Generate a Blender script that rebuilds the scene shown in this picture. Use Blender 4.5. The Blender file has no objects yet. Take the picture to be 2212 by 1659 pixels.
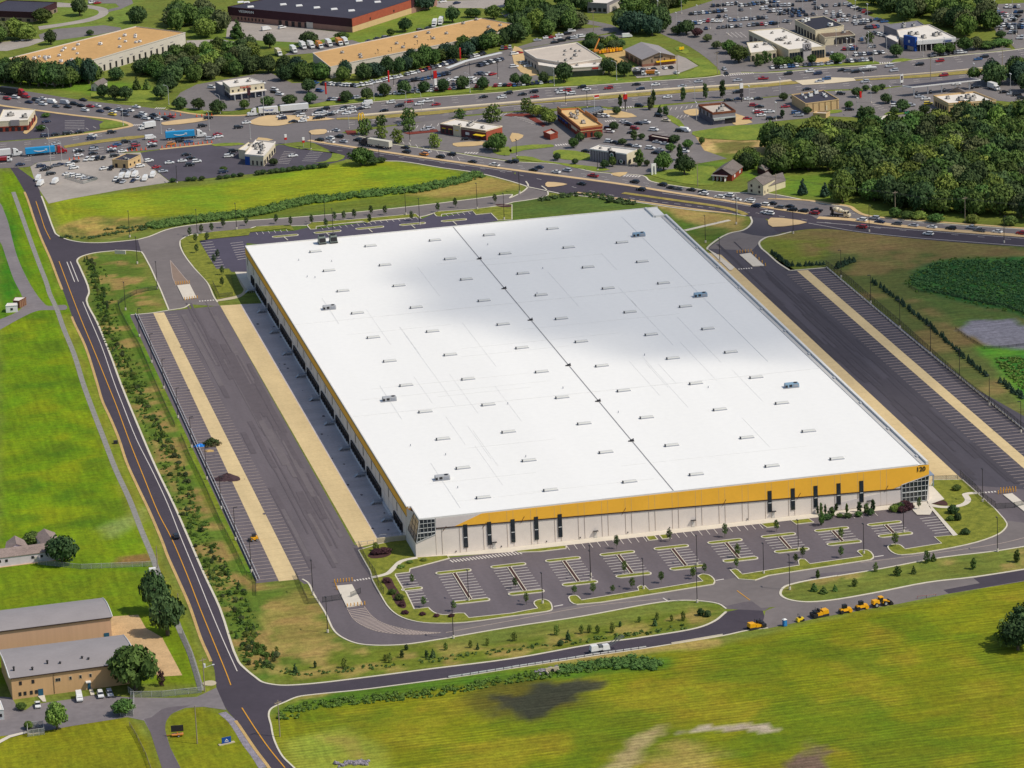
import bpy, bmesh, math, random
import numpy as np
from mathutils import Vector, Matrix
random.seed(7)
S = bpy.context.scene
COL = S.collection
R = math.radians

# ---------------------------------------------------------------- camera
# world axes: x along the warehouse front, y along its long side (away from the viewer), z up, metres,
# origin at the warehouse's near left ground corner
PITCH, ROLL, YAW, FPX, CAMH = 0.296092672, 0.0422391172, 0.203673322, 8563.01095, 453.467761751
CAMX, CAMY = -225.614282, -1267.402733
_cp, _sp, _cr, _sr = math.cos(PITCH), math.sin(PITCH), math.cos(ROLL), math.sin(ROLL)
_f = Vector((0, _cp, -_sp)); _r0 = Vector((1, 0, 0)); _d0 = Vector((0, -_sp, -_cp))
_r = _cr * _r0 + _sr * _d0; _d = -_sr * _r0 + _cr * _d0
_rot = Matrix.Rotation(-YAW, 3, 'Z')
RT, DN, FW = _rot @ _r, _rot @ _d, _rot @ _f
CAM = Vector((CAMX, CAMY, CAMH))
cam = bpy.data.cameras.new('camera'); camo = bpy.data.objects.new('camera', cam); COL.objects.link(camo)
cam.sensor_fit = 'HORIZONTAL'; cam.sensor_width = 36; cam.lens = 36 * FPX / 2212
cam.clip_start = 5; cam.clip_end = 30000
m3 = Matrix((RT, -DN, -FW)).transposed()
camo.matrix_world = Matrix.Translation(CAM) @ m3.to_4x4()
S.camera = camo

# ---------------------------------------------------------------- light
SUN = Vector((0.66, -0.44, 1.0)).normalized()
w = bpy.data.worlds.new('World'); S.world = w; w.use_nodes = True
nt = w.node_tree; bg = nt.nodes['Background']
sky = nt.nodes.new('ShaderNodeTexSky'); sky.sky_type = 'NISHITA'; sky.sun_disc = False
sky.sun_elevation = math.asin(SUN.z); sky.sun_rotation = math.atan2(SUN.x, SUN.y)
nt.links.new(sky.outputs[0], bg.inputs[0]); bg.inputs[1].default_value = 0.115
sl = bpy.data.lights.new('sun', 'SUN'); sl.energy = 3.55; sl.angle = R(0.5); sl.color = (1, 0.935, 0.82)
so = bpy.data.objects.new('sun', sl); COL.objects.link(so)
so.rotation_euler = SUN.to_track_quat('Z', 'Y').to_euler()
S.view_settings.view_transform = 'Standard'; S.view_settings.look = 'None'
S.view_settings.exposure = 0.0; S.view_settings.gamma = 1

# ---------------------------------------------------------------- from the survey of the photograph to metres on the ground
def ray(x, y):
    return RT * ((x - 1106) / FPX) + DN * ((y - 829.5) / FPX) + FW
def G(x, y, z=0.0):
    d = ray(x, y); t = (z - CAMH) / d.z
    return Vector((CAMX + d.x * t, CAMY + d.y * t))
def pix(s):
    """'rc x,y x,y ...' : survey tile row/col (553 x 414.75 units each, quarter units) or F for the whole sheet."""
    out = []; r = c = None
    for tok in s.replace('|', ' ').split():
        if ',' not in tok:
            r, c = (None, None) if tok == 'F' else (int(tok[0]), int(tok[1])); continue
        x, y = map(float, tok.split(','))
        out.append((x, y) if r is None else (c * 553 + x * .25, r * 414.75 + y * .25))
    return out
def gp(s, z=0.0):
    return [G(x, y, z) for x, y in pix(s)]
def smooth(pts, n=6, closed=False):
    P = [Vector(p) for p in pts]; N = len(P); out = []
    rng = range(N if closed else N - 1)
    for i in rng:
        p0 = P[(i - 1) % N] if closed or i > 0 else P[0]; p1 = P[i]; p2 = P[(i + 1) % N]
        p3 = P[(i + 2) % N] if closed or i + 2 < N else P[-1]
        a, b, c_ = (max((q - p).length, 1e-4) ** .5 for p, q in ((p0, p1), (p1, p2), (p2, p3)))
        m1 = (p2 - p1) if (p1 - p0).length < 1e-3 else ((p1 - p0) / a - (p2 - p0) / (a + b) + (p2 - p1) / b) * b
        m2 = (p2 - p1) if (p3 - p2).length < 1e-3 else ((p2 - p1) / b - (p3 - p1) / (b + c_) + (p3 - p2) / c_) * b
        for k in range(n):
            t = k / n
            out.append((2*t**3-3*t*t+1)*p1 + (t**3-2*t*t+t)*m1 + (-2*t**3+3*t*t)*p2 + (t**3-t*t)*m2)
    if not closed: out.append(P[-1])
    return out

# ---------------------------------------------------------------- materials
MATS = {}
def mat(name, col, rough=.85, var=.12, scale=.3, col2=None, metal=0, fine=0, coords='pos', rnd=0, spec=.3, streak=None):
    """procedural: base colour varied by two octaves of noise, optionally by object"""
    if name in MATS: return MATS[name]
    m = bpy.data.materials.new(name); m.use_nodes = True; t = m.node_tree; N = t.nodes; L = t.links
    b = N['Principled BSDF']; b.inputs['Roughness'].default_value = rough; b.inputs['Metallic'].default_value = metal
    b.inputs['Specular IOR Level'].default_value = spec
    if coords == 'pos':
        g = N.new('ShaderNodeNewGeometry'); src = g.outputs['Position']
    else:
        g = N.new('ShaderNodeTexCoord'); src = g.outputs['Object']
    if streak:
        mp = N.new('ShaderNodeMapping'); mp.inputs['Scale'].default_value = streak; L.new(src, mp.inputs[0]); ssrc = mp.outputs[0]
    else: ssrc = src
    no = N.new('ShaderNodeTexNoise'); no.inputs['Scale'].default_value = scale; no.inputs['Detail'].default_value = 5
    no.inputs['Roughness'].default_value = .65
    L.new(ssrc, no.inputs['Vector'])
    ramp = N.new('ShaderNodeMapRange'); ramp.inputs[1].default_value = .3; ramp.inputs[2].default_value = .7
    L.new(no.outputs['Fac'], ramp.inputs[0])
    c = Vector(col[:3]); d = Vector(col2) if col2 else None
    mx = N.new('ShaderNodeMix'); mx.data_type = 'RGBA'
    lo = c * (1 - var); hi = d if d else c * (1 + var)
    mx.inputs[6].default_value = (*lo, 1); mx.inputs[7].default_value = (*hi, 1)
    L.new(ramp.outputs[0], mx.inputs[0]); out = mx.outputs[2]
    if fine:
        n2 = N.new('ShaderNodeTexNoise'); n2.inputs['Scale'].default_value = scale * 9; n2.inputs['Detail'].default_value = 3
        L.new(src, n2.inputs['Vector'])
        mr = N.new('ShaderNodeMapRange'); mr.inputs[1].default_value = .3; mr.inputs[2].default_value = .7
        mr.inputs[3].default_value = 1 - fine; mr.inputs[4].default_value = 1 + fine
        L.new(n2.outputs['Fac'], mr.inputs[0])
        mu = N.new('ShaderNodeVectorMath'); mu.operation = 'SCALE'; L.new(out, mu.inputs[0]); L.new(mr.outputs[0], mu.inputs['Scale']); out = mu.outputs[0]
    if rnd:
        oi = N.new('ShaderNodeObjectInfo'); hs = N.new('ShaderNodeHueSaturation')
        a = N.new('ShaderNodeMapRange'); a.inputs[3].default_value = .5 - rnd * .03; a.inputs[4].default_value = .5 + rnd * .018
        L.new(oi.outputs['Random'], a.inputs[0]); L.new(a.outputs[0], hs.inputs['Hue'])
        wn = N.new('ShaderNodeMath'); wn.operation = 'MULTIPLY'; wn.inputs[1].default_value = 7.31; L.new(oi.outputs['Random'], wn.inputs[0])
        fr = N.new('ShaderNodeMath'); fr.operation = 'FRACT'; L.new(wn.outputs[0], fr.inputs[0])
        a2 = N.new('ShaderNodeMapRange'); a2.inputs[3].default_value = 1 - rnd * .32; a2.inputs[4].default_value = 1 + rnd * .5
        L.new(fr.outputs[0], a2.inputs[0]); L.new(a2.outputs[0], hs.inputs['Value'])
        L.new(out, hs.inputs['Color']); out = hs.outputs[0]
    L.new(out, b.inputs['Base Color'])
    MATS[name] = m
    return m
def srgb(r, g, b, k=1.0):
    f = lambda v: ((v / 255 + .055) / 1.055) ** 2.4 if v > 10 else v / 255 / 12.92
    return tuple(f(v) * k for v in (r, g, b))

M_ASPH = mat('asphalt', srgb(108, 99, 102, .85), .9, .15, .08, fine=.06, streak=(1, .16, 1))
M_ASPH_NEW = mat('new_asphalt', srgb(74, 66, 74, .85), .85, .12, .05, fine=.06)
M_ASPH_OLD = mat('old_asphalt', srgb(132, 124, 124, .85), .9, .14, .05, fine=.08)
M_ASPH_RING = mat('worn_asphalt', srgb(124, 115, 112, .85), .9, .12, .04, fine=.06)
M_ASPH_R = mat('east_asphalt', srgb(82, 77, 84, .85), .9, .2, .07, fine=.05, streak=(1, .1, 1))
M_CONC = mat('concrete', srgb(205, 190, 160, .8), .9, .10, .12, fine=.05)
M_CONC_TAN = mat('tan_concrete', srgb(222, 196, 146, .82), .9, .12, .1, fine=.06, streak=(1, .25, 1))
M_CONC_W = mat('pale_concrete', srgb(225, 214, 196, .82), .9, .06, .3, fine=.04)
M_KERB = mat('kerb_concrete', srgb(226, 216, 194, .8), .9, .08, .4)
M_PAINT = mat('white_marking_paint', srgb(225, 215, 205, .82), .8, .10, .8)
M_PAINT_TAN = mat('worn_marking_paint', srgb(190, 172, 160, .8), .8, .12, .8)
M_YEL = mat('yellow_marking_paint', srgb(222, 158, 50, .85), .8, .10, .8)
M_DIRT = mat('bare_dirt', srgb(205, 170, 110, .8), .95, .15, .15, fine=.15)
M_MULCH = mat('dark_mulch', srgb(80, 52, 48, .8), .95, .3, .6, fine=.3)
M_ROCK = mat('rip_rap', srgb(150, 142, 150, .8), .95, .3, .5, fine=.45)

# ---------------------------------------------------------------- mesh builder
class MB:
    def __init__(s): s.v = []; s.f = []; s.m = []
    def add(s, vs, fs, mi=0):
        o = len(s.v); s.v += [tuple(v) for v in vs]; s.f += [tuple(i + o for i in f) for f in fs]; s.m += [mi] * len(fs); return s
    def box(s, x0, x1, y0, y1, z0, z1, mi=0, top=0, M=None):
        vs = [(x0, y0, z0), (x1, y0, z0), (x1, y1, z0), (x0, y1, z0), (x0 + top, y0 + top, z1), (x1 - top, y0 + top, z1), (x1 - top, y1 - top, z1), (x0 + top, y1 - top, z1)]
        if M is not None: vs = [M @ Vector(v) for v in vs]
        return s.add(vs, [(3, 2, 1, 0), (4, 5, 6, 7), (0, 1, 5, 4), (1, 2, 6, 5), (2, 3, 7, 6), (3, 0, 4, 7)], mi)
    def prism(s, poly, z0, z1, mi=0, bottom=True, top=True):
        n = len(poly); a = sum(poly[i][0] * poly[(i + 1) % n][1] - poly[(i + 1) % n][0] * poly[i][1] for i in range(n))
        if a < 0: poly = poly[::-1]
        vs = [(p[0], p[1], z0) for p in poly] + [(p[0], p[1], z1) for p in poly]
        fs = [(i, (i + 1) % n, n + (i + 1) % n, n + i) for i in range(n)]
        if top: fs.append(tuple(range(n, 2 * n)))
        if bottom: fs.append(tuple(range(n - 1, -1, -1)))
        return s.add(vs, fs, mi)
    def cyl(s, x, y, z0, z1, r, n=8, mi=0, r1=None):
        r1 = r if r1 is None else r1
        vs = [(x + r * math.cos(2 * math.pi * i / n), y + r * math.sin(2 * math.pi * i / n), z0) for i in range(n)] + \
             [(x + r1 * math.cos(2 * math.pi * i / n), y + r1 * math.sin(2 * math.pi * i / n), z1) for i in range(n)]
        fs = [(i, (i + 1) % n, n + (i + 1) % n, n + i) for i in range(n)] + [tuple(range(n, 2 * n)), tuple(range(n - 1, -1, -1))]
        return s.add(vs, fs, mi)
    def tube(s, a, b, r, n=6, mi=0, r1=None):
        a, b = Vector(a), Vector(b); r1 = r if r1 is None else r1
        q = (b - a).to_track_quat('Z', 'Y'); vs = []
        for p, rr in ((a, r), (b, r1)):
            vs += [p + q @ Vector((rr * math.cos(2 * math.pi * i / n), rr * math.sin(2 * math.pi * i / n), 0)) for i in range(n)]
        fs = [(i, (i + 1) % n, n + (i + 1) % n, n + i) for i in range(n)] + [tuple(range(n, 2 * n)), tuple(range(n - 1, -1, -1))]
        return s.add(vs, fs, mi)
    def strip(s, pts, wd, z0, z1, mi=0, closed=False):
        """a band of width wd along a polyline, top at z1, sides down to z0 (flat sheet when equal)"""
        n = len(pts); L = []; Rr = []
        for i in range(n):
            a = Vector(pts[i - 1][:2]) if (i > 0 or closed) else Vector(pts[0][:2]); b = Vector(pts[(i + 1) % n][:2]) if (i < n - 1 or closed) else Vector(pts[-1][:2])
            d = b - a
            if d.length < 1e-6: d = Vector((1, 0))
            d.normalize(); nn = Vector((-d.y, d.x)) * wd / 2; p = Vector(pts[i][:2])
            L.append(p + nn); Rr.append(p - nn)
        vs = [(*p, z1) for p in L] + [(*p, z1) for p in Rr]; seg = range(n if closed else n - 1)
        fs = [(n + i, n + (i + 1) % n, (i + 1) % n, i) for i in seg]
        if z1 > z0 + 1e-4:
            vs += [(*p, z0) for p in L] + [(*p, z0) for p in Rr]
            fs += [(i, (i + 1) % n, 2 * n + (i + 1) % n, 2 * n + i) for i in seg] + [(n + (i + 1) % n, n + i, 3 * n + i, 3 * n + (i + 1) % n) for i in seg]
        return s.add(vs, fs, mi)
    def poly(s, pts, z, mi=0):
        n = len(pts); a = sum(pts[i][0] * pts[(i + 1) % n][1] - pts[(i + 1) % n][0] * pts[i][1] for i in range(n))
        if a < 0: pts = pts[::-1]
        return s.add([(p[0], p[1], z) for p in pts], [tuple(range(n))], mi)
    def mesh(s, name, mats, smooth=False):
        me = bpy.data.meshes.new(name); me.from_pydata(s.v, [], s.f)
        for m in (mats if isinstance(mats, (list, tuple)) else [mats]): me.materials.append(m)
        me.polygons.foreach_set('material_index', s.m)
        if smooth: me.polygons.foreach_set('use_smooth', [True] * len(s.f))
        me.update(); return me
def link(name, me, parent=None, loc=None, rz=0):
    o = bpy.data.objects.new(name, me); COL.objects.link(o)
    if parent: o.parent = parent
    if loc is not None: o.location = (*loc[:2], loc[2] if len(loc) > 2 else 0)
    if rz: o.rotation_euler = (0, 0, rz)
    return o
def obj(name, mb, mats, parent=None, smooth=False, loc=None, rz=0):
    return link(name, mb.mesh(name, mats, smooth), parent, loc, rz)
def tag(o, label=None, cat=None, group=None, kind=None):
    if label: o['label'] = label
    if cat: o['category'] = cat
    if group: o['group'] = group
    if kind: o['kind'] = kind
    return o
def thing(name, label, cat, loc=(0, 0), rz=0, group=None):
    return tag(link(name, None, None, loc, rz), label, cat, group)
def copy_tree(o, parent=None):
    c = o.copy(); COL.objects.link(c)
    if parent: c.parent = parent
    for ch in o.children: copy_tree(ch, c)
    return c
_zl = [0.0]
def nextz():
    _zl[0] += .0012; return _zl[0]
def sheet(name, pts, m, z=None, h=None):
    b = MB(); z = nextz() if z is None else z
    b.poly(pts, z); o = obj(name, b, m); tag(o, kind='structure'); return o

def textmesh(name, body, size, m, extrude=.06, off=.02):
    cu = bpy.data.curves.new(name, 'FONT'); cu.body = body; cu.size = size; cu.extrude = extrude; cu.offset = off; cu.align_x = 'CENTER'
    o = bpy.data.objects.new(name, cu); me = bpy.data.meshes.new_from_object(o); me.name = name; bpy.data.objects.remove(o); me.materials.clear(); me.materials.append(m); return me
# ================================================================ GROUND
def vnoise(x, y, s, seed):
    x = x / s; y = y / s; xi = np.floor(x).astype(np.int64); yi = np.floor(y).astype(np.int64); fx = x - xi; fy = y - yi
    fx = fx * fx * (3 - 2 * fx); fy = fy * fy * (3 - 2 * fy)
    def h(a, b):
        n = (a * 374761393 + b * 668265263 + seed * 974711) & 0xffffffff
        n = ((n ^ (n >> 13)) * 1274126177) & 0xffffffff
        return ((n ^ (n >> 16)) & 0xffff) / 65535.0
    return (h(xi, yi) * (1 - fx) + h(xi + 1, yi) * fx) * (1 - fy) + (h(xi, yi + 1) * (1 - fx) + h(xi + 1, yi + 1) * fx) * fy
def fbm(x, y, s, seed):
    return (vnoise(x, y, s, seed) + .5 * vnoise(x, y, s / 2.1, seed + 1) + .25 * vnoise(x, y, s / 4.3, seed + 2)) / 1.75
def sdf(poly, X, Y):
    """signed distance, negative inside"""
    d = np.full(X.shape, 1e18); ins = np.zeros(X.shape, bool); n = len(poly)
    for i in range(n):
        ax, ay = poly[i]; bx, by = poly[(i + 1) % n]; ex, ey = bx - ax, by - ay
        t = np.clip(((X - ax) * ex + (Y - ay) * ey) / (ex * ex + ey * ey + 1e-9), 0, 1)
        d = np.minimum(d, (X - ax - t * ex) ** 2 + (Y - ay - t * ey) ** 2)
        c = ((ay > Y) != (by > Y)) & (X < (bx - ax) * (Y - ay) / (by - ay + 1e-12) + ax)
        ins ^= c
    d = np.sqrt(d); return np.where(ins, -d, d)
gx = np.concatenate([np.linspace(-6000, -330, 14), np.arange(-300, 620, 2.4), np.linspace(650, 6000, 14)])
gy = np.concatenate([np.linspace(-3000, -330, 12), np.arange(-300, 480, 2.4), np.arange(480, 1250, 4.0), np.linspace(1300, 12000, 20)])
GX, GY = np.meshgrid(gx, gy)
KG = .80
def gc(r, g, b): return np.array(srgb(r, g, b, KG))
CL = np.empty(GX.shape + (3,)); CL[:] = gc(118, 128, 52)
ST = np.zeros(GX.shape)           # mowing stripes
_seed = [11]
def paint(s, col, feather=3, rag=4, amt=1.0, ns=14, stripe=None):
    p = [tuple(v) for v in gp(s)]; _seed[0] += 5
    xs = [q[0] for q in p]; ys = [q[1] for q in p]; mg = feather + rag + 3
    J = np.where((gx > min(xs) - mg) & (gx < max(xs) + mg))[0]; I = np.where((gy > min(ys) - mg) & (gy < max(ys) + mg))[0]
    if not len(I) or not len(J): return
    sl_ = np.ix_(I, J); X, Y = GX[sl_], GY[sl_]
    d = sdf(p, X, Y) + (fbm(X, Y, ns, _seed[0]) - .5) * 2 * rag
    a = np.clip(.5 - d / (2 * feather), 0, 1); a = a * a * (3 - 2 * a) * amt
    CL[sl_] = CL[sl_] * (1 - a[..., None]) + gc(*col) * a[..., None]
    if stripe is not None: ST[sl_] = ST[sl_] * (1 - a) + stripe * a
def speckle(s, col, dens=.5, ns=5, amt=.8, feather=4):
    """patches of another ground colour scattered inside an outline"""
    p = [tuple(v) for v in gp(s)]; _seed[0] += 5
    xs = [q[0] for q in p]; ys = [q[1] for q in p]
    J = np.where((gx > min(xs) - 9) & (gx < max(xs) + 9))[0]; I = np.where((gy > min(ys) - 9) & (gy < max(ys) + 9))[0]
    sl_ = np.ix_(I, J); X, Y = GX[sl_], GY[sl_]
    a = np.clip(.5 - sdf(p, X, Y) / (2 * feather), 0, 1) * np.clip((fbm(X, Y, ns, _seed[0]) - (1 - dens)) * 7 + .5, 0, 1) * amt
    CL[sl_] = CL[sl_] * (1 - a[..., None]) + gc(*col) * a[..., None]

# lawns and fields, as they grow
paint('F 0,370 60,378 105,520 190,760 300,1060 345,1235 0,1245', (112, 142, 12), 3, 2)
speckle('F 0,660 120,680 300,1060 345,1235 0,1245', (140, 152, 14), .46, 22, .7)
speckle('F 0,660 120,680 300,1060 345,1235 0,1245', (86, 118, 16), .42, 18, .7)
paint('F 0,440 30,480 60,600 0,700', (70, 125, 18), 4, 3)
paint('F 68,380 90,372 140,640 120,640', (128, 142, 40), 3, 2)
paint('F 130,680 150,680 400,1340 470,1500 440,1500 330,1240', (140, 142, 48), 3, 2)
paint('F -20,1225 330,1238 400,1345 450,1480 -20,1480', (116, 136, 18), 3, 2)
paint('F 120,1150 310,1135 330,1190 250,1215 150,1195', (122, 146, 16), 6, 5)
paint('F 220,1140 310,1100 312,1125 240,1160', (150, 160, 90), 4, 3, .7)
paint('F 258,1205 320,1196 322,1215 252,1222', (150, 105, 70), 2, 3, .8, 6)
paint('F -20,1570 280,1545 320,1600 360,1680 -20,1680', (138, 138, 24), 3, 2, stripe=.3)
paint('F 355,1550 420,1525 500,1545 620,1680 370,1680', (130, 134, 24), 2, 1)
paint('F 590,1560 650,1505 1200,1440 1560,1390 2230,1245 2230,1680 590,1680', (130, 134, 20), 4, 4, stripe=.75)
speckle('F 640,1540 1200,1460 1560,1400 2230,1265 2230,1680 640,1680', (156, 142, 36), .48, 16, .55)
speckle('F 640,1540 1200,1460 1560,1400 2230,1265 2230,1680 640,1680', (100, 122, 18), .44, 20, .7)
paint('F 605,1540 640,1500 800,1480 1200,1445 1440,1425 1440,1440 1250,1462 900,1495 660,1540', (88, 122, 30), 3, 4)
paint('F 610,1520 900,1450 1200,1432 1560,1392 1560,1380 1100,1425 700,1490', (172, 150, 82), 2, 3)
paint('F 1000,1500 1120,1470 1290,1465 1290,1490 1220,1530 1150,1560 1060,1555', (104, 100, 32), 5, 8)
paint('F 1070,1510 1180,1480 1290,1472 1280,1484 1200,1520 1140,1555 1090,1535', (60, 62, 54), 2.2, 9, .88, 8)
paint('F 600,1600 740,1578 800,1600 860,1680 640,1680', (150, 158, 55), 4, 4)
paint('F 690,1592 760,1598 800,1635 770,1640 740,1610', (172, 150, 75), 2, 3, .6)
paint('F 1310,1659 1370,1590 1430,1575 1390,1620 1350,1670', (182, 162, 112), 2.5, 5, .9, 8)
paint('F 1400,1640 1480,1605 1560,1625 1560,1680 1380,1680', (172, 150, 78), 4, 7, .85, 10)
paint('F 1440,1580 1560,1567 1670,1568 1670,1576 1560,1577 1460,1586', (186, 170, 146), 1, 4, 1, 5)
paint('F 1700,1655 1740,1600 1775,1625 1800,1680 1700,1680', (126, 104, 86), 1.5, 5, 1, 6)
paint('F 100,432 480,395 745,352 850,348 1035,378 860,420 560,455 320,470 180,500 130,485', (146, 156, 30), 3, 3, stripe=.3)
speckle('F 150,440 480,395 745,352 1035,378 860,420 560,455 320,470', (120, 150, 30), .45, 30, .7)
paint('F 128,490 190,470 320,468 322,490 240,515 170,512 135,500', (178, 150, 82), 3, 5, .9)
speckle('F 128,490 190,470 320,468 322,490 240,515 170,512', (100, 115, 45), .45, 8, .8)
paint('F 320,490 560,460 860,425 1040,380 1130,395 1100,418 700,455 350,492', (110, 122, 40), 3, 3)
paint('F 870,424 1040,380 1130,395 1120,410 960,425', (172, 148, 80), 4, 5, .85)
paint('F 380,490 540,470 940,440 1400,420 1600,470 1600,540 1330,450 900,500 600,530 430,560', (98, 118, 40), 3, 3)
paint('F 1110,430 1200,424 1390,430 1400,446 1060,474', (92, 112, 46), 3, 4)
paint('F 1420,440 1600,470 1600,500 1520,505 1480,480', (185, 155, 92), 3, 5, .8)
paint('F 1400,440 1480,480 1590,495 1540,530', (88, 118, 40), 3, 4, .8)
paint('F 1640,500 1800,500 2230,530 2230,1000 2100,960 1900,740 1760,575', (100, 108, 54), 4, 4)
paint('F 1655,510 1760,500 1830,520 1760,560 1700,560', (128, 136, 48), 4, 6, .9)
paint('F 1670,510 1780,492 2000,508 2230,545 2230,560 1980,545 1820,530', (146, 124, 76), 4, 7, .7)
speckle('F 1700,500 2000,520 2230,550 2230,900 1900,740', (150, 125, 78), .40, 20, .7)
paint('F 1960,610 1990,575 2050,560 2230,555 2230,690 2180,672 2100,655 2000,632', (52, 104, 46), 3, 4)
speckle('F 1960,610 1990,575 2050,560 2230,555 2230,690 2180,672 2100,655', (40, 82, 52), .48, 9, .8)
speckle('F 1960,610 1990,575 2050,560 2230,555 2230,690 2180,672 2100,655', (88, 132, 56), .40, 7, .8)
paint('F 1985,640 2180,680 2230,700 2230,770 2130,730 2060,700', (88, 112, 50), 4, 4, .9)
paint('F 2075,712 2100,692 2190,690 2230,720 2230,755 2150,755', (140, 136, 144), 1.5, 3, 1, 8)
paint('F 2110,745 2230,758 2230,880 2180,840', (96, 150, 44), 4, 4)
paint('F 2150,770 2230,765 2230,850 2200,830', (60, 120, 44), 3, 4, .9)
paint('F 180,550 220,545 300,555 350,660 285,668 560,1255 700,1310 745,1392 560,1475 500,1420 380,1130 200,680', (98, 120, 40), 2, 3)
speckle('F 180,550 220,545 300,555 350,660 285,668 560,1255 700,1310 745,1392 560,1475 500,1420 380,1130 200,680', (172, 140, 84), .42, 7, .8)
paint('F 262,668 290,672 560,1256 520,1240 400,960', (92, 132, 34), 2, 3)
paint('F 290,690 300,690 480,1100 555,1250 545,1250 440,1060', (128, 142, 38), 2, 2)
paint('F 590,1300 660,1280 735,1390 640,1420 580,1400', (170, 146, 80), 4, 6, .65)
paint('F 740,1395 1060,1395 1400,1335 1560,1300 1575,1320 1530,1345 1200,1415 700,1472 560,1470', (112, 124, 38), 3, 4)
speckle('F 560,1380 740,1395 1060,1395 1400,1335 1560,1300 1530,1345 1200,1415 700,1472 560,1470', (176, 150, 86), .42, 7, .75)
speckle('F 1690,1265 1740,1285 1900,1280 2230,1225 2230,1185 2000,1215 1720,1250', (180, 152, 90), .42, 9, .8)
paint('F 1490,275 1660,280 1650,330 1500,330', (205, 172, 112), 3, 4)
paint('F 1500,282 1640,278 1640,300 1520,302', (150, 132, 62), 3, 4, .9)
paint('F 1530,305 1630,308 1610,328 1550,332', (112, 112, 52), 2, 3, .9)
paint('F 1430,360 1560,360 1700,420 1820,430 1830,380 1700,380 1600,345', (108, 136, 44), 3, 3)
paint('F 0,170 250,215 330,215 340,190 200,170', (112, 142, 42), 3, 3)
paint('F 80,0 300,0 300,60 100,100', (120, 138, 56), 3, 3)
paint('F 560,60 900,10 1000,10 990,60 760,110', (122, 140, 52), 3, 3)
paint('F 560,58 780,110 700,105 420,100 400,60', (112, 132, 52), 3, 3)

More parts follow.
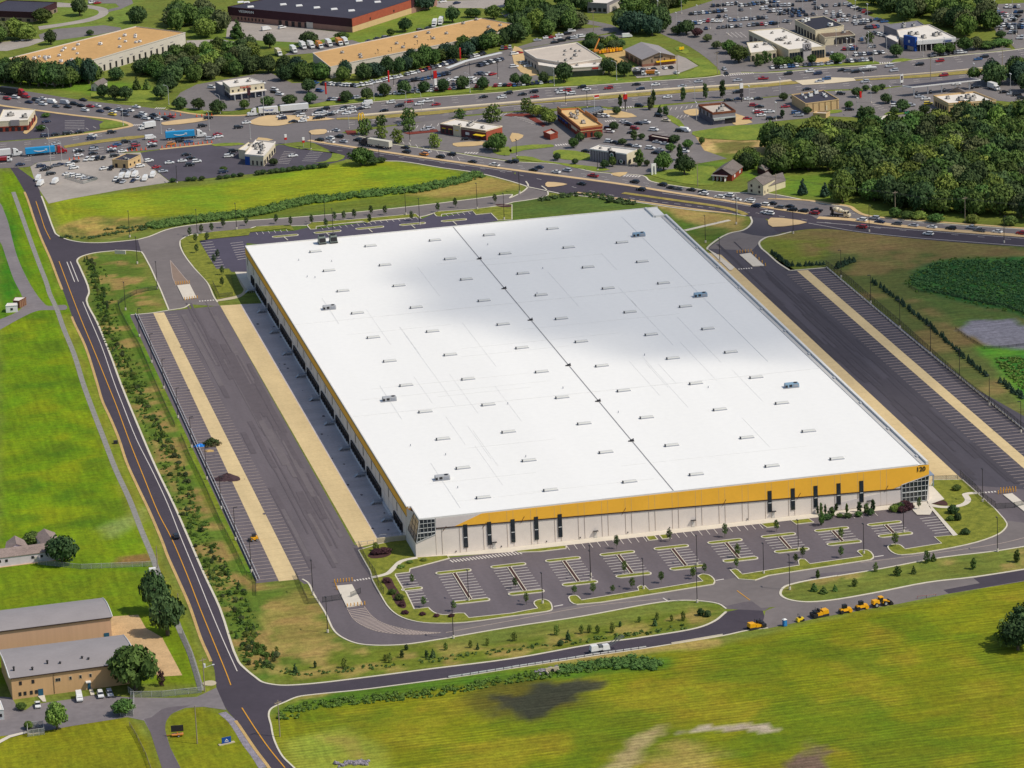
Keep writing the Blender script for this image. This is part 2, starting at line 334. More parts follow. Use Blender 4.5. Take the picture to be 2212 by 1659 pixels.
gv = np.stack([GX, GY, np.zeros_like(GX)], -1).reshape(-1, 3)
ny, nx = GX.shape
ii = (np.arange(ny - 1)[:, None] * nx + np.arange(nx - 1)[None, :]).ravel()
gf = np.stack([ii, ii + 1, ii + nx + 1, ii + nx], -1)
gme = bpy.data.meshes.new('ground')
gme.vertices.add(len(gv)); gme.vertices.foreach_set('co', gv.astype(np.float32).ravel())
gme.loops.add(gf.size); gme.loops.foreach_set('vertex_index', gf.astype(np.int32).ravel())
gme.polygons.add(len(gf)); gme.polygons.foreach_set('loop_start', np.arange(0, gf.size, 4, dtype=np.int32))
gme.update()
ca = gme.attributes.new('soil', 'FLOAT_COLOR', 'POINT')
ca.data.foreach_set('color', np.concatenate([CL.reshape(-1, 3), ST.reshape(-1, 1)], 1).astype(np.float32).ravel())
def ground_material():
    m = bpy.data.materials.new('grass_and_soil'); m.use_nodes = True; t = m.node_tree; N, L = t.nodes, t.links
    b = N['Principled BSDF']; b.inputs['Roughness'].default_value = .95; b.inputs['Specular IOR Level'].default_value = .15
    at = N.new('ShaderNodeAttribute'); at.attribute_name = 'soil'
    g = N.new('ShaderNodeNewGeometry'); pos = g.outputs['Position']
    def noise(sc, lo, hi, det=4, vec=pos, a=.3, b_=.7):
        n = N.new('ShaderNodeTexNoise'); n.inputs['Scale'].default_value = sc; n.inputs['Detail'].default_value = det; L.new(vec, n.inputs['Vector'])
        r = N.new('ShaderNodeMapRange'); r.inputs[1].default_value = a; r.inputs[2].default_value = b_; r.inputs[3].default_value = lo; r.inputs[4].default_value = hi
        L.new(n.outputs['Fac'], r.inputs[0]); return r.outputs[0]
    def mul(a, b_):
        x = N.new('ShaderNodeMath'); x.operation = 'MULTIPLY'; L.new(a, x.inputs[0]); L.new(b_, x.inputs[1]); return x.outputs[0]
    mp = N.new('ShaderNodeMapping'); mp.inputs['Scale'].default_value = (.16, 1.1, 1); mp.inputs['Rotation'].default_value = (0, 0, R(4)); L.new(pos, mp.inputs[0])
    v = mul(mul(noise(.035, .88, 1.12), noise(.5, .80, 1.20, 6)), noise(1.7, .82, 1.18, 3))
    mp2 = N.new('ShaderNodeMapping'); mp2.inputs['Scale'].default_value = (1.2, .14, 1); mp2.inputs['Rotation'].default_value = (0, 0, R(-6)); L.new(pos, mp2.inputs[0])
    sx = N.new('ShaderNodeSeparateXYZ'); L.new(pos, sx.inputs[0]); lt = N.new('ShaderNodeMath'); lt.operation = 'LESS_THAN'; lt.inputs[1].default_value = -58; L.new(sx.outputs[0], lt.inputs[0])
    mv = N.new('ShaderNodeMix'); mv.data_type = 'VECTOR'; L.new(lt.outputs[0], mv.inputs[0]); L.new(mp.outputs[0], mv.inputs[4]); L.new(mp2.outputs[0], mv.inputs[5])
    v = mul(v, noise(.42, .80, 1.18, 5, mv.outputs[1]))
    # mowing rows: thin pale swath lines, broken up
    wv = N.new('ShaderNodeTexWave'); wv.bands_direction = 'Y'; wv.inputs['Scale'].default_value = .15; wv.inputs['Distortion'].default_value = 4
    wv.inputs['Detail'].default_value = 2; wv.inputs['Detail Scale'].default_value = .12; L.new(pos, wv.inputs['Vector'])
    wr = N.new('ShaderNodeMapRange'); wr.inputs[1].default_value = .35; wr.inputs[2].default_value = .95; wr.inputs[3].default_value = -.17; wr.inputs[4].default_value = .36
    L.new(wv.outputs['Fac'], wr.inputs[0])
    s1 = mul(mul(wr.outputs[0], at.outputs['Alpha']), noise(.05, .0, 1.0, 3))
    ad = N.new('ShaderNodeMath'); ad.operation = 'ADD'; ad.inputs[1].default_value = 1; L.new(s1, ad.inputs[0])
    v = mul(v, ad.outputs[0])
    sc = N.new('ShaderNodeVectorMath'); sc.operation = 'SCALE'; L.new(at.outputs['Color'], sc.inputs[0]); L.new(v, sc.inputs['Scale'])
    hs = N.new('ShaderNodeHueSaturation'); L.new(sc.outputs[0], hs.inputs['Color']); L.new(noise(.09, .485, .515), hs.inputs['Hue'])
    L.new(hs.outputs[0], b.inputs['Base Color'])
    return m
gme.materials.append(ground_material())
tag(link('ground', gme), kind='structure')

# ================================================================ PAVED SURFACES
KERBS = MB(); MARK = MB(); YEL = MB(); FINE = MB()
def kerb(pts, wd=.55, h=.15): KERBS.strip(pts, wd, 0, h)
def line(pts, wd=.22, tgt=None): (tgt or MARK).strip(pts, wd, 0, LINEZ)
LINEZ = .105
def kerb_z(pts, wd=.6): KERBS.strip(pts, wd, 0, LINEZ + .14)
def dashes(pts, on=3, off=6, wd=.2, tgt=None):
    tgt = tgt or MARK; acc = 0.0; P = [Vector(p) for p in pts]; per = on + off
    for a, b in zip(P, P[1:]):
        ln = (b - a).length; d = (b - a) / max(ln, 1e-6); t = -acc
        while t < ln:
            s, e = max(t, 0), min(t + on, ln)
            if e > s: tgt.strip([a + d * s, a + d * e], wd, 0, LINEZ)
            t += per
        acc = (ln - (t - per)) % per
def offset(pts, dist):
    n = len(pts); out = []
    for i in range(n):
        a = Vector(pts[max(i - 1, 0)]); b = Vector(pts[min(i + 1, n - 1)]); d = (b - a); d.normalize()
        out.append(Vector(pts[i]) + Vector((-d.y, d.x)) * dist)
    return out

# west road, its T junctions and the south road (fresh dark asphalt)
WL = smooth(gp('F 8,340 | 10 215,0 300,240 360,400 440,580 500,740 555,880 | 10 610,1035 640,1120 740,1330 845,1659 | 20 890,150 960,300 1030,470 1100,680 1200,900 1300,1110 1410,1370 1450,1480 1530,1659 | 30 1640,250 1740,540 1850,800 1870,960 1955,1150 2040,1250 2212,1500 | 31 120,1659 | 31 300,1950'), 4)
WR_N = smooth(gp('F 84,395 | 10 345,0 375,80 470,340 485,365 560,405 700,435 860,440 1010,430 1190,412'), 4)
WR = smooth(gp('10 1220,517 1100,506 950,512 800,530 700,560 667,590 690,650 770,860 748,940 840,1130 950,1400 1045,1659 | 20 1200,380 1350,730 1500,1040 1640,1360 1770,1659 | 30 1900,280 2060,740 2120,805 | 31 0,880 60,920 170,942 260,946 500,930 1000,870 1500,805 2212,715 | 32 700,590 1200,520 1600,450 1750,390 1850,310'), 4)
SL = smooth(gp('32 2212,450 2040,470 1830,515 1380,590 1160,625 700,692 0,800 | 31 1680,882 1250,940 900,985 500,1025 360,1045 250,1090 140,1140 110,1190 130,1290 155,1410 | 31 230,1560 330,1659 500,1850'), 4)
_i = min(range(len(WR)), key=lambda i: (WR[i] - gp('31 170,942')[0]).length)
_k = min(range(len(SL)), key=lambda i: (SL[i] - gp('31 140,1140')[0]).length)
sheet('west_road', WL + SL[_k:][::-1] + WR[:_i + 1][::-1] + WR_N[::-1], M_ASPH_NEW)
sheet('south_road', WR[_i:] + gp('33 -60,250') + gp('33 0,452') + SL[:_k + 1] + gp('31 60,1100'), M_ASPH_NEW)
kerb(WR_N[6:], .7); kerb(WR, .75); kerb(SL, .55)
_dk = min(range(len(WL)), key=lambda i: (WL[i] - gp('30 1850,800')[0]).length); _d2 = min(range(len(WL)), key=lambda i: (WL[i] - gp('30 2030,1240')[0]).length); _d0 = min(range(len(WL)), key=lambda i: (WL[i] - gp('10 555,880')[0]).length)
b = MB(); b.strip(offset(WL[4:_d0], -.2), 1.0, 0, .09); b.strip(offset(WL[_d0 + 6:_dk], -.2), 1.0, 0, .09); b.strip(offset(WL[_d2:-2], -.2), 1.0, 0, .09); tag(obj('road_edge', b, M_DIRT), kind='structure')
_ctr = smooth(gp('10 310,80 350,200 390,320 435,410'), 4); line(_ctr, .3, YEL)
_ctr = smooth(gp('10 510,600 600,840 700,1100 800,1340 930,1659 | 20 1010,200 1120,500 1240,800 1370,1120 1480,1330 1620,1659 | 30 1720,260 1850,580 1960,850 1995,945'), 4); line(_ctr, .32, YEL)
line(smooth(gp('30 2090,1140 2212,1330 | 31 120,1500 250,1659'), 3), .36, YEL)
line(smooth(gp('10 715,950 770,1080 880,1340 990,1659 | 20 1060,180 1180,480 1330,780 1450,1040 1560,1320 1700,1659 | 30 1800,250 1930,560 2050,825'), 4), .3)
line(gp('10 578,605 645,778'), .35); line(gp('10 608,602 678,776'), .35)
# south road eastward, concrete part and new patch
sheet('east_road', gp('33 -20,300 140,240 330,228 520,215 900,150 1380,58 1780,10 2400,-90 | 33 2400,0 2212,45 1550,155 1120,242 1000,262 500,350 0,452 -60,460'), M_ASPH_RING)
sheet('east_road_patch', gp('33 1515,120 1830,62 1775,18 2400,-85 2400,8 1560,152'), M_ASPH_NEW)
kerb(smooth(gp('33 600,-2 400,30 250,60 150,90 112,130 115,170 180,205 320,225 520,213 900,150 1380,56 1780,10 2300,-70'), 4), .8)

# warehouse asphalt: west truck court, gate lanes, car park and ring road
sheet('west_truck_court', [Vector(p) for p in ((-56.6, 341), (-53.8, 341.5), (-18, 342), (-18, 18), (-10, 5), (-14, -14), (-41.5, -14), (-42.5, -9), (-49, -8), (-56.9, -8))], M_ASPH)
RING_S = smooth(gp('31 400,28 450,60 500,160 600,320 680,480 760,540 880,585 1030,600 1250,595 1450,570 2212,440 | 32 600,350 1200,240 1400,215 1600,215 1780,240 1852,285'), 4)
sheet('car_park', [Vector(p) for p in ((-18, 20), (-42, 0))] + RING_S + gp('33 -30,300 60,240 112,150 140,90 250,60 600,0') + gp('23 960,1600 1500,1500 2000,1440 2700,1320 | 23 2700,700 2212,560') + [Vector(p) for p in ((203, 40), (203, 12), (185, -4), (0, -4))], M_ASPH)
kerb(RING_S, .6)
kerb(smooth(gp('23 600,1659 960,1600 1500,1500 2000,1440 2600,1335'), 3), .6)
# worn paler lane of the ring road
sheet('ring_road', smooth(gp('31 1700,440 2212,352 | 32 350,290 900,190 1500,95 1760,48 2212,-40 | 23 880,1525 1480,1440 1800,1375 2000,1300 2068,1230 2060,1180 | 23 2600,1280 | 23 2600,1330 2000,1438 1500,1498 960,1598 | 32 2212,10 1850,90 1700,210 1580,215 1400,213 1200,236 600,346 0,440 | 31 1700,520'), 2), M_ASPH_RING)
sheet('truck_junction', gp('32 1600,205 1750,60 2212,-20 | 33 500,-40 250,55 140,88 108,140 100,180 | 32 2212,205 2000,225 1850,258 1770,225'), M_ASPH_RING)
line(smooth(gp('31 1640,490 2212,385 | 32 700,258 1290,200'), 3), .2, FINE)
line(smooth(gp('23 800,1545 1500,1455 2000,1380 2212,1330'), 3), .2, FINE)
line(gp('32 1305,192 1355,224'), .45); line(gp('32 1945,128 2055,210'), .3, YEL); line(gp('32 360,265 440,250'), .5); line(gp('23 920,1495 998,1483'), .5); line(gp('32 1760,40 1830,28'), .5)

sheet('junction_apron', gp('33 -220,160 100,110 108,172 180,212 330,232 140,262 -60,275'), M_ASPH_RING)
# east truck court with its highway entrance
sheet('east_truck_court', [Vector(p) for p in ((184.6, -2), (203, 12), (230, -6), (262, -8), (243, 120), (240, 300), (239.6, 309), (226, 310), (221, 312))] + gp('13 190,680 0,535 | 12 2150,480 2135,440 2212,388 | 13 30,380 120,355 | 12 2150,200 2060,215 2072,265 2000,330 1870,360 1690,480 1690,500 1860,640') + [Vector((186, 372))], M_ASPH_R)
sheet('entrance_apron', gp('12 2212,388 2135,440 2060,520 1930,500 1690,490 1870,360 1960,345 2080,372'), M_ASPH_RING)
kerb(smooth(gp('12 2060,215 2072,265 2000,330 1870,360 1690,480 1690,500'), 4), .8)
kerb(smooth(gp('13 200,345 60,380 | 12 2212,388 2140,430 2150,480 2212,535 | 13 90,615 190,680'), 4), .8)
kerb(gp('13 190,680 500,655'), .6); kerb([Vector((239.7, 309)), Vector((240.6, 200)), Vector((243.2, 60)), Vector((246, -20))], .6)

# concrete
sheet('dock_apron', [Vector(p) for p in ((-18, 342), (-9.6, 341), (-9.4, 20), (-17.2, 17))], M_CONC_TAN); sheet('dock_apron_shade_zone', [Vector(p) for p in ((-9.6, 341), (0, 339), (0, 20), (-9.4, 20))], mat('shade_grey_concrete', srgb(202, 190, 186, .85), .9, .14, .1, fine=.07, streak=(.3, 1, 1)))  # inner apron greyed to the wall's shadow edge, shade tone put into its colour
sheet('east_apron', [Vector(p) for p in ((184.6, 13), (203, 13), (202.8, 345), (194, 356), (184.6, 360))], M_CONC_TAN)
sheet('west_dolly_pad', [Vector(p) for p in ((-46.7, 340.5), (-42.2, 340), (-42.6, -8.5), (-49.2, -8.5))], M_CONC_TAN)
sheet('east_dolly_pad', [Vector(p) for p in ((226.3, 308.5), (231, 308), (232.6, -10), (228.0, -10))], M_CONC_TAN)
sheet('front_walk', [Vector(p) for p in ((0, 0), (184.5, 0), (184.5, -4.4), (33.8, -4.4), (33, -5.2), (20, -3.6), (12, -2.4), (0, -.3))], M_CONC_W)
sheet('west_path', smooth(gp('10 1870,930 1960,912 2060,890 2105,850 2080,800 2030,690'), 4) + smooth(gp('10 2160,690 2150,780 2140,850 2060,915 1880,945'), 4), M_CONC)
sheet('back_walk', gp('10 2030,690 2110,680 2212,760 2212,860 2120,830'), M_CONC_W)

# parking bays on the truck courts
for i in range(95):
    y = -5 + i * 3.66
    if y < 338:
        f = y / 341
        FINE.strip([Vector((-56 + 2 * f, y)), Vector((-49 + 2.2 * f, y))], .16, 0, LINEZ)
        FINE.strip([Vector((-42.4, y)), Vector((-37.4, y))], .16, 0, LINEZ)
    y = -8 + i * 3.66
    if y < 306:
        f = y / 306
        FINE.strip([Vector((232.4 - 1.2 * f, y)), Vector((243.4 - 4 * f, y))], .16, 0, LINEZ)
        FINE.strip([Vector((220.5, y)), Vector((227.8 - 1.5 * f, y))], .14, 0, LINEZ)

# wear on the yards: tyre tracks, oil, slab joints
TYRE = MB(); PALE = MB(); JNT = MB(); TYE = MB(); rt = random.Random(77)
for x0, x1, y0, y1, n in ((-36, -19, -8, 330, 46), (204, 220, 0, 320, 40)):
    for i in range(n):
        x = rt.uniform(x0, x1); y = rt.uniform(y0, y1 - 60); L_ = rt.uniform(25, 110); wv_ = [Vector((x + rt.uniform(-.14, .14), y + L_ * k / 5)) for k in range(6)]
        zz = LINEZ - .016 + i * .0002; (TYE if x0 > 0 else TYRE if i % 3 else PALE).strip(wv_, rt.uniform(.4, 2.6), zz, zz)
for i in range(40):
    x, y = rt.choice([(rt.uniform(-9, -1), rt.uniform(25, 330)), (rt.uniform(-55, -38), rt.uniform(0, 330))]); r_ = rt.uniform(.2, .7)
    TYRE.poly([Vector((x + r_ * math.cos(a) * rt.uniform(.6, 1.2), y + 1.6 * r_ * math.sin(a))) for a in [k * .785 for k in range(8)]], LINEZ - .006 + i * .0001)
for x0, x1, d0, d1 in ((-18, -9.6, 20, 340), (-9.3, -.6, 22, 338), (-49, -42.4, -6, 338), (185, 203, 15, 340), (226.6, 232, -6, 306)):
    y = d0
    while y < d1: sh = -2.4 * (1 - y / 341) if x0 == -49 else 0; JNT.strip([Vector((x0 + sh * 0 + (2.3 * y / 341 if x0 == -49 else 0), y)), Vector((x1, y))], .07, LINEZ - .007, LINEZ - .007); y += 6.1
tag(obj('tyre_marks', TYRE, mat('tyre_mark', srgb(100, 91, 94, .85), .9, .1, .3)), kind='structure'); tag(obj('tyre_marks', TYE, mat('east_tyre_mark', srgb(74, 69, 75, .85), .9, .1, .3)), kind='structure'); tag(obj('worn_tracks', PALE, mat('worn_track', srgb(114, 105, 106, .85), .9, .1, .3)), kind='structure'); tag(obj('slab_joint', JNT, mat('slab_joint', srgb(194, 170, 128, .8), .9, .1, .5)), kind='structure')
# car park: planted islands, bay lines (metric grid of the photographed lot)
M_TURF = mat('verge_grass', srgb(112, 122, 34, .82), .95, .22, .35, fine=.25, col2=srgb(150, 150, 52, .82))
TURF = MB(); BED = MB()
def turf(pts, k=True, wd=.42, cl=True):
    n = len(TURF.v); TURF.prism([tuple(p) for p in pts], .02, LINEZ + .10, bottom=False)
    if k: KERBS.strip(pts, wd, 0, LINEZ + .15, closed=cl)
def capsule(x0, x1, yc, r):
    out = [Vector((x0 + r + r * math.cos(a), yc + r * math.sin(a))) for a in [math.pi / 2 + math.pi * i / 8 for i in range(9)]]
    out += [Vector((x1 - r + r * math.cos(a), yc + r * math.sin(a))) for a in [-math.pi / 2 + math.pi * i / 8 for i in range(9)]]
    return out
BOT = [-49.1, -46.8, -43.8, -41.6, -40.2, -38.4, -35.0, -33.5, -31.1]
for k in range(9):
    x0 = 3.2 + 19.12 * k; x1 = x0 + 12.1; xc = x0 + 6
    turf(capsule(x0, x1, -18.6, 1.25)); turf(capsule(x0, x1, BOT[k], 1.35))
    st_ = [Vector((xc - .6, -19.7)), Vector((xc + .6, -19.7)), Vector((xc + .6, BOT[k] + 1.2)), Vector((xc - .6, BOT[k] + 1.2))]; BED.poly(st_, LINEZ + .13); KERBS.strip(st_, .28, 0, LINEZ + .15, closed=True)
    y = -22.3
    while y > BOT[k] + 2:
        line([Vector((x0 + .2, y)), Vector((xc - 1, y))], .2); line([Vector((xc + 1, y)), Vector((x1 - .2, y))], .2); y -= 2.74
def bays(a, b, n, dx, dy, wd=.2):
    a, b = Vector(a), Vector(b)
    for i in range(n + 1):
        p = a + (b - a) * i / n; line([p, p + Vector((dx, dy))], wd)
bays((51.9, -4.6), (79.3, -4.6), 10, 0, -5.3); bays((88.2, -4.6), (121, -4.6), 12, 0, -5.3); bays((151.5, -4.6), (162.5, -4.6), 4, 0, -5.3)
turf([Vector(p) for p in ((34, -4.9), (51, -4.9), (51.6, -6), (51, -8), (42, -8.2), (34.5, -6.6))])
turf([Vector(p) for p in ((80.2, -5), (83.3, -5), (83.3, -9.2), (80.2, -9.2))]); turf([Vector(p) for p in ((85, -5), (87.5, -5), (87.5, -9.2), (85, -9.2))])
turf([Vector(p) for p in ((121.6, -5), (127, -5), (127, -9.4), (122.4, -9.4))]); turf([Vector(p) for p in ((132.4, -5), (138.8, -5), (139.4, -9.4), (133, -9.4))])
for i in range(22):      # hatched loading zone by the near corner
    x = 10.5 + i * 1.15; line([Vector((x, -5.2 + (i - 22) * .06)), Vector((x + .7, -8.6 + (i - 22) * .03))], .5)
for i in range(7): line([Vector((175.4, -17.5 - i * 2.74)), Vector((181.6, -17.5 - i * 2.74))], .2)
for y0, y1 in ((-16.5, -28.2), (-33.3, -46.5)):   # bays on the west end of the lot
    n = int(abs(y1 - y0) / 2.74)
    for i in range(n + 1): line([Vector((-10, y0 - i * 2.74)), Vector((-4.4, y0 - i * 2.74))], .2)
turf(capsule(-11, -4, -30.9, 1.2))
# verges around the lot
turf(smooth(gp('21 885,1440 1000,1659 | 31 995,0 1080,170 1160,290 1260,360 1400,400 1550,412 1800,405 2212,350 | 32 190,325 335,300 345,265 320,222 270,205 210,215 190,240 222,282'), 3) + gp('31 2212,325 1840,365') + smooth(gp('31 1800,325 1730,325 1640,340 1560,328 1510,297 1490,275'), 3) + gp('31 1368,290 1300,148 1280,125 1205,0 | 21 1205,1645 1325,1630 1332,1600 1670,1510 1650,1485 1385,1503 1300,1340 1065,1385'), True)
turf(smooth(gp('32 490,190 505,175 555,172 600,212'), 3) + gp('32 1095,130 1085,100 1110,85 1150,90 1185,125 1650,48') + smooth(gp('32 1605,5 1640,-12 1700,-5 1752,45 1740,75'), 3) + smooth(gp('32 1400,130 560,250 505,225'), 3))
turf(smooth(gp('22 1885,1610 1935,1603 1990,1648'), 3) + gp('23 270,1570 262,1530 280,1515 320,1518 362,1558 818,1492') + smooth(gp('23 772,1450 795,1438 862,1440 912,1500 885,1522'), 3) + gp('23 0,1659 | 32 2100,40 1960,30'))
turf(gp('23 1402,885 1430,832 1680,830') + smooth(gp('23 1960,1080 2065,1210 2050,1250 1990,1300 1800,1370 1480,1437 1150,1480 1090,1467 1035,1412 1055,1393 1130,1390 1185,1430'), 3) + gp('23 1500,1380 1437,1325 1625,1308 1405,1065'))
WALK = MB()
def walk(pts, z=LINEZ + .16): WALK.poly(pts, z)
walk(gp('23 1395,880 1420,885 1525,1000 1390,1048 1370,1000'))
walk(gp('23 1385,1055 1410,1055 1640,1310 1600,1318'))
walk(gp('23 1235,1060 1385,1040 1420,1100 1400,1135 1290,1135 1255,1100'))
WALK.strip(smooth(gp('23 1395,1048 1480,1066 1600,1066 1690,1045 1728,1010 1712,975 1705,958 1740,950 1805,947'), 5), 2.2, 0, LINEZ + .17)
WALK.strip(smooth(gp('21 1390,1505 1260,1535 1195,1590 1140,1640 1085,1659 | 31 1000,18'), 5), 1.9, 0, LINEZ + .17)
WALK.prism([tuple(p) for p in gp('23 1255,1057 1325,1047 1375,1085 1300,1100')], 0, LINEZ + .17)
walk(gp('12 1690,495 1760,535 1925,655 1900,680 1880,680')); WALK.strip(gp('12 1490,335 1880,245'), 2, 0, .2)
# gate slabs and zebra crossings
for s in ('31 695,90 830,78 925,250 785,275', '10 1530,812 1640,800 1700,918 1590,935', '12 1965,545 2060,530 2180,640 2080,645', '23 2030,960 2110,950 2400,1180 2330,1200'):
    p = gp(s); WALK.prism([tuple(q) for q in p], 0, LINEZ + .2)
def zebra(a, b, n, wd=1.3, ln=1.3):
    a, b = Vector(a), Vector(b); d = (b - a).normalized()
    for i in range(n):
        c = a + (b - a) * (i + .5) / n; w2 = (b - a).length / n * .28; MARK.strip([c - d * w2, c + d * w2], ln, 0, LINEZ)
for s, n in (('31 840,42 990,20', 6), ('10 1715,945 1855,935', 6), ('12 1950,668 2080,658', 6), ('23 1815,945 1975,930', 6)):
    a, b = gp(s); zebra(a, b, n)
# tapered hatched medians
hx = smooth(gp('31 790,285 840,370 920,430 1050,480 1250,505 1440,505 1590,492'), 6); hy = smooth(gp('31 935,265 1000,345 1080,400 1200,440 1350,470 1480,485 1600,490'), 6)
FINE.strip(hx, .25, 0, LINEZ); FINE.strip(hy, .25, 0, LINEZ)
for i in range(1, len(hx) - 1):
    FINE.strip([hx[i], hy[i]], .42, 0, LINEZ)
b = MB(); b.poly(gp('10 1470,590 1630,780 1640,800 1520,808 1490,740'), LINEZ - .02); tag(obj('gore_pavement', b, mat('gore_asphalt', srgb(150, 128, 112, .8), .9, .1, .3)), kind='structure')
FINE.strip(gp('10 1470,590 1490,740 1520,808'), .25, 0, LINEZ); FINE.strip(gp('10 1470,590 1640,795'), .25, 0, LINEZ)
# mulch beds on the verges
for s in ('21 965,1490 1000,1455 1080,1435 1150,1440 1170,1470 1120,1500 1010,1512', '31 1095,20 1150,15 1200,90 1300,260 1280,285 1230,270 1160,150', '23 1405,1035 1520,1010 1550,1055 1480,1050', '11 2070,110 2180,110 2212,130 2120,135'):
    BED.poly(smooth(gp(s), 3, True), LINEZ + .13)
tag(obj('planting_bed', BED, M_MULCH), kind='structure')
# north parking court behind the warehouse
sheet('north_car_park', gp('10 1725,425 2100,340 | 11 0,345 330,335 440,310 520,320 960,260 1380,220 1430,235 1530,190 1600,215 1860,165 1900,200 2030,185 2090,250 | 11 1000,420 0,450 | 10 2130,440 2130,600 2160,690 2000,690 1980,665 1870,670'), mat('north_asphalt', srgb(84, 78, 92, .85), .9, .1, .05, fine=.05))
NRING_N = smooth(gp('10 1190,412 1290,385 1430,330 1560,300 1800,270 2212,243 | 11 400,215 900,172 1500,108 1900,58 2212,22 | F 1100,428 1128,415 1141,402 1136,392'), 4)
NRING_S = smooth(gp('F 1170,402 1180,410 | 12 300,35 150,68 0,90 | 11 2212,92 1900,150 1560,180 1420,215 450,290 0,300 | 10 2150,320 1850,345 1650,370 1570,410 1555,450 1590,540 1680,660 1790,780 1850,910 1880,955'), 4)
sheet('north_ring_road', NRING_N + NRING_S + gp('10 1900,985 1850,985 1640,970 1590,1000 1460,1022 1390,850 1300,650 1240,540 1220,515'), M_ASPH_RING)
kerb(NRING_N, .7); kerb(NRING_S, .6); kerb(gp('10 1460,1022 1390,850 1300,650 1240,540 1220,515'), .6); kerb(smooth(gp('10 1130,1062 1300,1048 1460,1022 1590,1000 1640,970'), 3), .6)
sheet('north_verge', gp('10 1560,420 1620,385 1850,345 2150,318 2212,312 | 11 0,300 300,288 330,335 250,318 0,345 | 10 2160,352 2150,375 1815,410 1720,425 1870,668 1980,665 2030,900 1880,930 1850,860 1790,775 1680,655 1590,530'), M_TURF, z=LINEZ + .1)
for s in ('11 440,290 480,265 900,235 1380,190 1430,235 1380,220 1000,255 960,272 920,255 520,300 520,322 470,325', '11 1535,185 1560,172 1880,150 2212,110 2212,240 2090,245 2030,185 1900,198 1870,165 1605,195 1600,215 1560,212'):
    turf(gp(s))
for x0, x1, y in ((140, 365, 385), (500, 735, 350), (860, 1105, 315), (1240, 1465, 282), (1600, 1820, 250)):
    p = gp('11 %d,%d %d,%d' % (x0, y + 6, x1, y - 12)); turf(capsule(p[0].x, p[1].x, (p[0].y + p[1].y) / 2, 1.3))
    xm = (x0 + x1) / 2; p = gp('11 %d,%d %d,%d' % (xm - 10, y + 6, xm + 25, y + 36)); KERBS.strip(p, .4, 0, LINEZ + .15)
for i in range(9): line(gp('11 %d,%d %d,%d' % (560 + i * 52, 306 - i * 5.2, 582 + i * 52, 326 - i * 5.2)), .2)
for i in range(8): line(gp('11 %d,%d %d,%d' % (1015 + i * 52, 252 - i * 5, 1038 + i * 52, 273 - i * 5)), .2)
for i in range(6): line(gp('11 %d,%d %d,%d' % (1640 + i * 48, 192 - i * 4.6, 1662 + i * 48, 212 - i * 4.6)), .2)
for i in range(6): line(gp('11 %d,%d %d,%d' % (0 + i * 52, 350 - i * 5.2, 15 + i * 52, 370 - i * 5.2)), .2)
for i in range(11): line(gp('10 %d,%d %d,%d' % (1735 + i * 13, 440 + i * 22, 1835 + i * 11, 430 + i * 22)), .2)
for i in range(8): line(gp('10 %d,%d %d,%d' % (1990 + i * 9, 445 + i * 20, 2100 + i * 5, 432 + i * 20)), .2)
# lane on the far left, gravel ditch line, private drives
sheet('west_lane', smooth(gp('10 -60,60 0,95 40,180 70,260 110,420 150,560 210,700 300,860 380,960 420,985 560,975 565,1018 420,1020 330,1025 160,1100 0,1190 -80,1230'), 3) + smooth(gp('10 -80,1130 0,1100 140,1040 200,980 190,900 120,760 50,560 0,430 -60,380'), 3), M_ASPH_OLD)
sheet('lower_drive', gp('30 -40,1040 100,1050 160,1150 220,1160 290,1110 640,1060 800,1030 1160,1050 1500,1055 1700,1045 1870,965 1955,1158 1760,1130 1600,1140 1480,1190 1430,1260 1425,1330 1470,1480 1560,1659 1700,1900 1450,1900 1400,1659 1300,1350 1245,1250 1100,1220 600,1300 330,1350 0,1385 -60,1390'), M_ASPH_OLD)
sheet('lower_drive_new_part', smooth(gp('30 1245,1235 1310,1220 1400,1150 1500,1130 1640,1120 1560,1150 1480,1195 1435,1260 1428,1330 1470,1480 1560,1659 1680,1860 1480,1860 1400,1659 1300,1350'), 2), M_ASPH)
sheet('yard_slab', gp('30 960,350 1195,335 1260,450 1400,530 1575,858 1380,870 1100,700 960,520'), mat('old_yard_slab', srgb(212, 176, 128, .8), .95, .18, .2, fine=.14))
for s in ('30 330,1010 380,1015 400,1090 370,1090 325,1040', '30 760,955 790,955 820,1030 785,1035', '30 -40,1440 80,1380 230,1345 235,1360 90,1400 -20,1460'):
    walk(gp(s), .2)
b = MB(); b.strip(smooth(gp('10 115,0 180,180 250,380 330,600 400,780 430,880 | 10 490,1010 550,1180 640,1400 720,1659 | 20 800,220 900,480 1000,740 1120,1000 1220,1260 1320,1500 1375,1659 | 30 1560,480 1640,660 1740,990'), 4), 2.0, 0, nextz())
tag(obj('gravel_ditch', b, mat('ditch_stone', srgb(150, 146, 138, .8), .95, .2, .6, fine=.3)), kind='structure')
b = MB(); b.strip(smooth(gp('30 1920,1180 2010,1260 2130,1450 2212,1560 | 31 60,1659'), 4), 2.6, 0, nextz()); tag(obj('stone_shoulder', b, M_ROCK), kind='structure')
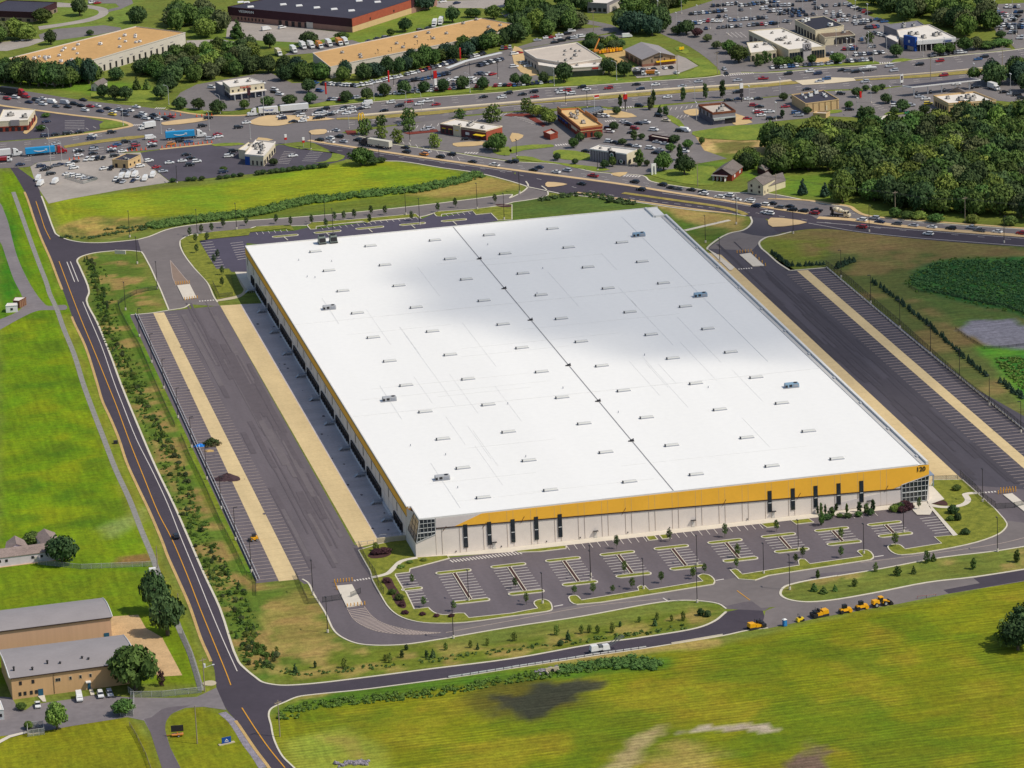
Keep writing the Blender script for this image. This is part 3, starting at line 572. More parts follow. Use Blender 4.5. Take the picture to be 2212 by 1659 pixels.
# ================================================================ HIGHWAYS, STREETS AND LOTS TO THE NORTH
M_LOT = mat('lot_asphalt', srgb(128, 121, 118, .85), .9, .14, .05, fine=.07)
M_LOT_DARK = mat('dark_lot_asphalt', srgb(86, 80, 88, .85), .9, .14, .04, fine=.05)
M_LOT_PALE = mat('pale_lot_paving', srgb(170, 160, 150, .85), .9, .14, .05, fine=.06)
M_HWY = mat('highway_asphalt', srgb(120, 113, 112, .85), .9, .14, .05, fine=.05, streak=(.3, .3, 1))
M_MED = mat('median_grass', srgb(150, 142, 60, .8), .95, .2, .2, fine=.2, col2=srgb(185, 160, 92, .8))
M_LAWN = mat('far_lawn', srgb(112, 140, 46, .8), .95, .22, .08, fine=.2, col2=srgb(150, 158, 56, .8))

sheet('service_road', smooth(gp('00 330,228 600,190 780,150 850,118 830,85 700,66 600,62 490,62'), 4) + smooth(gp('00 495,20 620,30 800,48 910,70 940,100 905,140 780,185 560,222 340,258'), 4), M_LOT_PALE)
sheet('turning_lot', gp('00 335,300 480,250 900,218 1050,240 1040,260 850,300 700,320 480,350 350,345'), M_LOT)
sheet('yard_lot', gp('00 -60,370 330,335 390,350 250,400 60,440 -60,440'), M_LOT_PALE)
sheet('top_street', gp('00 760,-20 1130,-30 1150,30 1040,80 930,105 940,80 1030,60 1000,30 760,30'), M_LOT)
sheet('depot_lot', gp('01 -240,150 0,190 640,270 780,280 640,330 420,370 -60,345 -260,330'), M_LOT_PALE)
sheet('drive_north', gp('00 1610,350 1900,340 2080,370 2000,410 1800,410 1620,400'), M_LOT_PALE)
sheet('top_middle_lot', gp('01 1540,10 1880,0 2212,-10 2212,160 2150,150 2110,100 1940,70 1640,70 1560,60'), M_LOT_PALE)
sheet('truck_yard', gp('01 240,480 330,420 500,380 830,345 900,370 480,460'), M_LOT)
# road P: from the upper left corner down to the right, north of the warehouse
PN = smooth(gp('00 -80,740 0,765 270,795 700,865 1240,925 1450,955 1700,990 2212,1050 | 01 400,1105 760,1150 880,1175 1200,1250 1700,1320 1900,1355 2212,1398 | 02 400,1420 700,1485 850,1500 1130,1520 1200,1568 1450,1612 1800,1659 | 13 0,15 320,72 530,110 690,130 800,185 1000,225 1500,275 2300,330'), 4)
PS = smooth(gp('00 -80,890 0,905 330,950 640,992 980,1032 1150,1085 1120,1140 | 01 -200,1290 250,1240 440,1225 650,1300 780,1375 1120,1392 1250,1395 1600,1450 1900,1492 2212,1570 | 12 300,0 900,65 1500,150 1900,190 2060,215 2212,235 | 13 100,350 340,322 520,320 900,365 1500,425 2300,480'), 4)
sheet('highway_diagonal', PN + PS[::-1], M_HWY)
PM = smooth(gp('01 450,1215 1100,1312 2212,1468 | 02 600,1545 1000,1600 1350,1659 | 12 1800,68 2212,135 | 13 340,190'), 4)
sheet('diagonal_new_lanes', smooth(gp('01 470,1222 1100,1320 2212,1478 | 02 600,1555 1000,1610 1350,1665 | 12 1800,75 2212,143 | 13 360,200 440,235 700,250 1200,312 2300,392'), 3) + [p for p in PS[::-1] if p.x > gp('01 650,1300')[0].x], M_ASPH_NEW)
b = MB()
b.strip(smooth(gp('01 455,1215 1100,1313 2212,1469 | 02 600,1546 1000,1602 1350,1660 | 12 1800,69 2212,136 | 13 340,190'), 4), 2.6, 0, LINEZ + .12)
b.strip(smooth(gp('13 430,225 700,240 1200,303 2300,388'), 4), 4.2, 0, LINEZ + .12)
for s in ('02 305,1575 480,1595 310,1620', '13 25,225 340,265 40,305', '01 100,1000 690,1030 350,1060 190,1090 20,1085 -60,1060', '01 470,1130 600,1120 590,1160 480,1165', '00 1400,1060 1780,1020 1790,1040 1430,1085'):
    b.poly(smooth(gp(s), 3, True), LINEZ + .13)
tag(obj('raised_median', b, mat('median_concrete', srgb(218, 186, 138, .82), .9, .1, .1)), kind='structure')
b = MB(); b.strip(smooth(gp('12 960,10 1400,72 1800,130 1960,170 2020,200'), 4), 3.0, 0, LINEZ + .1); tag(obj('roadside_strip', b, M_MED), kind='structure')
# road Q: the divided highway, lower left to upper right
QN = smooth(gp('00 -100,1235 0,1228 400,1195 800,1145 1060,1105 1160,1075 | 00 1300,1010 1560,960 1750,990 2000,1002 2212,990 | 01 460,938 900,892 1400,850 2212,790 | 02 200,766 600,745 1000,716 1400,690 1700,668 1810,650 1960,632 2212,632 | 03 500,592 960,558 1250,520 1700,476 2130,432 2300,405'), 4)
QS = smooth(gp('00 -100,1470 0,1455 250,1440 330,1405 640,1372 1000,1325 1400,1288 1830,1242 2100,1240 2212,1230 | 01 250,1235 500,1210 760,1140 880,1115 1240,1072 1600,1035 1750,1003 2212,962 | 02 400,935 700,915 920,930 1150,915 1350,897 1900,855 2212,835 | 03 190,817 480,778 720,770 1000,756 1140,742 1900,680 2300,610'), 4)
sheet('highway_main', QN + QS[::-1], M_HWY)
b = MB()
b.poly(smooth(gp('00 550,1262 900,1205 1250,1172 1260,1188 900,1232 560,1282'), 2), LINEZ + .1)
b.poly(smooth(gp('01 690,1022 1000,1005 1600,955 2212,905 | 02 700,838 1400,782 2212,730 | 03 180,700 270,722 120,738 0,752 | 02 1400,810 700,865 0,910 | 01 1600,985 1000,1030 700,1036'), 2), LINEZ + .1)
b.poly(smooth(gp('03 735,690 1400,642 2212,560 2300,550 | 03 2300,575 2212,590 1400,668 760,700'), 2), LINEZ + .1)
tag(obj('median_grass', b, M_MED), kind='structure')
b = MB()
b.strip(smooth(gp('01 890,1003 1500,950 2212,890 | 02 700,828 1400,772 2212,722 | 03 200,700'), 4), 2.6, 0, LINEZ + .5)
b.poly(gp('03 230,700 560,672 740,676 760,700 560,722 300,738'), LINEZ + .12)
b.strip(smooth(gp('03 740,676 1400,632 2212,552'), 3), 1.0, 0, LINEZ + .3)
tag(obj('median_barrier', b, mat('barrier_concrete', srgb(226, 208, 176, .82), .9, .08, .2)), kind='structure')
for s in ('01 480,955 900,912 1400,868 2212,808 | 02 700,752 1400,706 2212,650 | 03 500,608 1300,530 2212,432', '01 480,975 900,932 1400,888 2212,828 | 02 700,775 1400,728 2212,672 | 03 500,630 1300,552 2212,452', '01 480,993 900,955 1400,912 2212,852 | 02 700,798 1400,750 2212,695 | 03 500,655 1300,575 2212,470',
          '01 800,1060 1400,1000 2212,935 | 02 700,878 1400,828 2212,765 | 03 700,722 1400,680 2212,600', '01 800,1080 1400,1015 2212,948 | 02 700,893 1400,848 2212,790 | 03 700,740 1400,695 2212,612',
          '00 0,1250 500,1205 1000,1140', '00 0,1268 500,1222 1000,1160', '00 0,1395 700,1315 1300,1250 1900,1190', '00 0,1415 700,1335 1300,1270 1900,1210', '00 0,1370 700,1295 1300,1228',
          '00 0,800 600,890 1200,980', '00 0,830 600,918 1200,1000', '00 0,860 600,945 1000,1005', '01 600,1180 1100,1250 1700,1345 2212,1425 | 02 600,1502 1200,1590', '01 600,1205 1100,1275 1700,1368 2212,1445 | 02 600,1522 1200,1612',
          '01 700,1300 1100,1345 1700,1422 2212,1500 | 12 900,35 1600,125 2100,185', '12 700,25 1500,112 2212,195 | 13 500,265 1200,335 2212,420', '13 700,180 1200,258 2212,340'):
    dashes(smooth(gp(s), 4), 3.2, 9, .22)
for s in ('01 470,1228 1100,1328 2212,1486', '13 420,262 1200,325 2212,402', '12 1300,10 1800,82 2212,150', '13 350,270 900,360 2212,468'):
    line(smooth(gp(s), 3), .3)
for s in ('01 700,1005 1500,940 2212,882 | 02 700,818 1400,765 2212,712', '01 1000,1035 2212,918 | 02 700,870 1400,815 2212,752'):
    line(smooth(gp(s), 3), .3)
for s, n in (('00 1340,935 1430,938', 5), ('00 1150,1082 1250,1078', 6), ('01 590,1140 680,1135', 4), ('02 1820,655 2090,632', 14), ('02 850,1510 960,1500', 4), ('02 960,1518 1110,1528', 6), ('01 1800,1320 1920,1325', 5), ('02 930,930 1060,922', 6), ('03 580,792 640,790', 4), ('02 370,1258 500,1245', 6), ('02 800,1050 900,1040', 5), ('03 960,545 1060,542', 5)):
    a, b_ = gp(s); zebra(a, b_, n, 1.4, 3)
kerb(PN[len(PN) // 3:], .8); kerb([p for p in PS if p.x > gp('01 780,1375')[0].x and p.x < gp('12 2060,215')[0].x and not gp('F 1132,390')[0].x < p.x < gp('F 1190,402')[0].x], .8); kerb([p for p in QN if p.x > gp('00 1560,960')[0].x], .9)
b = MB(); b.strip(smooth(gp('00 -60,895 0,912 330,957 640,998 980,1037 1110,1070 1130,1090 1050,1108 800,1150 400,1200'), 4), 2.4, 0, LINEZ + .1); b.strip(smooth(gp('00 1440,945 1700,990 2010,1002 2212,990 | 01 450,940'), 4), 2.2, 0, LINEZ + .1)
b.strip(smooth(gp('00 1380,1292 1830,1245'), 2), 2, 0, LINEZ + .1); b.strip(smooth(gp('12 560,5 900,55 1500,140 1900,190'), 4), 1.5, 0, LINEZ + .11)
b.strip(smooth(gp('13 0,60 320,72 530,100 700,125 760,165 850,205 1200,240 2300,322'), 3), 2.0, 0, LINEZ + .1)
tag(obj('pavement', b, mat('pavement_concrete', srgb(216, 184, 132, .82), .9, .1, .12)), kind='structure')
# lots
sheet('van_lot', gp('00 262,1440 330,1405 640,1372 1000,1325 1215,1318 1250,1400 1470,1575 1100,1630 600,1720 420,1760 340,1640 300,1560'), M_LOT_PALE)
sheet('burger_lot', gp('00 1215,1320 1400,1292 1830,1248 2060,1300 2212,1330 | 01 200,1250 500,1290 640,1300 780,1380 620,1420 0,1500 | 00 1900,1530 1480,1575 1250,1400'), M_LOT_DARK)
sheet('pharmacy_lot', gp('00 -60,915 310,950 620,988 900,1052 860,1120 400,1190 -60,1225'), M_LOT_DARK)
sheet('diner_lot', gp('00 1480,900 1560,800 1700,730 2212,640 | 01 130,632 270,700 430,770 480,900 0,930 | 00 2000,960 1750,960 1560,940'), M_LOT)
sheet('sales_lot', gp('01 280,720 430,715 900,760 1700,540 2212,420 | 02 560,250 860,230 920,270 560,335 100,420 130,620 | 02 0,740 | 01 1500,778 900,840 600,875 470,905'), M_LOT)
sheet('tan_building_lot', gp('02 0,440 120,420 600,330 900,290 960,310 950,330 600,350 100,450 100,600 300,690 0,735'), M_LOT)
sheet('equipment_yard', gp('02 780,450 980,430 1020,600 860,560'), M_DIRT)
sheet('gable_lot', gp('02 1020,590 1440,480 1500,500 1610,570 1420,640 1080,675'), M_LOT_PALE)
sheet('side_street', smooth(gp('02 640,170 860,215 960,260 1130,190 1380,300 1560,360 1760,440 1930,560 1990,640'), 3) + smooth(gp('02 1810,655 1770,580 1530,400 1370,330 1120,240 950,310 850,250 600,200'), 3), M_LOT)
sheet('dealer_lot', gp('02 1130,190 1500,80 1720,10 1900,-60 2300,-120 | 03 560,-80 860,130 1040,200 1300,330 1650,330 1700,360 2100,420 | 03 2100,428 1700,470 1250,512 950,548 500,585 0,620 | 02 2212,625 1960,620 1930,560 1760,440 1560,360 1380,300'), M_LOT)
sheet('far_lot', gp('03 1690,70 1900,40 2300,20 | 03 2300,400 2140,425 2080,360 1980,290 1900,150'), M_LOT)
sheet('restaurant_lots', gp('01 880,1140 1250,1080 1750,1012 2212,972 | 02 300,965 1140,932 1900,862 2212,845 | 03 480,790 1000,772 1150,748 1900,690 2212,640 2300,900 1980,870 1400,980 1000,1035 800,1015 500,1005 0,1055 | 02 2212,1060 1560,1140 1660,1300 1860,1370 1600,1415 1350,1470 1100,1520 850,1490 700,1478 0,1360 | 01 2212,1390 1700,1312 1200,1242 880,1168'), M_LOT)
# lawns and islands on the lots
LAWN = MB()
for s in ('00 865,1110 910,1045 1080,1050 1100,1080 990,1105', '00 1830,1248 2060,1235 2120,1250 1860,1265', '01 220,1245 480,1300 640,1320 770,1350 700,1395 490,1412 600,1395 660,1330 560,1290 380,1290', '00 780,800 1340,780 1340,880 1150,890 880,870',
          '00 1440,910 1600,935 1820,960 2000,980 1750,990 1500,945', '01 470,905 900,850 1500,785 2212,735 | 02 230,695 500,668 800,655 1000,690 1080,690 1420,650 1620,570 1500,500 1640,510 1760,590 1800,640 1400,685 600,740 0,765 | 01 1400,845 900,885 480,925',
          '02 0,1270 340,1250 360,1270 100,1300 0,1330', '02 40,1350 180,1360 260,1390 700,1440 850,1470 700,1480 400,1420 60,1375', '02 360,1310 420,1295 665,1330 660,1385 450,1380 370,1350', '02 1190,1500 1480,1450 1740,1440 1730,1600 1500,1590 1210,1520', '02 1140,920 1340,905 1290,930 1160,930', '03 1000,990 1090,960 1200,985 1060,995', '03 0,590 960,552 920,530 300,575', '03 1080,520 1160,505 1250,520 1080,540', '02 1450,400 1530,440 1500,470 1400,420', '01 2130,60 2212,60 2212,100 2140,130',
          '03 500,960 620,950 640,970 520,985', '02 1335,1000 1380,1000 1490,1090 1470,1110', '02 1560,1140 2212,1070 2212,1210 1700,1200 1590,1180', '01 2040,1300 2180,1268 2190,1345 2100,1340', '02 20,1500 30,1490 28,1510'):
    LAWN.poly(smooth(gp(s), 2, True), LINEZ + .08)
tag(obj('lot_lawn', LAWN, M_LAWN), kind='structure')
b = MB()
for s in ('00 200,1150 310,1000 320,1060 230,1160', '02 1480,960 1600,940 1600,1000 1540,1000', '02 1920,980 2080,1060 1940,1085 1900,1060', '01 1700,1240 1960,1225 1990,1250 1740,1270', '02 0,1150 100,1170 60,1210 0,1230', '02 750,960 930,960 1080,1010 900,1020', '02 20,400 90,430 100,480 230,640 150,660 20,560', '03 380,490 530,500 540,530 420,545', '02 850,1500 1000,1490 930,1530', '01 20,1190 150,1210 20,1230'):
    b.poly(smooth(gp(s), 2, True), LINEZ + .1)
tag(obj('footway', b, mat('tan_footway', srgb(214, 182, 130, .82), .9, .1, .2)), kind='structure')
b = MB()
for s in ('01 770,1130 860,1130 870,1165 790,1165', '01 2140,1000 2212,980 2212,1010', '02 0,985 150,985 300,1080 270,1100 120,1010 0,1005', '01 1270,1150 1560,1120 1580,1140 1330,1165'):
    b.poly(gp(s), LINEZ + .09)
tag(obj('red_mulch', b, mat('red_mulch', srgb(130, 58, 46, .8), .95, .2, .5)), kind='structure')
# bay lines of the lots: start pixel, step, line vector, count
for s, n in (('01 1200,1195 60,18 20,30', 10), ('01 1340,1090 60,-6 -14,26', 5), ('01 1880,1040 36,-8 -30,22', 9), ('02 20,1010 24,10 60,-8', 9), ('02 1440,1000 32,-4 -20,24', 4), ('02 1380,930 45,-5 -15,25', 8), ('02 1200,1100 28,24 60,-6', 6), ('02 930,1060 26,20 60,-6', 6), ('03 880,890 24,16 50,-6', 5), ('00 560,1045 0,14 170,-2', 6), ('00 480,1150 65,-11 26,14', 6), ('01 470,1300 -12,15 120,4', 7), ('02 1850,280 40,0 60,45', 4), ('03 1900,150 30,10 -60,30', 6), ('01 450,700 40,4 -20,22', 8), ('02 1900,10 60,10 70,20', 4), ('01 240,1310 -8,14 100,8', 8)):
    q = s.split(); r_, c_ = q[0]; x0, y0 = map(float, q[1].split(',')); dx, dy = map(float, q[2].split(',')); lx, ly = map(float, q[3].split(','))
    for i in range(n):
        x, y = x0 + dx * i, y0 + dy * i; line(gp('%s %f,%f %f,%f' % (q[0], x, y, x + lx, y + ly)), .25)
M_KERBS = tag(obj('kerb', KERBS, M_KERB), kind='structure')
tag(obj('lane_marking', MARK, M_PAINT), kind='structure'); tag(obj('bay_marking', FINE, M_PAINT_TAN), kind='structure')
tag(obj('yellow_marking', YEL, M_YEL), kind='structure'); tag(obj('verge', TURF, M_TURF), kind='structure'); tag(obj('walkway', WALK, M_CONC_W), kind='structure')
# ================================================================ WAREHOUSE
M_WALL = mat('precast_wall', srgb(228, 216, 204, .95), .85, .05, .25, fine=.03)
M_WALL_GREY = mat('grey_precast_wall', srgb(214, 204, 198, .92), .85, .05, .2, fine=.03)
M_YELLOW = mat('yellow_wall_panel', srgb(244, 182, 58, .98), .7, .05, .1, fine=.02)
M_ROOFW = mat('white_roof_membrane', (.80, .78, .735), .75, .025, .05, fine=.015, streak=(.5, .05, 1))
M_DARK = mat('dark_metal', (.025, .023, .026), .5, .1, 1, coords='obj')
M_BROWN = mat('dark_brown_trim', (.05, .03, .025), .6, .1, 1)
M_GLASS = mat('dark_glass', (.018, .026, .032), .12, .35, .35, spec=.6)
M_FRAME = mat('white_window_frame', (.62, .62, .60), .5, .05, 1)
M_STEEL = mat('grey_steel', (.30, .31, .34), .45, .1, .5, coords='obj')
M_UNIT = mat('roof_unit_casing', (.42, .42, .42), .5, .08, 1, coords='obj')
M_SEAM = mat('roof_seam', (.73, .72, .69), .8, .1, .3)
W, D, H = 184.6, 384.0, 14.0
wh = thing('warehouse', 'huge white roofed warehouse with a yellow band, numbered 120 at its corner', 'warehouse')
cx0, cy0 = 1.6, 14.0                     # the cut, glazed near left corner
b = MB(); b.prism([(8, .05), (W, .05), (W, D), (0, D), (0, 14.5), (1.5, 10), (1.5, .05)], 0, 13.2, top=False, bottom=False)
b.box(.02, 1.6, .03, 13.8, 0, 5.4); b.add([(0, 0, 5.4), (7.2, 0, 7.7), (7.2, 0, 0), (0, 0, 0)], [(0, 3, 2, 1)])
obj('wall', b, M_WALL, wh)
roof_h = 13.55
b = MB(); b.poly([(0.2, 14.6), (1.8, 14.3), (1.8, .3), (W - .3, .3), (W - .3, D - .3), (.2, D - .3)], roof_h)
roof = obj('roof', b, M_ROOFW, wh)
b = MB()
b.box(0, .45, 14.6, D, 13.0, 13.75); b.box(1.5, W - 4, -.02, .45, 13.4, 13.9); b.box(0, W - .05, D - .5, D, 13, 14.0); b.box(0.45, 1.75, 14.2, 14.75, 13.2, 13.9); b.box(1.5, 1.95, .45, 14.2, 13.4, 13.9)
# high parapet down the east side, with scupper breaks
b.box(W - .9, W, .45, D - 16, 13, 14.5); b.box(W - 6, W - 5.2, D - 16, D - .5, 13, 14.3); b.box(W - 5.2, W - .9, D - 16.8, D - 16, 13, 14.4)
b2 = MB(); b2.box(W - 2.7, W - .9, 1, D - 17, 13.5, 13.75); obj('parapet_shade_strip', b2, mat('parapet_shade_grey', (.52, .50, .47), .8, .12, .2, streak=(1, .2, 1)), roof)  # grey strip standing for the shaded inner slope of the parapet
obj('parapet', b, mat('parapet_coping', (.66, .64, .60), .7, .05, .3), wh)
b = MB(); b.box(W - 1.9, W - .9, 0, 2.2, 13.56, 14.1); sc_ = b.mesh('scupper', M_UNIT)
for i in range(11): link('scupper', sc_, roof, (0, 8 + i * 33.5, 0))
# roof seams
b = MB(); z = roof_h + .02
b.box(91.95, 92.25, .5, D - .6, z, z + .1); obj('expansion_joint', b, mat('expansion_joint', (.27, .26, .26), .7, .1, 1), roof)
b = MB()
for y in (254.8, 124.5): b.box(1, W - 1, y - .16, y + .16, z, z + .06)
b.box(165.6, 165.95, 140, 374, z, z + .06); b.box(17.6, 17.85, 8, 60, z, z + .05); b.box(17.6, 17.85, 115, 160, z, z + .05); b.box(17.6, 17.85, 250, 290, z, z + .05)
for i in range(26):
    x = random.choice((39, 66, 118, 144)) + random.uniform(-8, 8); y = random.uniform(10, 300); b.box(x, x + .1, y, y + random.uniform(25, 70), z, z + .03)
for i in range(14):
    y = random.uniform(15, 370); x = random.uniform(5, 90); b.box(x, x + random.uniform(30, 80), y, y + .1, z, z + .03)
obj('membrane_seam', b, M_SEAM, roof)
# smoke vents: a regular grid, each a long low curb with a dark end
b = MB(); b.box(-2.6, 2.6, -.75, .75, 0, .35, 1, .08); b.box(-2.5, 2.5, -.62, .62, .35, .85, 0, .22); b.box(-2.64, -2.45, -.8, .8, 0, .75, 2)
vme = b.mesh('skylight', [mat('skylight_dome', (.60, .59, .55), .4, .06, 1, coords='obj'), M_STEEL, M_DARK])
YS = [15.8, 50.4, 86, 121, 156, 190.5, 225, 262, 297, 331, 364]
for r_, y in enumerate(YS):
    for x in (27.6, 51.7, 80.2, 104.2, 132.2, 155.6):
        if y > 355 and x > 150: continue
        link('skylight', vme, roof, (x + random.uniform(-.3, .3), y + random.uniform(-.4, .4), roof_h), R(random.uniform(-1, 1)))
b = MB(); b.box(-3.4, 3.4, -1.7, 1.7, .5, 2.5, 0, .15); b.box(-4.6, 3.2, -2.1, -1.7, .1, .5, 2); b.box(-3.4, -2.4, -1.75, -1.2, .5, 1.9, 1); b.box(-1.6, -.2, -1.78, -1.6, .8, 2.1, 1); b.box(.4, 2.8, -1.78, -1.6, .8, 2.1, 2); b.box(-3, 3, -1.5, 1.5, .0, .5, 2); b.cyl(1.8, 0, 2.5, 2.8, .9, 10, 1)
ume = b.mesh('rooftop_unit', [M_UNIT, M_DARK, M_STEEL])
UB = mat('blue_grey_casing', (.22, .34, .44), .4, .1, 1, coords='obj'); ume2 = ume.copy(); ume2.materials[0] = UB
for x, y, m_ in ((17.8, 273, ume), (17.7, 140, ume), (18, 40.7, ume), (164.8, 339.3, ume2), (165.1, 237.7, ume2), (165, 105, ume2)):
    k = link('rooftop_unit', m_, roof, (x, y, roof_h)); k.scale = (.78, .8, .62)
b = MB(); b.box(-1.6, 1.6, -2, 2, .6, 3.4, 0, .25); b.box(-1.7, 1.7, -2.1, 2.1, .2, .6, 1); b.box(-1.3, 1.3, -2.06, -1.9, 1.0, 2.8, 1); b.cyl(0, 0, 3.4, 3.9, 1.2, 12, 1)
cme = b.mesh('cooling_unit', [mat('green_grey_casing', (.20, .23, .20), .5, .1, 1, coords='obj'), M_DARK])
for x in (32.6, 37.6): link('cooling_unit', cme, roof, (x, 376.8, roof_h))
b = MB(); b.box(-1, 1, -.7, .7, 0, .9, 0, .2); b.box(-1.8, -.9, -.4, .4, 0, .45, 0); b.cyl(.6, 0, .9, 1.4, .25, 8)
dme = b.mesh('roof_drain_box', M_DARK)
for y in (327, 277.4, 227.7, 160.9, 111.9, 60.7): k = link('roof_drain_box', dme, roof, (92.1, y, roof_h)); k.scale = (.75, .75, .75)
b = MB(); b.cyl(0, 0, 0, .8, .16, 6); vp = b.mesh('vent_pipe', M_STEEL)
for i in range(16): link('vent_pipe', vp, roof, (random.uniform(6, 176), random.uniform(8, 375), roof_h))
# front elevation: everything set proud of the wall plane at y=0
def fr(pts, name, m, yy=-.06, mi=None):       # flat shaped panel of real thickness on the front wall
    b = MB(); n = len(pts); a = sum(pts[i][0] * pts[(i + 1) % n][1] - pts[(i + 1) % n][0] * pts[i][1] for i in range(n))
    if a < 0: pts = pts[::-1]
    vs = [(p[0], yy, p[1]) for p in pts] + [(p[0], .04, p[1]) for p in pts]
    b.add(vs, [tuple(range(n))] + [(i, i + n, (i + 1) % n + n, (i + 1) % n) for i in range(n)])
    return obj(name, b, m, wh)
bz = lambda x: 9.85 - (x - 7) * .0253
fr([(23.5, 13.4), (W, 13.4), (W, 9.9), (170.8, 5.75), (170.0, bz(170)), (13.5, bz(13.5))], 'yellow_band', M_YELLOW, -.10)
fr([(7.4, 13.4), (23.5, 13.4), (13.5, bz(13.5)), (7.4, bz(7.4))], 'grey_panel', M_WALL_GREY, -.07)
fr([(7.3, bz(7.3) - .2), (174.4, bz(174.4) - .2), (174.4, bz(174.4) + .2), (7.3, bz(7.3) + .2)], 'dark_band', M_BROWN, -.2)
fr([(144, .3), (174.4, .3), (174.4, bz(174.4) - .22), (172, bz(172) - .22), (152, 3)], 'grey_panel', M_WALL_GREY, -.05)
for i in range(22):                                      # panel joints
    b = MB(); x = 8.3 + i * 8.4 - 1.2
    for xx in (x, x + 2.2):
        if xx < 172: b.box(xx, xx + .07, -.075, .02, .2, bz(xx) - .3); b.box(xx, xx + .07, -.115, .02, bz(xx) + .3, 13.3 if xx > 24 else bz(xx) + .4)
    obj('panel_joint', b, mat('joint_sealant', (.42, .34, .26), .8, .1, 1), wh)
def slit(x, z0, z1):
    b = MB(); b.box(x - .72, x + .72, -.24, .03, z0, z1); f = obj('window', b, M_DARK, wh)
    b = MB(); b.box(x - .58, x + .58, -.27, -.24, z0 + .15, (z0 + z1) / 2 - .6); b.box(x - .58, x + .58, -.27, -.24, (z0 + z1) / 2 - .35, z1 - .2); obj('pane', b, M_GLASS, f)
    b = MB(); b.box(x - .6, x + .6, -.29, -.24, (z0 + z1) / 2 - .6, (z0 + z1) / 2 - .35); obj('sill', b, M_FRAME, f)
for x in (17.6, 26, 34.3, 42.6, 51): slit(x, 1.7, 10.1)
for x in (126.3, 134.7, 143, 151.4, 159.7): slit(x, 2.3, 10.2)
for x in (27.5, 63.5, 98.5, 127.5, 162.5):
    b = MB(); b.box(x - .55, x + .55, -.14, .02, .1, 2.25); dr = obj('door', b, mat('white_door', (.6, .56, .5), .6, .05, 1), wh)
    b = MB(); b.box(x - .9, x + .9, -.9, .02, 2.5, 2.62); obj('door_hood', b, M_DARK, dr)
for x in (10.5, 24.5, 38, 74, 110, 137, 169):
    b = MB(); b.tube((x - .8, -.16, bz(x) - 1.2 if x < 30 else bz(x) - .6), (x + .5, -.16, bz(x) + 1.6 if x > 30 else bz(x) + .5), .1, 5); obj('light_strip', b, mat('rust_brown_strip', (.12, .05, .02), .6, .1, 1), wh)
for x in (14, 30, 46, 58, 75, 90, 118):
    b = MB(); b.box(x - .15, x + .15, -.25, .02, .5, .9); obj('wall_lamp', b, M_DARK, wh)
# number at the corner
no = link('house_number', textmesh('house_number', '120', 2.3, M_DARK, .08, .03), wh, (181.6, -.22, 11.4)); no.rotation_euler = (R(90), 0, 0)
# glazed near left corner: front face plus the sloping side face
def glaze(o3, ex, ez, shape, name, nu, nv, mfr):
    """planar glazing: origin, unit across, unit up, outline in (u,v)"""
    o3, ex, ez = Vector(o3), Vector(ex), Vector(ez); nn = ex.cross(ez).normalized()
    P = lambda u, v, d: o3 + ex * u + ez * v + nn * d
    b = MB(); n = len(shape); b.add([P(u, v, .02) for u, v in shape] + [P(u, v, -.25) for u, v in shape], [tuple(range(n))] + [(i, i + n, (i + 1) % n + n, (i + 1) % n) for i in range(n)])
    g = obj(name, b, M_GLASS, wh)
    def span(t, ax):     # where the outline crosses u=t or v=t
        c = []
        for i in range(n):
            p, q = shape[i], shape[(i + 1) % n]
            if (p[ax] - t) * (q[ax] - t) <= 0 and abs(p[ax] - q[ax]) > 1e-6: c.append(p[1 - ax] + (q[1 - ax] - p[1 - ax]) * (t - p[ax]) / (q[ax] - p[ax]))
        return (min(c), max(c)) if len(c) > 1 else None
    b = MB(); us = [s[0] for s in shape]; vs_ = [s[1] for s in shape]
    def bar(p, q, w_):
        d = (q - p); L_ = d.length
        if L_ < .1: return
        d.normalize(); s_ = nn.cross(d) * w_
        vs = [p - s_, q - s_, q + s_, p + s_]; b.add([v + nn * .02 for v in vs] + [v + nn * .16 for v in vs], [(4, 5, 6, 7), (0, 1, 5, 4), (1, 2, 6, 5), (2, 3, 7, 6), (3, 0, 4, 7)])
    for i in range(1, nu):
        t = min(us) + (max(us) - min(us)) * i / nu; r_ = span(t, 0)
        if r_: bar(P(t, r_[0], 0), P(t, r_[1], 0), .05)
    for i in range(1, nv):
        t = min(vs_) + (max(vs_) - min(vs_)) * i / nv; r_ = span(t, 1)
        if r_: bar(P(r_[0], t, 0), P(r_[1], t, 0), .055 if i != nv // 2 else .16)
    for i in range(n): bar(P(*shape[i], 0), P(*shape[(i + 1) % n], 0), .09)
    obj('frame', b, mfr, g); return g
glaze((0, -.14, 0), (1, 0, 0), (0, 0, 1), [(.35, 5.5), (7.1, 7.85), (7.1, 13.35), (1.7, 13.7)], 'corner_window', 5, 5, M_FRAME)
glaze((174.5, -.16, 0), (1, 0, 0), (0, 0, 1), [(0, .35), (9.1, .35), (10.1, 9.6), (.0, 7.1)], 'lobby_window', 7, 5, M_FRAME)
b = MB(); P0, P1, P2, P3 = (0, 0, 5.5), (1.65, .2, 13.7), (1.65, 13.9, 13.5), (0, 13.8, 5.6)
b.add([P0, P1, P2, P3], [(0, 1, 2, 3)]); obj('side_glazing', b, mat('amber_glass', (.30, .22, .13), .15, .5, .22, col2=(.10, .09, .08), spec=.6), wh)
b = MB()
for t in (0, .25, .5, .75, 1): 
    p = Vector(P0).lerp(Vector(P1), t); q = Vector(P3).lerp(Vector(P2), t); b.tube(p, q, .09, 4)
for t in (0, .33, .66, 1):
    p = Vector(P0).lerp(Vector(P3), t); q = Vector(P1).lerp(Vector(P2), t); b.tube(p, q, .08, 4)
obj('side_glazing_frame', b, M_BROWN, wh)
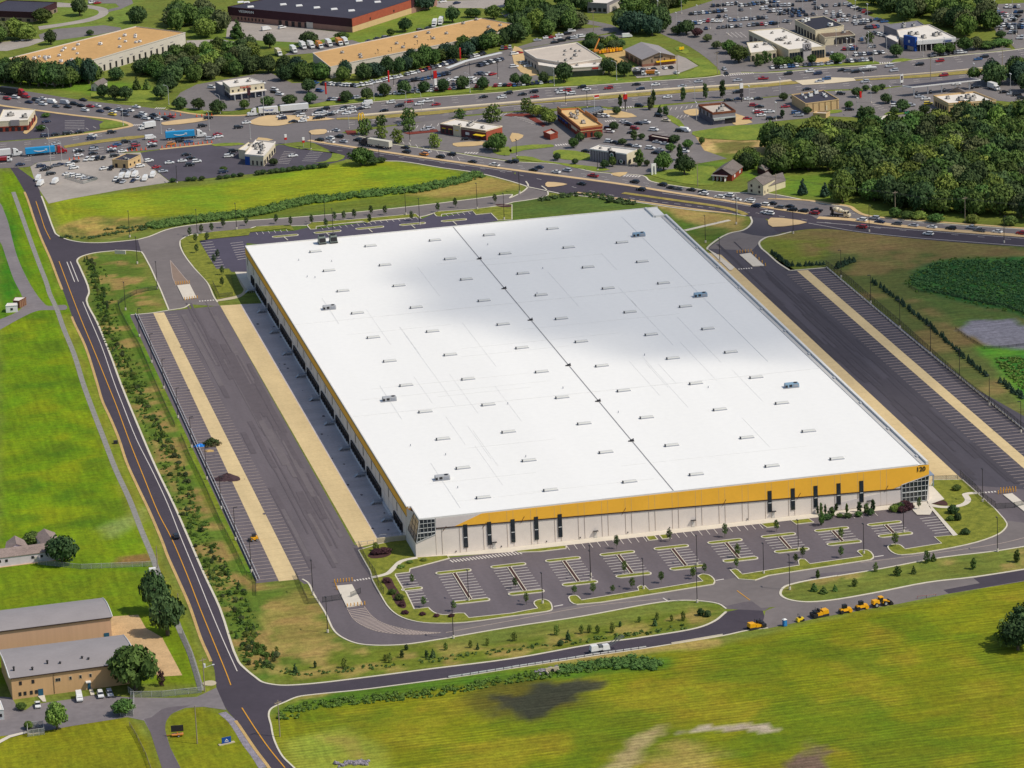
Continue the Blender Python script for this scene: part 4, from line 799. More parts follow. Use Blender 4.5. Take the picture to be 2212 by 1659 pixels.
b = MB(); b.add([(0, 14.55, 9.9), (0, 14.55, 13.75), (1.7, 14.2, 13.75)], [(0, 1, 2)]); b.add([(-.02, 14.6, 9.9), (1.7, 14.2, 13.75), (1.6, 13.2, 13.5)], [(0, 1, 2)]); obj('yellow_return', b, M_YELLOW, wh)
# west elevation: yellow band, dark line, slits, dock doors in twelve groups
b = MB(); b.box(-.1, .03, 14.6, D, 10.2, 13.0); obj('yellow_band', b, M_YELLOW, wh)
b = MB(); b.box(-.16, -.1, 14.6, D, 9.95, 10.2); obj('dark_band', b, M_BROWN, wh)
b = MB(); b.box(-.06, .03, 15, D, 4.9, 5.05); obj('wall_rib', b, M_WALL_GREY, wh)
b = MB(); b.box(-.55, .03, 24, 372, .0, 1.25); obj('dock_ledge', b, mat('white_dock_ledge', (.55, .54, .55), .8, .08, .5), wh)
b = MB(); b.box(-.14, .0, -1.3, 1.3, 1.3, 4.3); dm = b.mesh('dock_door', M_DARK)
b = MB(); b.box(-.62, -.1, -1.66, -1.36, 1.25, 4.6); b.box(-.62, -.1, 1.36, 1.66, 1.25, 4.6); b.box(-.62, -.1, -1.66, 1.66, 4.35, 4.7); sm = b.mesh('dock_seal', M_DARK)
b = MB(); b.box(-.17, -.14, -1.1, 1.1, 2.9, 3.3); wm = b.mesh('door_light', mat('door_white_strip', (.42, .43, .46), .5, .1, 1))
b = MB(); b.box(-6.4, -.5, -.7, .7, .95, 1.25); b.add([(-6.4, -.7, 1.1), (-9, -.7, .1), (-9, .7, .1), (-6.4, .7, 1.1)], [(0, 1, 2, 3)])
for s_ in (-.7, .7):
    b.tube((-6.3, s_, 1.2), (-6.3, s_, 2.2), .06, 4); b.tube((-.6, s_, 1.2), (-.6, s_, 2.2), .06, 4); b.tube((-6.3, s_, 2.2), (-.6, s_, 2.2), .07, 4); b.tube((-6.3, s_, 2.2), (-9, s_, 1.1), .07, 4); b.tube((-6.3, s_, 1.7), (-.6, s_, 1.7), .05, 4)
    for k in range(4): b.box(-6 + k * 1.7, -5.8 + k * 1.7, s_ - .1, s_ + .1, 0, 1)
stm = b.mesh('dock_stair', M_STEEL)
for gi in range(11):
    y0 = 29.5 + gi * 33.0
    n = 7 if gi else 4
    for k in range(n):
        y = (46 if gi == 0 else y0 + 27) - k * 3.9 - (9 if gi == 0 else 0)
        if y < 370:
            d_ = link('dock_door', dm, wh, (0, y, 0)); link('dock_seal', sm, d_, (0, 0, 0)); link('door_light', wm, d_, (0, 0, 0))
    k = link('dock_stair', stm, wh, (0, y0 + 12 if gi == 0 else y0 - 1.0, 0)); k.scale = (.52, 1.5, 1.0)
    for k in (8, 24):
        yy = y0 + k - 4
        b = MB(); b.box(-.08, .03, yy - .45, yy + .45, 6.2, 9.4); obj('window', b, M_DARK, wh)
for k in range(44):
    b = MB(); y = 16.5 + k * 8.4; b.box(-.05, .02, y, y + .08, 1.3, 9.9); obj('panel_joint', b, mat('joint_sealant', (.33, .25, .18)), wh)
# retaining wall and rail at the end of the truck court
b = MB(); b.box(-10.2, -.1, 18.6, 19.4, 0, 1.9); rw = obj('retaining_wall', b, M_CONC, None); tag(rw, 'grey concrete retaining wall with a rail at the end of the dock court', 'retaining wall')
b = MB()
for i in range(9): b.tube((-18 + i * 2.2, 19, 1.9 if i > 3 else .1), (-18 + i * 2.2, 19, 3.0 if i > 3 else 1.3), .06, 4)
b.tube((-18, 19, 1.3), (-11.4, 19, 1.3), .07, 4); b.tube((-9.2, 19, 3), (-.4, 19, 3), .07, 4); obj('rail', b, M_STEEL, rw)
b = MB(); b.box(W + .05, W + 6.5, 14, 26, 4.2, 4.5); b.box(W + 6, W + 6.4, 14.2, 14.6, 0, 4.2); b.box(W + 6, W + 6.4, 25.2, 25.6, 0, 4.2); obj('entrance_canopy', b, mat('canopy_blue_grey', (.20, .25, .33), .6, .1, 1), wh)
b = MB()
for i in range(40): 
    y = 25 + i * 8.7; b.box(W, W + .1, y, y + 2.6, 1.3, 4.3)
obj('east_dock_doors', b, M_DARK, wh)
b = MB(); b.box(W + 2, W + 5, 236, 241, 0, 3.2); b.box(W + 2.2, W + 4.8, 236.2, 240.8, 3.2, 3.4); tag(obj('generator_box', b, mat('tan_box', (.45, .32, .12), .6, .1, 1)), 'tan equipment box standing beside the east wall of the warehouse', 'equipment box')
# ================================================================ OTHER BUILDINGS
M_TANROOF = mat('gravel_tan_roof', srgb(208, 164, 106, .85), .95, .10, .06, fine=.06)
M_WHITEWALL = mat('off_white_wall', srgb(214, 204, 190, .85), .85, .05, .2)
M_DKROOF = mat('dark_membrane_roof', srgb(66, 64, 76, .85), .85, .10, .05, fine=.05)
M_BRICK = mat('red_brick', srgb(150, 66, 48, .85), .9, .12, .5, fine=.1)
M_BRICKLT = mat('orange_brick', srgb(172, 88, 64, .85), .9, .10, .5)
M_DKBRICK = mat('dark_brown_cladding', srgb(70, 40, 46, .9), .85, .1, .3)
M_TAN = mat('tan_stucco', srgb(214, 182, 132, .85), .88, .06, .3)
M_CREAM = mat('cream_stucco', srgb(222, 208, 176, .85), .88, .05, .3)
M_GREYROOF = mat('pale_grey_roof', srgb(204, 190, 174, .85), .9, .08, .12, fine=.04)
M_GREYW = mat('grey_cladding', srgb(146, 140, 142, .85), .8, .06, .3)
M_WHITEROOF = mat('bright_membrane_roof', srgb(234, 225, 212, .85), .85, .05, .2)
M_SHINGLE = mat('grey_shingle', srgb(122, 112, 106, .85), .95, .16, .8, fine=.15)
M_METALROOF = mat('grey_metal_roof', srgb(158, 150, 148, .85), .6, .06, .15, fine=.03)
M_PEACH = mat('peach_metal_wall', srgb(216, 172, 140, .85), .7, .05, .3, streak=(3, 3, .05))
M_TANMETAL = mat('tan_metal_wall', srgb(214, 172, 124, .85), .7, .05, .3, streak=(3, 3, .05))
M_BLUE = mat('sign_blue', srgb(26, 74, 150, .9), .5, .08, .5)
M_RED = mat('sign_red', srgb(196, 34, 32, .9), .5, .06, .5)
M_SIGNY = mat('sign_yellow', srgb(246, 196, 20, .9), .5, .05, .5)
M_WHITEP = mat('white_paint', (.74, .72, .68), .5, .05, 1, coords='obj')
M_AWN = mat('yellow_awning', srgb(232, 196, 40, .9), .7, .05, .5)

b = MB(); b.box(-1.1, 1.1, -.8, .8, .25, 1.5, 0, .12); b.box(-1.2, 1.2, -.9, .9, 0, .25, 1); b.box(-1, -.2, -.84, -.7, .5, 1.2, 1); b.cyl(.5, 0, 1.5, 1.75, .45, 8, 1)
HV = b.mesh('rooftop_unit', [mat('hvac_casing', (.45, .42, .38), .5, .1, 1, coords='obj'), M_DARK])
HVW = HV.copy(); HVW.materials[0] = M_WHITEP
class Bld:
    def __init__(s, name, label, cat, pts, h, wall, roof, par=.6, units=0, uscale=1.0, unit=HV, z0=0, lower=None, lz=0, under=None, root=None):
        P = [Vector(p) for p in pts]; n = len(P)
        a = sum(P[i].x * P[(i + 1) % n].y - P[(i + 1) % n].x * P[i].y for i in range(n)); s.sg = 1 if a > 0 else -1
        s.c = sum(P, Vector((0, 0))) / n; s.h = h
        s.root = root or thing(name, label, cat, s.c)
        if root: s.c = Vector(root.location[:2])
        s.P = [p - s.c for p in P]; c0 = sum(s.P, Vector((0, 0))) / n
        L = s.P; b = MB(); b.prism(L, max(z0, lz), h - .02, bottom=z0 > 0, top=False); obj('wall', b, wall, s.root)
        if lower: b = MB(); b.prism([p + (p - c0).normalized() * .12 for p in L], z0, lz, top=True, bottom=False); obj('lower_wall', b, lower, s.root)
        s.roof = None
        if par is not None:
            ins = [p + (c0 - p).normalized() * .2 for p in L]
            b = MB(); b.poly(ins, h - max(par, .03)); s.roof = obj('roof', b, roof, s.root)
            if par: b = MB(); b.strip(L, .4, h - par, h, closed=True); obj('parapet', b, under or wall, s.root)
        rs = random.Random(len(label)); 
        for k in range(units):
            u, v = rs.uniform(.12, .88), rs.uniform(.15, .85); p = (L[0] * (1 - u) + L[1] * u) * (1 - v) + (L[3 % n] * (1 - u) + L[2] * u) * v
            o = link('rooftop_unit', unit, s.roof, (p.x, p.y, h - (par or 0)), math.atan2((L[1] - L[0]).y, (L[1] - L[0]).x)); f = uscale * rs.uniform(.7, 1.3); o.scale = (f, f, f)
    def on(s, e, u0, u1, z0, z1, m, name='panel', proud=.12, parent=None, abs_=False):
        """a box set on wall e (edge e -> e+1), u as a fraction (or metres) along it"""
        n = len(s.P); a, b_ = s.P[e], s.P[(e + 1) % n]; d = b_ - a; ln = d.length; d.normalize(); nn = Vector((d.y, -d.x)) * s.sg
        if abs_: u0, u1 = u0 / ln, u1 / ln
        p, q = a + d * ln * u0, a + d * ln * u1; mb = MB()
        mb.prism([p - nn * .05, q - nn * .05, q + nn * proud, p + nn * proud], z0, z1); return obj(name, mb, m, parent or s.root)
    def row(s, e, n, z0, z1, m, name='window', frac=.6, u0=0.0, u1=1.0, proud=.1):
        for i in range(n):
            c = u0 + (u1 - u0) * (i + .5) / n; hw = (u1 - u0) / n * frac / 2; s.on(e, c - hw, c + hw, z0, z1, m, name, proud)
    def text(s, e, u, z, body, size, m, proud=.25, name='sign_lettering', font_sx=1.0):
        n = len(s.P); a, b_ = s.P[e], s.P[(e + 1) % n]; d = (b_ - a).normalized(); nn = Vector((d.y, -d.x)) * s.sg
        o = link(name, textmesh(name, body, size, m), s.root); p = a + (b_ - a) * u + nn * proud
        o.location = (p.x, p.y, z); rz = math.atan2(nn.y, nn.x) + math.pi / 2; o.rotation_euler = (R(90), 0, rz); o.scale = (font_sx, 1, 1); return o
def gpz(s, h): return [G(x, y, h) for x, y in pix(s)]
def quad3(s, h):
    a, b_, c_ = gpz(s, h); return [a, b_, c_, a + c_ - b_]
def gable(root, P, h0, h1, axis, roofm, over=.5, name='roof'):
    """pitched roof over the quad P (local), ridge parallel to edge `axis`"""
    q = P[axis:] + P[:axis]; d = (q[1] - q[0]).normalized() * over
    e = (q[3] - q[0]).normalized() * over * .6
    A, B, C_, D_ = q[0] - d - e, q[1] + d - e, q[2] + d + e, q[3] - d + e; m1, m2 = (A + D_) / 2, (B + C_) / 2; t = .18
    b = MB(); vs = [(*A, h0), (*B, h0), (*m2, h1), (*m1, h1), (*C_, h0), (*D_, h0)]
    vs += [(x, y, z - t) for x, y, z in vs]
    b.add(vs, [(0, 1, 2, 3), (3, 2, 4, 5), (6, 9, 8, 7), (9, 11, 10, 8), (0, 6, 7, 1), (4, 10, 11, 5), (0, 3, 9, 6), (3, 5, 11, 9), (1, 7, 8, 2), (2, 8, 10, 4)]); r = obj(name, b, roofm, root)
    return r, m1, m2
def gable_ends(root, P, h0, h1, axis, m):
    q = P[axis:] + P[:axis]; b = MB()
    for a, c_ in ((q[0], q[3]), (q[1], q[2])): b.add([(*a, h0), (*c_, h0), (*((a + c_) / 2), h1)], [(0, 1, 2)])
    obj('gable_wall', b, m, root)

# --- far north, left to right
B = Bld('dark_warehouse', 'low dark walled building with a charcoal flat roof in the far left corner', 'building', gpz('00 -160,88 278,103 490,16 60,0', 6), 6, M_DKBRICK, M_DKROOF, .4, lower=mat('beige_base', srgb(150, 130, 110, .85)), lz=2.4)
B.row(0, 6, .3, 1.9, M_DARK, frac=.4); B.row(1, 5, .3, 2.0, M_DARK, 'door', frac=.4)
B = Bld('tan_roof_warehouse', 'long white walled warehouse with a tan gravel roof behind the left tree belt', 'warehouse', gpz('00 470,614 1600,279 1175,226 0,520', 8), 8, M_WHITEWALL, M_TANROOF, .5, 26, .75, HVW)
B.row(0, 14, .3, 3.6, M_DARK, 'dock_door', .3, .3, .93)
B.row(0, 8, 4.6, 5.0, M_GREYW, 'louvre', .3, .3, .93)
B = Bld('brick_warehouse', 'large brick and brown warehouse with a charcoal roof and white skylights', 'warehouse', gpz('01 -247,57 826,160 1337,-2 1560,-72 700,-140', 8), 8, M_DKBRICK, M_DKROOF, .35, 0, lower=mat('pinkish_block_wall', srgb(168, 128, 112, .85)), lz=3.2)
B.on(1, .002, .998, 3.4, 7.9, M_BRICKLT, 'brick_cladding', .2); B.on(1, .002, .998, .1, 3.3, M_TAN, 'tan_base', .22)
B.row(0, 5, .2, 3.0, M_DARK, 'dock_door', .45, .40, .66, .3)
B.row(0, 8, 1.2, 2.6, M_DARK, 'window', .35, .07, .30, .25); B.on(0, .64, .69, .1, 3.6, M_WHITEWALL, 'white_door', .4)
B.row(1, 2, 4.2, 5.4, M_DARK, 'wall_vent', .04, .1, .9, .35)
B.text(0, .155, 5.4, 'VIESSMANN', 2.0, M_WHITEP, .3)
sk = MB(); sk.box(-1.9, 1.9, -1.3, 1.3, 0, .6, 0, .2); skm = sk.mesh('skylight', M_WHITEP)
for t in ('00 2165,60', '01 235,40', '01 372,50', '01 525,67', '01 675,80', '01 825,93', '01 890,8', '01 1050,18', '00 2080,20', '00 2130,22'):
    p = gpz(t, 7.7)[0] - B.c; link('skylight', skm, B.roof, (p.x, p.y, 7.65))
B = Bld('long_tan_roof_shop', 'long low white building with a tan roof behind the car dealer tree belt', 'building', gpz('01 640,575 870,525 2085,285 2215,205 1950,155 840,382 490,455', 6.5), 6.5, M_WHITEWALL, M_TANROOF, .4, 0)
for t in ('01 745,460', '01 900,480', '01 905,500', '01 1270,415', '01 1215,382', '01 1380,325', '01 1532,338', '01 1645,295', '01 1790,208', '01 2010,240', '01 1905,175', '01 2110,225', '01 1490,290'):
    p = gpz(t, 6.1)[0] - B.c; link('rooftop_unit', HV, B.roof, (p.x, p.y, 6.1), .4).scale = (.8,) * 3
B = Bld('grey_hall', 'grey building with a pale roof at the top edge behind trees', 'building', gpz('02 650,20 820,28 1000,-60 700,-70', 6), 6, M_GREYW, M_WHITEROOF, .4, 2)
B.row(0, 4, 1, 3, M_DARK); B.on(1, .1, .9, .2, 4, M_WHITEWALL, 'pale_wall', .2)
# diner with two levels
B = Bld('diner', 'cream two storey diner with a red script sign and white roof', 'restaurant', gpz('00 1985,750 | 01 70,712 | 01 -60,668 | 00 1922,700', 7.2), 7.2, M_CREAM, M_WHITEROOF, .3, 2, lower=mat('glazed_shopfront', srgb(92, 96, 112, .8), .3, .2, .5), lz=3.2, under=M_WHITEROOF)
B.row(0, 6, 4.2, 5.3, M_DARK, 'window', .3); B.row(3, 5, 4.0, 5.4, M_DARK, 'window', .4); B.text(0, .45, 5.7, "Friendly's", 1.5, M_RED, .3)
B.on(0, -.03, 1.03, 3.2, 3.6, M_WHITEROOF, 'canopy', 2.2); B.row(0, 5, .1, 3.2, M_WHITEP, 'pillar', .06, 0, 1, 2.0); B.row(3, 4, .6, 2.7, M_DARK, 'window', .6, 0, 1, .25)
B2 = Bld('diner', '', '', gpz('00 1985,745 1922,700 1858,703 1925,745', 5.2), 5.2, M_GREYW, M_WHITEROOF, .3, 0, root=B.root)
# pharmacy-like corner shop
B = Bld('corner_shop', 'brick and beige corner shop with a white roof at the left edge', 'shop', gpz('00 -20,1048 240,1035 302,944 30,944', 5.6), 5.6, M_CREAM, M_WHITEROOF, .35, 3, lower=M_BRICK, lz=2.7)
B.row(0, 5, .3, 2.2, M_DARK, 'window', .5, 0, 1, .3); B.on(0, .42, .72, 3.0, 5.9, M_GREYW, 'grey_fascia', .5); B.row(1, 3, .3, 3.6, M_DKBRICK, 'pilaster', .2, 0, 1, .3)
B = Bld('sales_office', 'small tan block hut with a dark roof among the parked vans', 'hut', gpz('00 968,1376 1105,1386 1214,1336 1085,1326', 4.2), 4.2, M_TAN, M_DKROOF, .35, 2, .6)
B.row(0, 2, .2, 2.2, M_DARK, 'door', .3); B.row(1, 3, 1.2, 2.2, M_DARK, 'window', .3)
B = Bld('burger_restaurant', 'white roofed restaurant crowded with roof machinery beside the dark car park', 'restaurant', gpz('01 -95,1330 62,1345 165,1222 0,1205', 5.4), 5.4, M_CREAM, M_WHITEROOF, .7, 9, .9, under=M_WHITEROOF)
B.row(1, 5, .5, 2.6, M_DARK, 'window', .5, 0, 1, .2); B.on(0, .0, .25, .1, 4.2, M_BLUE, 'blue_wall', .3); B.row(0, 3, .4, 2.5, M_DARK, 'door', .3, .3, 1, .25)
B2 = Bld('burger_restaurant', '', '', gpz('00 2060,1290 2120,1300 2190,1235 2150,1228', 4.6), 4.6, M_CREAM, M_WHITEROOF, .4, 1, .7, root=B.root)
B = Bld('brick_restaurant', 'brick restaurant with yellow awnings and a flat white roof beside the forked road', 'restaurant', gpz('01 1590,1066 1985,1126 2126,1086 1722,1026', 5.2), 5.2, mat('plum_brick', srgb(112, 66, 66, .85), .9, .12, .5), M_WHITEROOF, .5, 6, .9, under=mat('cream_coping', srgb(222, 206, 180, .85)))
B.on(1, 0.01, .99, .1, 4.6, M_BRICKLT, 'brick_wall', .15)
B.on(0, .30, .46, .05, 5.6, M_CREAM, 'cream_pier', .5); B.row(0, 3, .8, 2.6, M_DARK, 'window', .5, .02, .28, .2); B.row(0, 3, 3.0, 3.3, M_AWN, 'awning', .5, .02, .45, .7); B.row(0, 3, .8, 2.4, M_DARK, 'window', .25, .5, .95, .2); B.on(0, .56, .64, 1.5, 2.8, M_WHITEP, 'poster', .25)
B.row(0, 1, 4.0, 4.25, M_CREAM, 'string_course', 1.0, .47, 1, .2); B.on(1, 0, 1, 4.6, 4.8, M_CREAM, 'string_course', .25); B.on(0, .8, .99, 2.6, 2.9, M_AWN, 'awning', 3)
B = Bld('red_brick_bistro', 'red brick restaurant with a tan flat roof and striped parapet among parked cars', 'restaurant', gpz('02 390,940 592,1098 780,1076 570,930', 5.8), 5.8, M_BRICK, mat('peach_roof', srgb(226, 190, 132, .85), .9, .08, .2), .9, 8, .9, under=mat('terracotta_coping', srgb(206, 140, 84, .85)))
B.row(0, 6, .6, 2.8, M_DARK, 'window', .5, 0, .6, .15); B.row(1, 3, .4, 2.6, M_DARK, 'window', .35, .1, .9, .15); B.on(0, 0, 1, 3.4, 3.7, M_TAN, 'string_course', .2); B.on(1, 0, 1, 3.4, 3.7, M_TAN, 'string_course', .2)
B.on(0, .02, .2, 5.6, 7.2, mat('terracotta_coping', (.4, .2, .1)), 'raised_parapet', .2); B.on(0, .62, .85, 2.2, 3.4, M_CREAM, 'sign_panel', .3); B.on(2, .2, .7, 5.6, 7.0, mat('terracotta_coping', (.4, .2, .1)), 'raised_parapet', .2)
B.row(0, 4, 2.6, 3.0, M_BLUE, 'awning', .6, 0, .5, 1.0)
B2 = Bld('red_brick_bistro', '', '', gpz('02 640,985 790,935 760,915 600,935', 3.6), 3.6, M_DARK, mat('pergola_roof', srgb(110, 118, 126, .85), .7), .15, 0, root=B.root)
B2.row(0, 6, 3.5, 3.8, M_FRAME, 'pergola_beam', .15, 0, 1, 3)
B = Bld('bin_enclosure', 'small round cornered brick bin enclosure beside the red brick restaurant', 'enclosure', gpz('02 272,1135 330,1160 395,1140 340,1110', 3), 3, M_BRICK, M_GREYROOF, .8, 0)
B = Bld('bin_enclosure', 'low dark red brick bin store between two rows of parked cars', 'enclosure', gpz('02 1180,1172 1340,1200 1375,1185 1215,1158', 2.6), 2.6, M_DKBRICK, M_GREYROOF, .6, 0)
B = Bld('grey_cafe', 'grey panelled coffee shop with a white roof and a round white sign', 'cafe', gpz('02 672,1283 990,1328 1078,1290 755,1250', 6), 6, M_GREYW, M_WHITEROOF, .6, 2, .7, under=mat('white_coping', (.62, .6, .56)))
B.on(0, .52, .70, .1, 6.3, M_DARK, 'dark_panel', .3); B.on(1, 0, 1, .1, 5.9, M_CREAM, 'cream_wall', .12); B.row(1, 2, .6, 2.6, M_DARK, 'window', .5, .05, .9, .25); B.row(0, 2, .6, 2.4, M_DARK, 'window', .5, .74, .98, .2)
for k in range(7): B.on(0, .05 + k * .07, .055 + k * .07, .1, 5.9, M_DARK, 'panel_joint', .14)
b = MB(); b.cyl(0, 0, 0, .2, 1.1, 20); b.cyl(0, 0, .2, .25, .75, 20, 1)
def disc(Bx, e, u, z, sc=1):
    a, b_ = Bx.P[e], Bx.P[(e + 1) % len(Bx.P)]; d = (b_ - a).normalized(); nn = Vector((d.y, -d.x)) * Bx.sg; p = a + (b_ - a) * u + nn * .35
    o = link('round_sign', b.mesh('round_sign', [M_WHITEP, mat('sign_green', (.02, .10, .06), .5)]), Bx.root, (p.x, p.y, z)); o.rotation_euler = nn.to_3d().to_track_quat('Z', 'Y').to_euler(); o.scale = (sc,) * 3
disc(B, 0, .61, 4.4); disc(B, 0, .86, 1.9, .9)
B = Bld('two_tone_restaurant', 'grey restaurant with a brown parapet and striped awning by the highway', 'restaurant', gpz('02 1612,902 1735,972 1930,952 1828,884', 6.4), 6.4, M_GREYW, M_GREYROOF, 1.1, 3, 1.1, lower=mat('slate_wall', srgb(104, 100, 108, .85)), lz=3, under=mat('brown_coping', srgb(132, 78, 54, .85)))
B.row(0, 4, 3.2, 5.0, M_DARK, 'window', .3, 0, 1, .15); B.row(1, 8, 2.4, 2.9, M_WHITEP, 'awning', .5, .02, .5, 1.1); B.on(1, .52, .98, .2, 2.8, M_DARK, 'shopfront', .25); B.on(1, 0, 1, 3.0, 3.5, mat('pale_fascia', srgb(186, 190, 186, .85)), 'fascia', .9)
B = Bld('flat_roof_store', 'tan block store with a charcoal flat roof beside the petrol station', 'store', gpz('03 204,815 325,892 612,856 476,776', 5), 5, M_TAN, M_DKROOF, .5, 6, 1.0, HVW)
for k in range(6): B.on(1, .04 + k * .18, .05 + k * .18, .1, 4.6, mat('rust_brown_strip', (.12, .05, .02)), 'pilaster', .2)
B.row(1, 1, .1, 2.6, M_CREAM, 'door', .15, .5, .75); B.on(3, 0, 1, 2.6, 3.6, M_DARK, 'awning', 1.5)
B = Bld('petrol_shop', 'tan stucco petrol station shop with a hipped entrance roof beside the woods', 'shop', gpz('03 1430,822 1560,890 1970,862 1780,788', 5.4), 5.4, M_TAN, M_WHITEROOF, .8, 7, 1.1)
B.on(1, .2, .45, .1, 5.9, mat('peach_render', srgb(222, 172, 110, .85)), 'bay', 1.8); B.on(0, 0, 1, 4.4, 4.7, M_CREAM, 'string_course', .2); B.on(1, 0, 1, 4.4, 4.7, M_CREAM, 'string_course', .2); B.row(0, 5, .4, 2.8, M_DARK, 'window', .5, .1, .9, .2)
q = [p - B.c for p in gpz('03 1548,795 1710,797 1700,775 1580,772', 5.6)]; c_ = gpz('03 1628,757', 8)[0] - B.c; b = MB(); b.add([(*p, 5.4) for p in q] + [(*c_, 8.2)], [(0, 1, 4), (1, 2, 4), (2, 3, 4), (3, 0, 4)]); obj('hip_roof', b, M_SHINGLE, B.root)
# petrol canopy
q = gpz('03 1160,738 1240,748 1840,684 1755,668', 5.4); c_ = sum(q, Vector((0, 0))) / 4; cn = thing('petrol_canopy', 'long thin white edged canopy over the petrol pumps', 'canopy', c_)
b = MB(); b.prism([p - c_ for p in q], 4.7, 5.35); obj('canopy_deck', b, M_WHITEP, cn); b = MB(); b.poly([(p - c_) * .97 for p in q], 5.4); obj('roof', b, M_DKROOF, cn)
for k in range(5):
    p = (q[0] * .5 + q[1] * .5) * (1 - (k + .5) / 5) + (q[2] * .5 + q[3] * .5) * ((k + .5) / 5) - c_
    b = MB(); b.box(p.x - .25, p.x + .25, p.y - .25, p.y + .25, 0, 4.7); obj('pillar', b, M_WHITEP, cn)
    g_ = thing('petrol_pump', 'dark petrol pump on the island under the white edged canopy', 'petrol pump', c_ + p + Vector((1.5, 0)), 0, 'pumps under the petrol canopy'); b = MB(); b.box(-.5, .5, -.4, .4, 0, 2); obj('pump_body', b, M_DARK, g_); b = MB(); b.box(-.4, .4, -.42, -.4, 1.2, 1.7); obj('screen', b, M_FRAME, g_)
# tan office block and its lower wings
B = Bld('pale_showroom', 'pale grey flat roofed showroom with lower glazed wings behind roadside trees', 'showroom', gpz('02 215,503 480,545 775,500 560,365 105,435', 6.5), 6.5, M_GREYROOF, M_GREYROOF, .5, 8, .7, under=M_WHITEROOF)
B.on(4, 0, 1, 4.2, 4.5, M_GREYW, 'string_course', .2); B.row(4, 4, .5, 2.5, M_DARK, 'window', .3, 0, 1, .2)
B2 = Bld('pale_showroom', '', '', gpz('02 230,560 370,580 480,545 220,500', 5), 5, M_GREYROOF, M_WHITEROOF, .3, 1, root=B.root)
B2 = Bld('pale_showroom', '', '', gpz('02 430,590 780,570 800,535 480,545', 5.2), 5.2, M_GREYROOF, M_WHITEROOF, .3, 2, .7, root=B.root)
B2.on(0, 0, 1, .1, 3.3, M_GLASS, 'shopfront', .2); B2.on(0, .75, .9, 3.9, 4.6, M_RED, 'red_sign', .3)
q = [gpz('02 1125,512', 4.2)[0], gpz('02 1412,482', 4.2)[0], gpz('02 1262,395', 4.2)[0], gpz('02 978,430', 4.2)[0]]
B = Bld('gabled_shed', 'grey gabled workshop with a ribbed roof and a yellow awning over its front', 'workshop', q, 4.2, mat('stone_clad_wall', srgb(156, 134, 112, .85), .9, .1, .5), M_METALROOF, None, lower=mat('brick_base', srgb(150, 104, 84, .85)), lz=1.4)
gable(B.root, B.P, 4.2, 7.2, 1, M_METALROOF, .8); gable_ends(B.root, B.P, 4.15, 7.0, 1, mat('stone_clad_wall', (.3, .24, .2)))
B.row(0, 4, 2.0, 3.6, M_DARK, 'window', .12, .2, .95, .15); B.on(0, .4, 1.0, 1.9, 2.4, M_SIGNY, 'awning', 1.6); B.on(0, .36, .62, 4.3, 4.9, M_DARK, 'sign_panel', .3); B.row(3, 4, .3, 2.8, M_DARK, 'door', .5, 0, 1, .2)
# car dealerships in the upper right
B = Bld('white_dealership', 'white car dealership with a grey entrance tower lettered ACURA', 'dealership', gpz('03 178,428 495,396 120,240 -167,262', 6.5), 6.5, M_CREAM, M_WHITEROOF, .5, 12, .75, HV)
B.row(0, 5, .4, 4.6, M_GLASS, 'shopfront', .8, .02, .38, .2); B.row(0, 5, .4, 4.6, M_GLASS, 'shopfront', .8, .62, .98, .2); B.on(0, .38, .60, .1, 9, mat('pale_grey_tower', srgb(190, 184, 182, .85)), 'entrance_tower', 1.2)
B.text(0, .49, 5.2, 'ACURA', 1.5, M_DARK, 1.35)
rg = MB(); rg.tube((0, 0, 0), (0, .1, 0), 1.3, 20); rg.tube((0, -.02, 0), (0, .0, 0), 1.05, 20, 1); rg.tube((-.55, -.06, -.8), (0, -.06, .9), .15, 4); rg.tube((.55, -.06, -.8), (0, -.06, .9), .15, 4)
a, b_ = B.P[0], B.P[1]; d = (b_ - a).normalized(); nn = Vector((d.y, -d.x)) * B.sg; p = a + (b_ - a) * .49 + nn * 1.4; o = link('emblem', rg.mesh('emblem', [M_DARK, mat('pale_grey_tower', (.5, .5, .5))]), B.root, (p.x, p.y, 7.6), math.atan2(d.y, d.x))
B.row(3, 6, .5, 4, M_GLASS, 'window', .6, 0, .7, .2)
B2 = Bld('white_dealership', '', '', gpz('03 -150,455 72,430 0,352 -182,366', 5), 5, M_CREAM, M_WHITEROOF, .4, 2, root=B.root); B2.row(0, 6, .4, 3.2, M_DARK, 'window', .6, 0, 1, .2)
B = Bld('service_workshop', 'cream service building with a black roof and dark bay doors', 'workshop', gpz('03 410,258 655,218 480,138 232,168', 6.5), 6.5, M_CREAM, mat('black_roof', srgb(52, 52, 62, .85), .9, .08, .1), .4, 3, 1.0, HVW)
B.row(3, 7, .2, 3.6, M_DARK, 'bay_door', .5, 0, 1, .2)
B2 = Bld('service_workshop', '', '', gpz('03 490,322 752,298 700,262 440,285', 4.6), 4.6, M_CREAM, mat('brown_roof', srgb(120, 100, 84, .85), .9), .4, 1, root=B.root); B2.row(0, 5, .3, 2.8, M_DARK, 'shopfront', .8, .3, 1, .2); B2.on(0, .35, 1, 3.0, 3.8, M_DARK, 'fascia', .3)
B = Bld('blue_front_dealership', 'white car dealership with a tall blue entrance portal', 'dealership', gpz('03 1140,318 1290,348 1620,322 1392,210 1115,258', 6), 6, M_WHITEWALL, M_WHITEROOF, .5, 6, 1.0)
B.on(1, 0, 1, .2, 3.6, M_DARK, 'shopfront', .15); B.row(1, 7, .1, 3.9, M_WHITEP, 'pillar', .08, 0, 1, 1.0); B.on(1, -.02, 1.0, 3.8, 5.9, M_WHITEP, 'fascia', 1.2); B.text(1, .78, 4.4, 'PREMIER', 1.2, M_BLUE, 1.4)
